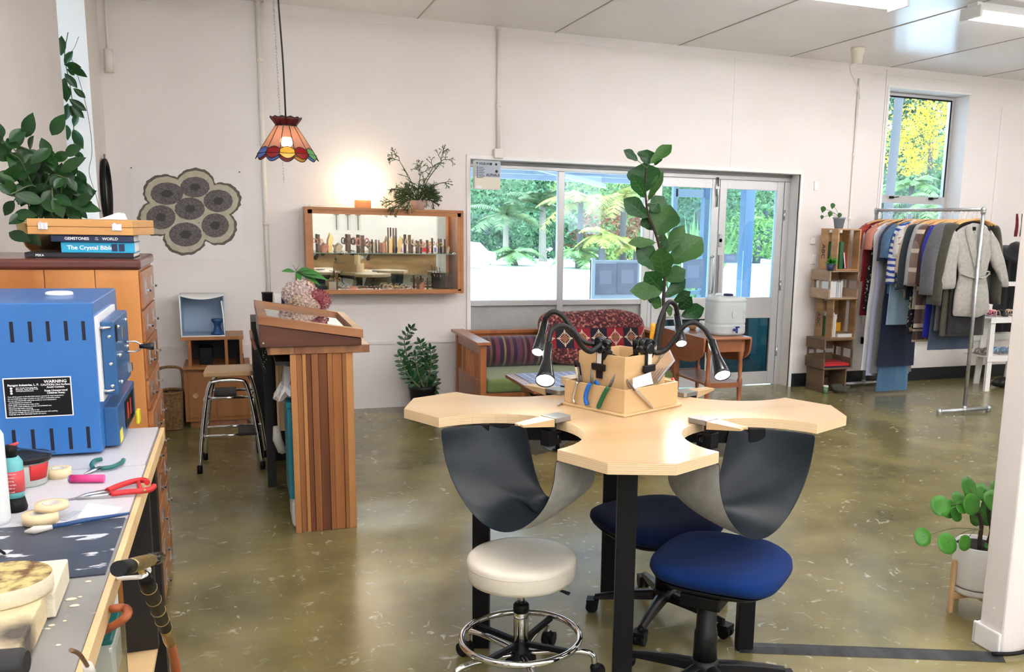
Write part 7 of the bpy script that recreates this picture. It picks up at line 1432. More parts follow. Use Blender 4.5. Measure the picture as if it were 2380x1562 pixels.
for k, (nm, xl, xr, yb, yt, m_, kd, lab) in enumerate(defs):
    x0 = AY(xl, (yb+yt)/2, CY0_).x; x1 = AY(xr, (yb+yt)/2, CY0_).x; x1 = max(x1, x0+.22); zt = AY((xl+xr)/2, yt, CY0_).z; t = thing('wooden_crate', lab, 'crate', (x0, CY0_, zc_), 0, 'crates stacked in a tower'); y0 = CY0_-(.03 if nm in ('c2', 'c4') else 0); crate(t, x0, x1, y0, CY1_, zc_+.0005, zt, m_, kd); cr[nm] = (x0, x1, y0, zc_, zt, t); zc_ = zt
for nm in ('c3', 'c5'):
    x0, x1, y0, z0, z1, t = cr[nm]; text_obj('lettering', 'ABC', .075, (x0-.001, CY1_-.035, z0+(z1-z0)*.62), (0, 0, -1), (0, 1, 0) if 0 else (0, -1, 0), 'bk_black', t, ext=.0003, bold=.001)
def bk(x0, x1, y0, y1, z0, z1, m, lab, R=None, grp=None, cat='book'):
    t = thing('book', lab, cat, ((x0+x1)/2, (y0+y1)/2, z0), 0, grp); c = ((x0+x1)/2, (y0+y1)/2, (z0+z1)/2); g = G(t)
    th = .002; g.box(x0, x0+th, y0, y1, z0, z1, R=R, c=c); g.box(x1-th, x1, y0, y1, z0, z1, R=R, c=c); g.box(x0+th, x1-th, y0, y0+th, z0, z1, R=R, c=c); g.build('cover', m, t); g = G(t); g.box(x0+th, x1-th, y0+th, y1-.003, z0+.002, z1-.003, R=R, c=c); g.build('pages', 'paper', t); return t
def bkflat(x0, x1, y0, y1, z0, z1, m, lab, grp=None): t = thing('book', lab, 'book', ((x0+x1)/2, (y0+y1)/2, z0), 0, grp); book(t, x0, x1, y0, y1, z0, z1, m); return t
x0, x1, y0, z0, z1, _ = cr['c5']; zz = z0+.0135
bk(x0+.024, x0+.060, 7.40, 7.57, zz, zz+.25, 'bk_green', 'tall green book at the left inside the top crate'); bk(x0+.064, x0+.105, 7.38, 7.57, zz, zz+.26, 'bk_green', 'thick green book next to the tall green one in the top crate')
mm('bk_g2', (.10, .22, .09), rough=.5); bpy.data.objects['book.001'] if False else None
for k, (m_, lab) in enumerate((('bk_black', 'black leaning book in the top crate, leftmost of three'), ('bk_white', 'white leaning book in the top crate'), ('bk_red', 'dark red leaning book against the right side of the top crate'))):
    R = Matrix.Rotation(.30, 3, 'Y').transposed(); xa = x0+.118+k*.015; bk(xa, xa+.012, 7.40, 7.55, zz+.004, zz+.16, m_, lab, R=Matrix.Rotation(-.18, 3, 'Y'))
x0, x1, y0, z0, z1, _ = cr['c4']; zz = z0+.0135
for k, (m_, w, h, lab) in enumerate((('bk_white', .10, .155, 'big white book filling the left of the pale crate'), ('label_blue', .022, .15, 'pale grey blue book in the pale crate'), ('bk_white', .018, .145, 'thin white book in the pale crate'), ('linen', .020, .16, 'cream book at the right of the pale crate'))):
    xa = x0+.022+sum((.10, .022, .018, .020)[:k])+k*.004; bk(xa, xa+w, 7.36, 7.55, zz, zz+h, m_, lab)
x0, x1, y0, z0, z1, _ = cr['c3']; zz = z0+.0135
bk(x0+.024, x0+.036, 7.38, 7.56, zz, zz+.20, 'bk_green', 'dark green thin book in the middle crate'); bk(x0+.040, x0+.056, 7.38, 7.56, zz, zz+.24, 'bk_white', 'tall white book in the middle crate'); bk(x0+.060, x0+.080, 7.38, 7.56, zz, zz+.22, 'linen', 'cream book beside the tall white one in the middle crate')
bkflat(x0+.095, x1-.022, 7.36, 7.56, zz, zz+.018, 'bk_white', 'white book lying flat in the middle crate'); bkflat(x0+.095, x1-.022, 7.36, 7.56, zz+.0185, zz+.034, 'bk_white', 'second white book lying on the flat one'); bkflat(x0+.095, x1-.022, 7.36, 7.56, zz+.0345, zz+.044, 'bk_brown', 'brown book lying at the top of the flat pile'); bk(x0+.10, x1-.06, 7.50, 7.515, zz+.045, zz+.13, 'handle_yellow', 'yellowish picture book leaning above the flat pile')
x0, x1, y0, z0, z1, _ = cr['c2']; zz = z0+.0135
bkflat(x0+.024, x1-.03, 7.34, 7.55, zz, zz+.014, 'bk_navy', 'blue and white book under the red book'); bkflat(x0+.022, x1-.022, 7.33, 7.55, zz+.0145, zz+.038, 'red', 'bright red book lying flat in the dark slatted crate'); bkflat(x0+.03, x1-.05, 7.35, 7.55, zz+.0385, zz+.048, 'bk_red', 'darker red book on top of the bright red one')
x0, x1, y0, z0, z1, _ = cr['c1']; c = AY(1911, 905, 7.30); t = thing('jar', 'small green labelled jar at the foot of the crate tower', 'jar', (x0+.03, 7.31, 0)); jx = x0+.02; g = G(t); g.cyl((jx, 7.31, .001), (jx, 7.31, .06), .024, n=20); g.build('jar_body', 'bk_g2', t); g = G(t); g.cyl((jx, 7.31, .06), (jx, 7.31, .08), .025, n=20); g.build('lid', 'linen', t)
bw = AZ(1952, 912, 0); t = thing('stone_bowl', 'dark rough oval stone bowl on the floor in front of the crates', 'bowl', (bw.x, bw.y, 0)); mm('stone', (.05, .052, .040), rough=.9, col2=(.09, .09, .07), nscale=20, bump=.8, bscale=40); g = G(t); g.lathe([(0, .001), (.06, .001), (.095, .03), (.105, .07), (.098, .075), (.088, .06), (.06, .03), (0, .022)], (bw.x, bw.y, 0), 28, sy=.7); g.build('bowl_body', 'stone', t)
# plants on the crates
x0, x1, y0, z0, z1, _ = cr['c5']; px_ = AY(1950, 518, 7.42); t = thing('potted_plant', 'small heart-leaved seedling in a grey tapered pot on the top crate', 'potted plant', (px_.x, 7.42, z1)); mm('pot_grey', (.27, .32, .38), rough=.5); mm('pot_navy', (.03, .05, .10), rough=.4)
g = G(t); hp = AY(1950, 505, 7.42).z-z1; g.lathe([(0, .0005), (.040, .0005), (.056, hp*.85), (.062, hp*.86), (.062, hp), (.054, hp), (0, hp*.9)], (px_.x, 7.42, z1), 12); g.build('pot', 'pot_grey', t); g = G(t); g.lathe([(0, hp*.95), (.053, hp*.94)], (px_.x, 7.42, z1), 12); g.build('soil', 'soil', t); g = G(t); gs = G(t)
for x, y, w, ay in ((1914, 487, .055, -.01), (1930, 498, .05, -.03), (1936, 479, .05, .02), (1952, 501, .045, -.05), (1911, 505, .035, 0)):
    e = AY(x, y, 7.42+ay); b_ = Vector((px_.x, 7.42, z1+hp)); gs.tube(bez([b_, (b_+e)/2+Vector((0, 0, .02)), e], 4), .002, 5); g.leaf(e+Vector((0, 0, w*.6)), e-Vector((w*.2, 0, w*.6)), w*1.1, (0, -1, .3), fold=.05, droop=.05, shape=(.3, .85, 1, .95, .7, .35, 0))
g.build('leaves', 'leaf_fig2', t); gs.build('stems', 'stem', t)
x0, x1, y0, z0, z1, _ = cr['c4']; px_ = AY(1926, 615, y0+.05); t = thing('potted_plant', 'small pale fern in a dark blue pot at the left inside the crate tower', 'potted plant', (px_.x, y0+.05, z1)); hp = .07; g = G(t); g.lathe([(0, .0005), (.030, .0005), (.044, hp), (.038, hp), (0, hp*.8)], (px_.x, y0+.02, z1), 16); g.build('pot', 'pot_navy', t); g = G(t); r = random.Random(6)
for k in range(34): a = r.uniform(0, 2*PI); e = r.uniform(.1, 1.1); b_ = Vector((px_.x, y0+.02, z1+hp-.005)); d = Vector((math.cos(a)*math.cos(e), -abs(math.sin(a)*math.cos(e)), math.sin(e))); g.leaf(b_, b_+d*r.uniform(.05, .09), .022, (r.uniform(-1, 1), -1, .6), droop=.4)
g.build('leaves', 'leaf_pilea', t)

# clothes rail --------------------------------------------------------------------------
RY0, RY1 = 6.165, 7.58; fx = AZ(2232, 957, 0).x; tx_ = AY(2283, 487, RY0); RZ = tx_.z; RX = (fx+tx_.x)/2
rk = thing('clothes_rail', 'galvanised steel pipe clothes rail full of garments', 'clothes rail', (RX, 6.9, 0)); pr_ = .0165
g = G(rk); g.cyl((RX, RY0, RZ), (RX, RY1, RZ), pr_, n=14); g.build('top_rail', 'galv', rk)
for y in (RY0, RY1):
    g = G(rk); g.cyl((RX, y, .022), (RX, y, RZ), pr_, n=14); g.build('upright', 'galv', rk); g = G(rk); g.cyl((RX-.28, y, .030), (RX+.28, y, .030), pr_, n=14); g.build('foot', 'galv', rk)
    for p in ((RX, y, RZ), (RX, y, .03), (RX-.28, y, .03), (RX+.28, y, .03)): g = G(rk); g.ball(p, .025, n=14, m=8); g.tube([Vector(p), Vector(p)+Vector((0, 0, .035 if p[2] < 1 else -.035))], .021, 14) if abs(p[0]-RX) < .01 else g.cyl((p[0], p[1], 0), (p[0], p[1], .03), .021, n=14); g.build('pipe_fitting', 'galv', rk)
HZ = RZ-.085          # shoulder height of the hangers
hang0 = thing('coat_hanger', 'x', 'hanger', (0, 0, 0)); g = G(); g.tube(bez([(-.21, 0, -.035), (-.12, 0, -.002), (0, 0, .012), (.12, 0, -.002), (.21, 0, -.035)], 6), [.008]*5+[.011]*15+[.008]*5, 8); g.build('shoulders', 'hangerwood', hang0)
g = G(); g.tube(bez([(0, 0, .012), (0, 0, .062), (.018, 0, .078), (.0, 0, .1035), (-.020, 0, .088)], 6), .0022, 6); g.build('hook', 'chrome', hang0)
hangw = thing('coat_hanger', 'x', 'hanger', (0, 0, 0)); g = G(); g.tube(bez([(-.20, 0, -.045), (0, 0, .012), (.20, 0, -.045)], 8), .0022, 6); g.tube([(-.20, 0, -.045), (.20, 0, -.045)], .0022, 6); g.build('shoulders', 'chrome', hangw)
g = G(); g.tube(bez([(0, 0, .012), (0, 0, .062), (.018, 0, .078), (.0, 0, .1035), (-.020, 0, .088)], 6), .0022, 6); g.build('hook', 'chrome', hangw)
GR2 = 'garments on the clothes rail'
nmat = 0
def garment(y, m, lab, cat, name, w=.42, L=.85, sl=.55, slw=.07, open_=False, flare=1.0, th=.022, kind='top', dz=0, hl='', m2=None, tilt=0, hook=True, fold=.008, sx=(1, 1), hang='hangerwood'):
    z0 = HZ+dz; t = thing(name, lab, cat, (RX, y, z0-L), tilt, GR2); r = random.Random(int(y*1000)); ph = r.uniform(0, 6)
    def body(u, v):
        a = 2*PI*u; zz = -L*v
        if kind == 'top':
            if v < .10: hw = w*.16+(w*.5-w*.16)*min(1, v/.07)**.6; hh = .5
            else: hw = w*.5*(1-.06*math.sin(PI*min(1, (v-.1)*2.2)))*(1+(flare-1)*max(0, v-.3)/.7)
        else: hw = w*.5*(1+(flare-1)*v)
        d = th*(.55+.6*min(1, v*3)); e = .7; x = math.copysign(abs(math.cos(a))**e, math.cos(a))*hw; q = math.sin(a)*(d+fold*v*math.sin(a*7+ph)+fold*.8*v*math.sin(x*55+ph))
        slope = -.10*abs(x)/(w*.5)*w*(.5 if v < .1 else 0)
        return (x, q, L+zz+(slope if kind == 'top' else 0))
    g = G(); g.grid(body, 44, 26, closeu=True)
    q = [g.v(body(k/44, 0)) for k in range(44)]; g.face(q); q = [g.v(Vector(body(k/44, 1))) for k in range(44)]; g.face(q[::-1])
    g.build('garment_body', m, t)
    if sl:
        for s, kf in ((-1, sx[0]), (1, sx[1])):
            ax = s*w*.44; out = .07*kf; g = G(); pts = [(ax*.9, 0, L-.055), (ax+s*out*.5, -.004, L-.10), (ax+s*(out+.02), -.008, L-sl*.5), (ax+s*(out+.035), -.010, L-sl)]; P2 = bez(pts, 6); g.tube(P2, [slw*(.75+.25*min(1, i/4)) for i in range(len(P2))], 14, flat=.42); g.build('sleeve', m2 or m, t)
    if hook:
        h = dup(hang0 if y < 6.75 or int(y*100) % 4 == 0 else hangw, (RX, y, z0-.020), 0, label=('wooden' if y < 6.75 or int(y*100) % 4 == 0 else 'wire')+' hanger holding the '+hl, group='hangers on the clothes rail'); h['category'] = 'hanger'
    return t
for nm, c, k in (('g_red', (.16, .006, .01), {}), ('g_red2', (.34, .03, .02), {}), ('g_pink', (.55, .22, .16), {}), ('g_white', (.66, .66, .68), {}), ('g_lav', (.42, .44, .62), {}), ('g_navy', (.012, .02, .05), {}), ('g_denim', (.05, .12, .22), dict(col2=(.09, .19, .32), nscale=14)), ('g_ldenim', (.22, .36, .50), dict(col2=(.30, .44, .58), nscale=10)), ('g_beige', (.55, .42, .30), {}), ('g_dark', (.014, .022, .032), {}), ('g_fluff', (.42, .42, .41), dict(bump=.8, bscale=200)), ('g_brown', (.035, .014, .012), {}), ('g_blue', (.012, .02, .36), {}), ('g_green', (.01, .12, .05), {}), ('g_grey', (.095, .097, .105), dict(col2=(.13, .13, .14), nscale=60, bump=.5, bscale=300)), ('g_olive', (.045, .042, .03), dict(col2=(.06, .057, .04), nscale=30)), ('g_cream', (.38, .36, .33), dict(col2=(.47, .45, .41), nscale=35, bump=.8, bscale=260)), ('g_black', (.010, .010, .012), {}), ('g_bluedress', (.04, .06, .10), {}), ('g_jeans', (.045, .12, .22), dict(col2=(.08, .18, .29), nscale=8, nstretch=(1, 1, .15)))):
    mm(nm, c, rough=.9, sheen=.15, **k)
M['g_plaid'] = checks('g_plaid', (.10, .055, .04), (.20, .13, .10), (.55, .46, .36), s=.17, ax=('X', 'Z'), w=.22); M['g_plaid2'] = checks('g_plaid2', (.05, .03, .03), (.12, .07, .06), (.42, .33, .24), s=.10, ax=('X', 'Z'), w=.2)
M['g_check'] = checks('g_check', (.28, .27, .26), (.10, .10, .10), (.14, .14, .14), s=.012, ax=('X', 'Z'), w=.5)
M['g_stripe'] = banded('g_stripe', [(0, (.70, .70, .72)), (.55, (.03, .06, .32))], 'Z', .055, rough=.9, wob=.06); M['g_floral'] = mat('g_floral', (.68, .66, .62), rough=.9, col2=(.42, .10, .10), nscale=26, lo=.56, hi=.60); M['g_floral2'] = mat('g_floral2', (.012, .014, .022), rough=.9, col2=(.45, .36, .22), nscale=30, lo=.57, hi=.60); M['g_dots'] = mat('g_dots', (.012, .012, .014), rough=.9, col2=(.55, .52, .46), nscale=34, lo=.60, hi=.62)
yy = 7.50; S_ = [
 ('g_red2', 'coral red top at the far end of the clothes rail', 'top', .38, .62, .30), ('g_red', 'deep red dress next to the coral top', 'dress', .40, .95, 0), ('g_dots', 'black and white patterned dress near the far end of the rail', 'dress', .40, .9, 0), ('g_pink', 'dusty pink top near the far end of the rail', 'top', .38, .6, .3),
 ('g_white', 'long white dress near the far end of the rail', 'dress', .50, 1.48, 0), ('g_lav', 'pale lavender striped dress behind the checked one', 'dress', .47, 1.52, 0), ('g_check', 'fine black and white checked long dress', 'dress', .44, 1.5, 0), ('g_navy', 'dark navy dress beside the checked dress', 'dress', .40, 1.42, .4),
 ('g_denim', 'blue denim jacket with short wide sleeves', 'jacket', .42, .70, .36), ('g_ldenim', 'light blue denim dress under the striped shirt', 'dress', .44, 1.0, 0), ('g_stripe', 'white shirt with bold blue stripes', 'shirt', .42, .66, .60), ('g_floral', 'white blouse with red flowers', 'blouse', .40, .60, .34),
 ('g_beige', 'beige blouse in the middle of the rail', 'blouse', .40, .72, .5), ('g_dark', 'dark blue denim jacket in the middle of the rail', 'jacket', .44, .74, .64), ('g_floral2', 'dark dress with a golden floral hem', 'dress', .42, 1.05, 0), ('g_fluff', 'pale grey fluffy coat', 'coat', .46, .82, .60),
 ('g_plaid', 'brown and cream checked blanket coat', 'coat', .48, .98, .60), ('g_brown', 'dark brown jacket behind the blue one', 'jacket', .44, .70, .58), ('g_blue', 'bright royal blue dress hanging below the grey coat', 'dress', .42, 1.06, .5), ('g_green', 'green top behind the grey coat', 'top', .42, .62, .5)]
dy_ = (7.50-6.46)/(len(S_)-1)
for k, (m_, lab, cat, w, L, sl) in enumerate(S_):
    garment(7.50-dy_*k, m_, lab, cat, {'top': 'top', 'dress': 'dress', 'jacket': 'jacket', 'shirt': 'shirt', 'blouse': 'blouse', 'coat': 'coat'}[cat], w, L, sl, .055, th=.014, flare=1.12 if cat == 'dress' else 1.03, hl=lab[:46].rsplit(' ', 1)[0] if len(lab) > 60 else lab, fold=.004, dz=-.004*(k % 3))
garment(6.405, 'g_bluedress', 'slate blue long dress between the green top and the grey coat', 'dress', 'dress', .46, 1.16, 0, hl='slate blue long dress', th=.014, flare=1.15, fold=.004)
garment(6.355, 'g_grey', 'dark grey wool coat with wide sleeves, third from the near end', 'coat', 'coat', .50, .98, .66, .085, th=.020, sx=(1.8, 1), hl='dark grey wool coat', fold=.006)
garment(6.285, 'g_olive', 'dark olive coat just behind the pale grey belted coat', 'coat', 'coat', .50, 1.02, .74, .080, th=.020, sx=(1.4, 1), hl='dark olive coat', fold=.006)
# jeans on the rail
jy = 7.50-dy_*6.5; t = thing('jeans', 'flared blue jeans hanging longest, nearly to the floor', 'jeans', (RX, jy, .03), 0, GR2)
for s in (-1, 1):
    g = G(); 
    def lg(u, v, s=s): a = 2*PI*u; hw = .072+(.025 if v > .5 else -.01)*abs(v-.45)*2.4; cx = s*(.070+.02*v); return (cx+hw*math.cos(a), (.014+.006*math.sin(a*5))*math.sin(a), 1.30*(1-v))
    g.grid(lg, 30, 18, closeu=True); g.face([g.v(lg(k/30, 1)) for k in range(30)]); g.build('trouser_leg', 'g_jeans', t)
g = G(); g.box(-.16, .16, -.012, .012, 1.29, 1.36); g.build('waistband', 'g_jeans', t, bevel=.004)
h = dup(hang0, (RX, jy, HZ-.02), 0, label='wooden hanger holding the flared blue jeans', group='hangers on the clothes rail'); h['category'] = 'hanger'
t_ = G(t); t_ = None
g = G((RX, jy, 1.39)); 
# plaid skirt
garment(7.50-dy_*15.5, 'g_plaid2', 'diagonal brown plaid skirt with fringed hem under the fluffy coat', 'skirt', 'skirt', .42, 1.12, 0, hl='brown plaid skirt', th=.012, flare=1.1, fold=.003, kind='top')
# the belted coat at the near end ----------------------------------------------------------
cy_ = 6.222; ct_ = thing('belted_coat', 'pale grey wool coat with tied belt at the near end of the rail', 'coat', (RX-.02, cy_, 0), 0, GR2); cxx = RX+.0
def cz(px, py): return AY(px, py, cy_)
def slab(g, outline, th, c0=cy_):
    """soft quilted slab from an outline seen at the coat's own plane"""
    P_ = [cz(*p) for p in outline]; c = sum(P_, Vector())/len(P_); N = len(P_); rows = []
    for sc, yo in ((.0, -th), (.55, -th), (.85, -th*.85), (.97, -th*.4), (1, 0), (.97, th*.4), (.85, th*.85), (.5, th), (0, th)):
        if sc == 0: rows.append([g.v((c.x, c0+yo, c.z))])
        else: rows.append([g.v((c.x+(p.x-c.x)*sc, c0+yo+.004*math.sin(p.x*60+p.z*9)*sc, c.z+(p.z-c.z)*sc)) for p in P_])
    for A2, B3 in zip(rows, rows[1:]):
        for i in range(N):
            j = (i+1) % N
            if len(A2) == 1: g.face([A2[0], B3[j], B3[i]], True)
            elif len(B3) == 1: g.face([A2[i], A2[j], B3[0]], True)
            else: g.face([A2[i], A2[j], B3[j], B3[i]], True)
def dens(o, n=4):
    out = []
    for a, b in zip(o, o[1:]+o[:1]): out += [(a[0]+(b[0]-a[0])*k/n, a[1]+(b[1]-a[1])*k/n) for k in range(n)]
    return out
g = G(ct_); slab(g, dens([(2247, 522), (2262, 517), (2280, 520), (2304, 540), (2310, 580), (2296, 615), (2290, 640), (2296, 680), (2299, 728), (2270, 740), (2240, 737), (2213, 736), (2218, 690), (2228, 640), (2224, 610), (2218, 575), (2216, 545), (2228, 532)]), .030); g.build('coat_body', 'g_cream', ct_, sub=1)
g = G(ct_); slab(g, dens([(2218, 534), (2226, 560), (2220, 620), (2217, 672), (2185, 674), (2184, 650), (2196, 600), (2205, 560), (2212, 540)]), .028, cy_-.012); g.build('sleeve', 'g_cream', ct_, sub=1)
g = G(ct_); slab(g, dens([(2300, 532), (2316, 560), (2330, 600), (2339, 650), (2341, 668), (2325, 668), (2316, 640), (2306, 622), (2298, 600), (2296, 560)]), .028, cy_-.012); g.build('sleeve', 'g_cream', ct_, sub=1)
g = G(ct_); slab(g, dens([(2240, 524), (2249, 521), (2262, 570), (2272, 625), (2268, 640), (2256, 620), (2246, 580), (2238, 545)], 3), .010, cy_-.034); slab(g, dens([(2281, 520), (2289, 528), (2288, 570), (2276, 625), (2270, 628), (2272, 590), (2276, 550)], 3), .010, cy_-.034); o = g.build('lapels', 'g_cream', ct_, sub=1); o['kind'] = 'stuff'
g = G(ct_); P2 = [cz(x, y)+Vector((0, -.040, 0)) for x, y in ((2226, 636), (2245, 643), (2262, 646), (2280, 643), (2292, 636))]; g.tube(bez(P2, 4), .012, 8, flat=.5); g.build('belt', 'g_cream', ct_)
g = G(ct_); g.tube(bez([cz(2262, 640)+Vector((0, -.052, 0)), cz(2256, 660)+Vector((0, -.050, 0)), cz(2254, 700)+Vector((0, -.046, 0))], 4), [.012, .020, .022, .022, .021, .021, .021, .020, .019], 8, flat=.3); g.build('belt_end', 'g_cream', ct_)
g = G(ct_); P2 = [cz(x, y)+Vector((0, -.050, 0)) for x, y in ((2264, 644), (2278, 646), (2289, 634), (2286, 630), (2272, 636), (2264, 642))]; g.tube(bez(P2, 4), .008, 8, flat=.5); g.build('belt_loop', 'g_cream', ct_)
a = cz(2257, 530); g = G(ct_); g.box(a.x-.012, a.x+.022, cy_-.034, cy_-.031, a.z-.02, a.z+.01); g.build('neck_label', 'black', ct_)
h = dup(hang0, (RX+.0, cy_, HZ-.012), 0, label='wooden hanger holding the belted pale grey coat', group='hangers on the clothes rail'); h['category'] = 'hanger'
garment(6.250, 'g_black', 'black dress hem showing below the belted coat', 'dress', 'dress', .40, 1.00, 0, hl='black dress', th=.008, fold=.002)
for h0 in (hang0, hangw):
    for c in list(h0.children): bpy.data.objects.remove(c)
    bpy.data.objects.remove(h0)

# ladder shelf with shoes ----------------------------------------------------------------------
LY = 7.0; l0 = AZ(2274, 906, 0); t = thing('ladder_shelf', 'white wooden ladder shelf holding shoes beside the clothes rail', 'shelf', (l0.x+.3, LY, 0)); lx0 = l0.x-.02; lx1 = lx0+.62; z1_ = AY(2320, 737, LY).z; z2_ = AY(2320, 826, LY).z
for x in (lx0, lx1): g = G(t); g.box(x, x+.06, LY-.03, LY, 0, z1_-.02); g.build('front_leg', 'trimwhite', t, bevel=.003)
for x in (lx0+.10, lx1-.10): tp = AY(2332, 660, LY+.25); g = G(t); g.beam((x+.20, LY+.40, .0), (x+.12, LY+.22, tp.z), .06, .028); g.build('side_rail', 'trimwhite', t)
tp = AY(2338, 657, LY+.2); g = G(t); g.box(tp.x-.02, tp.x+.50, LY+.18, LY+.21, tp.z-.035, tp.z+.01); g.build('top_bar', 'trimwhite', t)
for z, nm in ((z1_, 'shelf'), (z2_, 'shelf')): g = G(t); g.box(lx0-.02, lx1+.08, LY-.04, LY+.28, z-.018, z); g.build('shelf', 'trimwhite', t, bevel=.003); g = G(t); g.box(lx0-.02, lx1+.08, LY-.045, LY-.041, z-.055, z); g.build('shelf_lip', 'trimwhite', t)
mm('sh_pink', (.62, .22, .26), rough=.5); mm('sh_rose', (.66, .40, .36), rough=.5); mm('sh_tan', (.50, .36, .25), rough=.5); mm('sh_blue', (.16, .28, .45), rough=.5); mm('sh_taupe', (.28, .23, .20), rough=.6); mm('sh_black', (.015, .015, .015), rough=.5); mm('sh_magenta', (.50, .03, .14), rough=.5)
def sandal(x, y, z, m, lab, L=.22, rz=0.1, hh=.03):
    t = thing('sandal', lab, 'shoe', (x, y, z+.001), rz, 'shoes on the ladder shelf'); g = G(); pts = [(-.5, 0), (-.46, .14), (-.2, .15), (.1, .17), (.35, .20), (.5, .08), (.5, -.08), (.35, -.2), (.1, -.14), (-.2, -.13), (-.46, -.14)]; g.prism([(a*L, b*L) for a, b in pts], 0, .012); g.build('sole', 'sh_taupe' if m != 'sh_black' else m, t, bevel=.003)
    g = G()
    for a in (-.02, .22): g.tube([(a*L+.04*L*math.sin(k), .17*L*math.cos(PI*k/8), .012+hh*math.sin(PI*k/8)) for k in range(9)], .010, 8, flat=.35)
    g.tube([(-.42*L, .12*L*math.cos(PI*k/8), .014+.05*math.sin(PI*k/8)) for k in range(9)], .006, 8, flat=.5); g.build('straps', m, t); return t
for k, (px, z, m_, lab) in enumerate(((2292, z1_, 'sh_magenta', 'magenta flat shoe at the left of the upper shelf'), (2306, z1_, 'sh_rose', 'pale rose sandal on the upper shelf'), (2325, z1_, 'sh_black', 'black ruffled sandal in the middle of the upper shelf'), (2345, z1_, 'sh_tan', 'tan strappy sandal on the upper shelf'), (2366, z1_, 'sh_tan', 'tan sandal at the right of the upper shelf'), (2285, z2_, 'sh_taupe', 'taupe sandal at the left of the lower shelf'), (2300, z2_, 'sh_taupe', 'second taupe sandal on the lower shelf'), (2322, z2_, 'sh_blue', 'light blue sandal on the lower shelf'), (2340, z2_, 'sh_blue', 'second light blue sandal on the lower shelf'), (2360, z2_, 'sh_tan', 'tan twisted sandal on the lower shelf'))):
    x = AY(px, 780, LY+.09).x; sandal(x, LY+.10, z, m_, lab, rz=1.25+.2*math.sin(k*3), L=.20, hh=.045)
c = AZ(2290, 898, 0); t = thing('black_bag', 'crumpled black bag on the floor under the ladder shelf', 'bag', (c.x+.10, LY+.08, 0)); g = G(t); r = random.Random(3)
g.grid(lambda u, v: (c.x+.16+.15*math.cos(2*PI*u)*math.sin(PI*v)*(1+.15*math.sin(u*31)), LY+.12+.08*math.sin(2*PI*u)*math.sin(PI*v), .055-.054*math.cos(PI*v)+.008*math.sin(u*40)*math.sin(PI*v)), 36, 14, closeu=True); g.build('bag_body', 'sh_black', t)
for k in range(2): sandal(c.x+.42+.12*k, LY+.12, 0, 'paper', ('left' if k == 0 else 'right')+' patterned white shoe on the floor under the ladder shelf', rz=1.3, L=.24, hh=.05)
# second rail with black clothes and hat at the frame edge
B8 = AY(2352, 640, 7.42); t = thing('clothes_rail', 'second steel pipe rail at the right edge of the photo', 'clothes rail', (B8.x+.25, 7.42, 0)); xr = AY(2368, 700, 7.35).x; g = G(t); g.cyl((xr, 7.35, .03), (xr, 7.35, 1.72), pr_, n=12); g.build('upright', 'galv', t); g = G(t); g.cyl((xr, 7.35, 1.70), (xr+.9, 7.35, 1.70), pr_, n=12); g.build('top_rail', 'galv', t); g = G(t); g.cyl((xr-.28, 7.35, .02), (xr+.28, 7.35, .02), pr_, n=12); g.build('foot', 'galv', t)
a = AY(2340, 590, 7.5); b = AY(2378, 735, 7.5); g = G((a.x, 7.5, b.z)); g.grid(lambda u, v: (a.x+.10+(.16+.05*v)*math.cos(2*PI*u), 7.55+.05*math.sin(2*PI*u)*(1+.3*math.sin(u*40)), a.z-(a.z-b.z)*1.25*v), 40, 8, closeu=True); o = g.build('black_coat', 'g_black'); tag(o, 'long black coat hanging at the right edge behind the shelf', 'coat')
a = AY(2366, 582, 7.2); g = G(a); g.lathe([(0, .07), (.07, .065), (.10, .03), (.105, -.02), (.17, -.035), (.20, -.06), (.10, -.05), (0, -.04)], a, 28, R=Matrix.Rotation(.5, 3, 'X')); o = g.build('black_hat', 'g_black'); tag(o, 'round black felt hat hanging on the second rail', 'hat')
for k, (px, m_, lab) in enumerate(((2364, 'g_red', 'dark red bag strap bundle above the hat'), (2377, 'g_brown', 'brown woven strap bundle above the hat'))):
    a = AY(px, 497, 7.3); b = AY(px-4, 550, 7.3); g = G(a); g.tube(bez([a, (a+b)/2+Vector((.01, 0, 0)), b], 4), [.012, .015, .018, .018, .020, .02, .022, .022, .02], 8, flat=.6); o = g.build('strap', m_); o.name = 'bag_strap'; tag(o, lab, 'strap')
# ================================================================ things lying on and under the workbench
WZ = .9056
def roll(cx, cy, R_, h, m, lab): t = thing('tape_roll', lab, 'tape', (cx, cy, WZ)); g = G(t); g.lathe([(R_*.55, .0002), (R_, .0002), (R_, h), (R_*.55, h), (R_*.55, .0002)], (cx, cy, WZ), 32); g.build('tape_body', m, t); g = G(t); g.lathe([(R_*.48, .0004), (R_*.549, .0004), (R_*.549, h+.0004), (R_*.48, h+.0004), (R_*.48, .0004)], (cx, cy, WZ), 28); g.build('core', 'linen', t); return t
roll(-.462, 2.67, .030, .024, 'tape', 'roll of masking tape standing near the kiln'); roll(-.437, 2.275, .036, .022, 'tape', 'roll of masking tape near the long blue brush'); roll(-.418, 2.30, .034, .014, 'tape', 'thinner masking tape roll leaning on the near one').rotation_euler = (0, 0, 0)
bpy.data.objects['tape_roll.002'].location.z = WZ+.0225
a, b = AZ(163, 1113, WZ+.011), AZ(246, 1112, WZ+.011); t = thing('glue_stick', 'pink and blue cylindrical stick lying on the white board', 'glue stick', (a.x, a.y, WZ)); M['stick'] = banded('stick', [(0, (.62, .05, .22)), (.5, (.55, .10, .40)), (.55, (.10, .12, .55)), (.8, (.06, .16, .50))], 'X', .16, rough=.35, offs=.0)
g = G(t); d = (b-a); g.tube([a, a+d*.95], .0105, 18); g.build('stick_body', 'stick', t); g = G(t); g.tube([a-d*.03, a], .0095, 14); g.build('cap', 'steel', t)
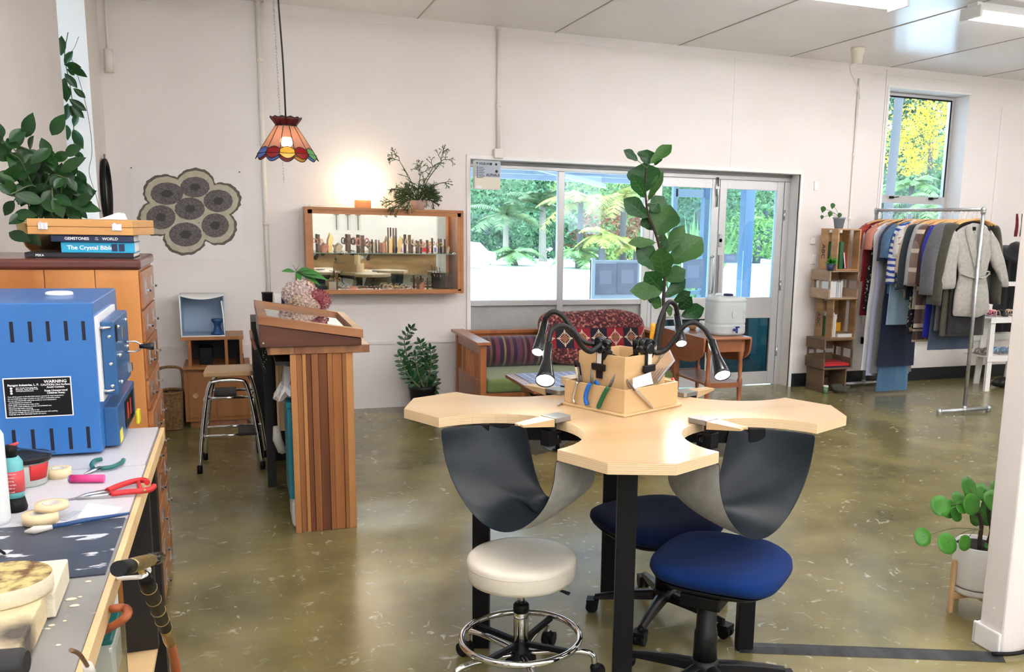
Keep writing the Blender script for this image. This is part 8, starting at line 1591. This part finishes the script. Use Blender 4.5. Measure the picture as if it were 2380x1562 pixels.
# red handled snips
def AW(x, y, h=.006): return AZ(x, y, WZ+h)
t = thing('snips', 'large snips with red dipped handles lying across the bench edge', 'snips', AW(250, 1140, 0)); g = G(t)
g.tube([AW(160, 1162, .003), AW(200, 1150, .006), AW(250, 1140, .009)], [.001, .007, .009], 8, flat=.5); g.tube([AW(157, 1160, .003), AW(200, 1155, .006), AW(258, 1148, .009)], [.001, .006, .008], 8, flat=.5); g.build('blades', 'steel', t)
g = G(t); g.tube(bez([AW(250, 1140, .010), AW(285, 1126, .012), AW(318, 1117, .012), AW(338, 1117, .012), AW(342, 1122, .012)], 5), .0072, 10); g.build('upper_handle', 'red', t); g = G(t); g.tube(bez([AW(258, 1148, .010), AW(300, 1143, .011), AW(338, 1140, .011), AW(352, 1136, .012), AW(358, 1130, .012)], 5), .0072, 10); g.tube([AW(322, 1120, .011), AW(326, 1138, .011)], .005, 8); g.build('lower_handle', 'red', t)
g = G(t); g.ball(AW(336, 1140, .017), .004, n=8, m=5); g.build('rivet', 'brass', t)
# green pliers
t = thing('pliers', 'pliers with dark green handles lying below the kiln', 'pliers', AW(230, 1088, 0)); g = G(t); g.tube([AW(196, 1102, .003), AW(218, 1092, .007), AW(234, 1087, .008)], [.003, .008, .009], 8, flat=.5); g.build('jaws', 'steel', t)
g = G(t); g.tube(bez([AW(234, 1089, .009), AW(262, 1085, .010), AW(282, 1075, .010), AW(287, 1069, .010)], 5), .006, 10); g.build('handle', 'teal_handle', t); g = G(t); g.tube(bez([AW(216, 1088, .009), AW(213, 1080, .010), AW(220, 1071, .010), AW(236, 1067, .010)], 5), .006, 10); g.build('handle', 'teal_handle', t)
# brush
t = thing('paint_brush', 'long dark blue paint brush lying at the board edge', 'brush', AW(180, 1210, 0)); g = G(t); g.tube([AW(120, 1225, .005), AW(200, 1209, .006), AW(301, 1193, .005)], [.0045, .0055, .003], 10); g.build('handle', 'bust_blue', t); g = G(t); g.tube([AW(57, 1236, .004), AW(80, 1232, .007), AW(121, 1225, .006)], [.002, .009, .005], 10); g.build('bristles', 'linen', t)
t = thing('paint_brush', 'thin blue brush lying on the lid of the plastic tub', 'brush', AZ(80, 1045, 1.0)); g = G(t); g.tube([AZ(40, 1042, 1.001), AZ(127, 1052, 1.001)], .0026, 8); g.build('handle', 'bust_blue', t); g = G(t); g.tube([AZ(28, 1040, 1.001), AZ(40, 1042, 1.001)], [.001, .003], 8); g.build('bristles', 'black', t)
def flat(name, pts, m, lab, cat, h=.0006):
    P_ = [AZ(x, y, WZ+h) for x, y in pts]; c = sum(P_, Vector())/len(P_); g = G(c); g.extr(P_, (0, 0, .0008)); return tag(g.build(name, m), lab, cat)
flat('glass_slide', [(135, 1207), (172, 1187), (190, 1188), (153, 1210)], 'label_blue', 'small grey translucent slide beside the near tape roll', 'slide'); flat('paper_sheet', [(85, 1104), (102, 1093), (118, 1096), (103, 1112)], 'label_blue', 'pale blue scrap of paper left of the far tape roll', 'paper')
flat('paper_sheet', [(178, 1205), (205, 1170), (285, 1180), (262, 1200)], 'paper', 'loose white paper above the long brush', 'paper')
# tub with black lid, spray bottle, white bottle
tc_ = AZ(52, 1118, WZ); tc_ = Vector((-.525, 2.62, WZ)); t = thing('plastic_tub', 'clear plastic tub with black lid and red label beside the kiln', 'tub', tc_); zl = AY(60, 1062, 2.62).z-WZ; R_ = .052
mm('tub_clear', (.42, .46, .42), rough=.25); g = G(t); g.lathe([(0, .0003), (R_*.82, .0003), (R_*.86, .004), (R_, zl-.008), (0, zl-.008)], tc_, 30); g.build('tub_body', 'tub_clear', t); g = G(t); g.lathe([(0, zl-.008), (R_*1.1, zl-.008), (R_*1.12, zl+.002), (R_*1.08, zl+.007), (R_*.95, zl+.004), (0, zl+.004)], tc_, 30); g.build('lid', 'blackplastic', t)
g = G(t); g.grid(lambda u, v: tc_+Vector(((R_*.90+.012*v*.6)*math.cos(-1.25+u*1.0), (R_*.90+.012*v*.6)*math.sin(-1.25+u*1.0), .018+(zl-.03)*v)), 10, 3); g.build('red_label', 'red', t, solid=.001); g = G(t); g.lathe([(0, .0005), (R_*.80, .0005), (R_*.83, .012), (0, .012)], tc_, 24); 
g.bm.free()
bc = Vector((-.507, 2.385, WZ)); t = thing('spray_bottle', 'turquoise and red labelled tube bottle with black cap at the left edge', 'bottle', bc); zt = AY(30, 1030, 2.40).z-WZ; mm('turq', (.12, .42, .45), rough=.35); mm('label_red', (.55, .06, .07), rough=.4)
g = G(t); g.lathe([(0, .034), (.021, .034), (.023, .05), (.023, zt*.74), (.016, zt*.82), (0, zt*.82)], bc, 24); g.build('bottle_body', 'turq', t); g = G(t); g.lathe([(.0234, zt*.30), (.0236, zt*.30), (.0236, zt*.62), (.0234, zt*.62)], bc, 24); g.build('red_label', 'label_red', t); g = G(t); g.lathe([(0, .0003), (.024, .0003), (.026, .008), (.021, .034), (0, .034)], bc, 20); g.build('black_foot', 'black', t); g = G(t); g.lathe([(0, zt*.82), (.013, zt*.82), (.015, zt*.96), (.008, zt), (0, zt)], bc, 16); g.build('cap', 'black', t); g = G(t); g.tube([bc+Vector((.0, 0, zt-.004)), bc+Vector((.018, -.004, zt+.004))], [.005, .003], 8); g.build('nozzle', 'label_red', t)
for k in range(6): text_obj('lettering', ('for metal and', 'stone work', 'fast drying', 'keep upright', 'net 200 ml', 'shake well')[k], .0045, bc+Vector((-.012, -.0240, zt*.58-.0085*k)), (1, 0, 0), (0, 0, 1), 'plate_white', t, ext=.0002)
wb = AZ(-17, 1216, WZ); t = thing('white_bottle', 'tall white translucent bottle cut by the left frame edge', 'bottle', wb); mm('milky', (.74, .78, .80), rough=.35); zt = AY(8, 1020, 2.2).z-WZ; g = G(t); g.lathe([(0, .0003), (.034, .0003), (.036, .01), (.036, zt-.012), (.030, zt), (0, zt)], wb, 28); g.build('bottle_body', 'milky', t)
# fire bricks
mm('brick_burnt', (.30, .23, .10), rough=.95, col2=(.60, .52, .24), nscale=26, detail=6, bump=.6, bscale=60); M['brick_round_top'] = mat('brick_round_top', (.16, .08, .035), rough=.95, col2=(.56, .47, .20), nscale=34, lo=.38, hi=.56, detail=6, bump=.9, bscale=80)
def scorch(name, base, c, r0, r1, col):
    m = mat(name, base, rough=.95, col2=tuple(q*.88 for q in base), nscale=9, bump=.5, bscale=70); nt = m.node_tree; p = nt.nodes['Principled BSDF']; src = p.inputs['Base Color'].links[0].from_socket
    tc = _n(nt, 'ShaderNodeTexCoord'); mp = _n(nt, 'ShaderNodeMapping'); mp.inputs['Location'].default_value = (-c[0], -c[1], 0); mp.inputs['Scale'].default_value = (1, 1, 0); nt.links.new(tc.outputs['Object'], mp.inputs[0]); ln = _n(nt, 'ShaderNodeVectorMath', operation='LENGTH'); nt.links.new(mp.outputs[0], ln.inputs[0])
    no = _n(nt, 'ShaderNodeTexNoise'); no.inputs['Scale'].default_value = 30; nt.links.new(tc.outputs['Object'], no.inputs['Vector']); ad = _n(nt, 'ShaderNodeMath', operation='MULTIPLY_ADD'); ad.inputs[1].default_value = .05; nt.links.new(no.outputs[0], ad.inputs[0]); nt.links.new(ln.outputs['Value'], ad.inputs[2])
    mr = _n(nt, 'ShaderNodeMapRange'); mr.inputs['From Min'].default_value = r0; mr.inputs['From Max'].default_value = r1; nt.links.new(ad.outputs[0], mr.inputs['Value']); mx = _n(nt, 'ShaderNodeMixRGB'); nt.links.new(mr.outputs[0], mx.inputs[0]); mx.inputs[1].default_value = rgb(col); nt.links.new(src, mx.inputs[2]); nt.links.new(mx.outputs[0], p.inputs['Base Color']); M[name] = m
Z0 = .9042
def brick(name, top, h, m, lab, z0=Z0):
    P_ = [AZ(x, y, z0+h) for x, y in top]; c = sum(P_, Vector())/len(P_); g = G((c.x, c.y, z0)); g.extr([Vector((p.x, p.y, z0)) for p in P_], (0, 0, h)); o = g.build(name, m, bevel=.003); return tag(o, lab, 'fire brick')
hb = .046
p1 = [AZ(158, 1298, Z0+hb), AZ(122, 1398, Z0+hb)]
g = G((-.37, 1.9, Z0)); xR = AZ(158, 1298, Z0+hb); q = [(xR.x-.11, xR.y+.002), (xR.x, xR.y), (xR.x+.004, xR.y-.17), (xR.x-.11, xR.y-.17)]; g.prism(q, Z0, Z0+hb); o = g.build('fire_brick', 'firebrick_pale', bevel=.003); tag(o, 'pale soft fire brick at the back of the soldering bricks', 'fire brick')
xb = xR.x-.006; sp_ = AZ(55, 1475, Z0+hb); scorch('brick_scorched', (.74, .62, .38), (sp_.x-(xb-.125), sp_.y-1.66), .045, .10, (.10, .085, .07))
g = G((xb-.125, 1.66, Z0)); q = [(xb-.30, xR.y-.172), (xb-.002, xR.y-.176), (xb+.001, xR.y-.48), (xb-.30, xR.y-.48)]; g.prism(q, Z0, Z0+hb+.004); o = g.build('fire_brick', 'brick_scorched', bevel=.004); tag(o, 'large yellow fire brick with a black scorched patch', 'fire brick')
rc = AZ(-4, 1343, Z0+hb+.0045+.030); rc.z = Z0+hb+.0045; t = thing('soldering_disc', 'round fire brick disc with burnt mottled top lying on the bricks', 'soldering disc', rc); g = G(t); Rr = .080
g.lathe([(0, .0002), (Rr*.97, .0002), (Rr, .004), (Rr, .026), (Rr*.985, .030)], rc, 44); g.build('disc_body', 'firebrick_pale', t); g = G(t); g.lathe([(Rr*.985, .030), (Rr*.6, .0305), (0, .031)], rc, 44); g.build('burnt_top', 'brick_round_top', t)
a = AZ(0, 1550, Z0+.07); b = AZ(65, 1545, Z0+.07); t = thing('hand_tool', 'thick black rubber handle at the bottom left corner', 'handle', (b.x-.05, b.y-.02, Z0+.05)); g = G(t); g.tube([b+Vector((-.16, .02, .005)), b+Vector((-.008, -.002, .005)), b+Vector((0, -.003, .005))], [.021, .021, .016], 20); g.build('grip', 'rubber', t)
a = AZ(0, 1283, WZ); g = G(a); g.tube(bez([AZ(-20, 1268, WZ+.01), AZ(0, 1280, WZ+.006), AZ(13, 1288, WZ+.002)], 4), [.004]*4+[.003]*4+[.001], 6); o = g.build('wire_hook', 'black'); tag(o, 'dark bent wire on the speckled mat at the left edge', 'wire')
# chips of plaster
for k, (x, y, r_) in enumerate(((165, 1393, .007), (173, 1408, .006), (186, 1388, .003), (120, 1454, .004), (150, 1444, .0025), (135, 1500, .003), (205, 1352, .004))):
    c = AZ(x, y, .9005); g = G(c); g.lathe([(0, 0), (r_, 0), (r_*.7, .0015), (0, .002)], c, 8, sx=1.6); o = g.build('plaster_chip', 'firebrick_pale'); tag(o, 'white plaster chip, %s from the pile of fire bricks' % ('first', 'second', 'third', 'fourth', 'fifth', 'sixth', 'seventh')[k], 'plaster chip', 'plaster chips on the grey bench top')
# wire end poking over the edge near the bottom
t = thing('torch_lead', 'thin brown bent rod with white collar at the bench edge', 'rod', AX(205, 1545, -.235)); g = G(t); g.tube(bez([AX(165, 1511, -.235), AX(183, 1519, -.235), AX(195, 1535, -.235), AX(203, 1548, -.235)], 5), .0032, 8); g.build('bent_rod', 'jw_wood', t); g = G(t); g.tube([AX(203, 1546, -.235), AX(209, 1565, -.235)], [.007, .009], 12); g.build('collar', 'linen', t)
# torch hanging off the bench edge
XT = -.175
def TX(x, y, X=XT): return AX(x, y, X)
s_ = 1
t = thing('torch', 'brass and black soldering torch hanging in a white loop at the bench edge', 'torch', TX(320, 1320)); 
g = G(t); g.tube([TX(276, 1322), TX(302, 1316)], .0115, 18); g.build('nozzle', 'black', t); g = G(t); g.tube([TX(302, 1316), TX(306, 1315), TX(330, 1308), TX(352, 1301)], [.011, .0125, .0125, .0115], 18); g.build('valve_body', 'brass', t)
g = G(t)
for k in range(7): a = 2*PI*k/7; ax = (TX(372, 1296)-TX(350, 1301)).normalized(); u_ = ax.cross(Vector((1, 0, 0))).normalized(); v_ = ax.cross(u_); o_ = (u_*math.cos(a)+v_*math.sin(a))*.0085; g.tube([TX(350, 1301)+o_, TX(371, 1296)+o_], .0045, 8)
g.tube([TX(349, 1301), TX(370, 1296)], .0085, 14); g.build('knob', 'blackgloss', t)
g = G(t); P2 = [TX(326, 1318), TX(332, 1334), TX(340, 1350), TX(384, 1460)]; g.tube([P2[0], P2[1]], .006, 10); g.build('neck', 'brass', t); g = G(t); g.tube([P2[2]-(P2[3]-P2[2])*.08, P2[2], P2[3]], [.010, .0135, .0130], 18); g.build('grip', 'black', t)
for k in (.12, .35, .58, .80): g = G(t); c = P2[2]+(P2[3]-P2[2])*k; d = (P2[3]-P2[2]).normalized(); g.tube([c, c+d*.003], .0142, 18); g.build('grip_ring', 'brass', t)
g = G(t); g.tube([TX(384, 1458), TX(388, 1470), TX(392, 1484), TX(396, 1496)], [.0135, .012, .0125, .011], 16); g.build('hose_coupling', 'brass', t)
t2 = thing('white_loop', 'white bent hook holding the torch on the bench edge', 'hook', AX(275, 1345, -.243)); g = G(t2); g.tube(bez([AX(273, 1345, -.243), TX(300, 1343, -.21), TX(330, 1340), TX(346, 1328), TX(342, 1319), TX(330, 1320, XT-.012)], 6), .0042, 10); g.build('hook_body', 'white', t2)
g = G(TX(400, 1530)); g.tube(bez([TX(396, 1494), TX(402, 1520), TX(408, 1550), TX(412, 1600), TX(412, 1700)], 6), .0105, 14); o = g.build('gas_hose', 'hose'); tag(o, 'orange rubber gas hose hanging down from the torch', 'hose')
g = G(AX(280, 1440, -.25)); g.tube(bez([AX(232, 1425, -.30), AX(262, 1415, -.24), AX(290, 1413, -.22), AX(298, 1425, -.21), AX(284, 1442, -.22), AX(250, 1462, -.25), AX(225, 1478, -.30)], 7), .0075, 12); o = g.build('rubber_hose', 'hose'); tag(o, 'brown rubber hose looping out from under the bench edge', 'hose')
# stuff under the bench
SZ = .3685
t = thing('plastic_container', 'clear plastic container with green lid under the bench edge', 'container', (-.32, 2.2, SZ)); g = G(t); g.box(-.375, -.285, 2.10, 2.30, SZ+.0005, .66); g.build('container_body', 'plastic_clear', t, bevel=.012); g = G(t); g.box(-.37, -.29, 2.11, 2.29, .661, .675); g.build('lid', 'teal_handle', t, bevel=.004)
g = G((-.35, 2.6, SZ)); g.box(-.42, -.345, 2.50, 2.68, SZ+.0005, .64); o = g.build('white_carton', 'white', bevel=.003); tag(o, 'white box standing on the shelf under the bench', 'box')
roll_ = thing('tape_roll', 'red tape roll on the shelf under the bench edge', 'tape', (-.33, 1.98, .5)); roll_.location = (-.36, 2.06, SZ); g = G(roll_); g.lathe([(.02, .0005), (.045, .0005), (.045, .04), (.02, .04), (.02, .0005)], (-.43, 2.16, SZ), 24); g.build('tape_body', 'label_red', roll_)
# bench and hammers on the wall behind the camera (seen in the display case mirror)
rb = thing('rear_workbench', 'long timber workbench against the wall behind the camera, seen in the case mirror', 'workbench', (2.9, -3.2, 0)); g = G(rb); g.box(1.3, 4.4, -3.55, -2.95, .90, .94); g.build('worktop', 'crate_pale', rb); g = G(rb); g.box(1.35, 4.35, -3.50, -3.0, .50, .90); g.build('front_panel', 'crate', rb)
for x in (1.4, 4.25): g = G(rb); g.box(x, x+.08, -3.1, -3.02, 0, .5); g.build('leg', 'crate', rb)
for k, x in enumerate((1.9, 2.12, 2.32)): t = thing('hammer', ('leftmost', 'middle', 'rightmost')[k]+' of three hammers on the rear wall, seen in the case mirror', 'hammer', (x, YF+.03, 1.5)); g = G(t); g.tube([(x, YF+.03, 1.35), (x, YF+.03, 1.66)], .010, 8); g.build('handle', 'walnut', t); g = G(t); g.tube([(x-.05, YF+.03, 1.66), (x+.05, YF+.03, 1.66)], .018, 10); g.build('head', 'steelgrey', t)
for k, (x, m_, w) in enumerate(((2.9, 'g_blue', .22), (3.5, 'red', .18), (3.8, 'g_blue', .12))): g = G((x, -3.2, .941)); g.box(x, x+w, -3.3, -3.15, .9405, 1.03); o = g.build('plastic_bin', m_, bevel=.005); tag(o, ('wide blue', 'red', 'small blue')[k]+' bin on the rear workbench, seen in the case mirror', 'bin')
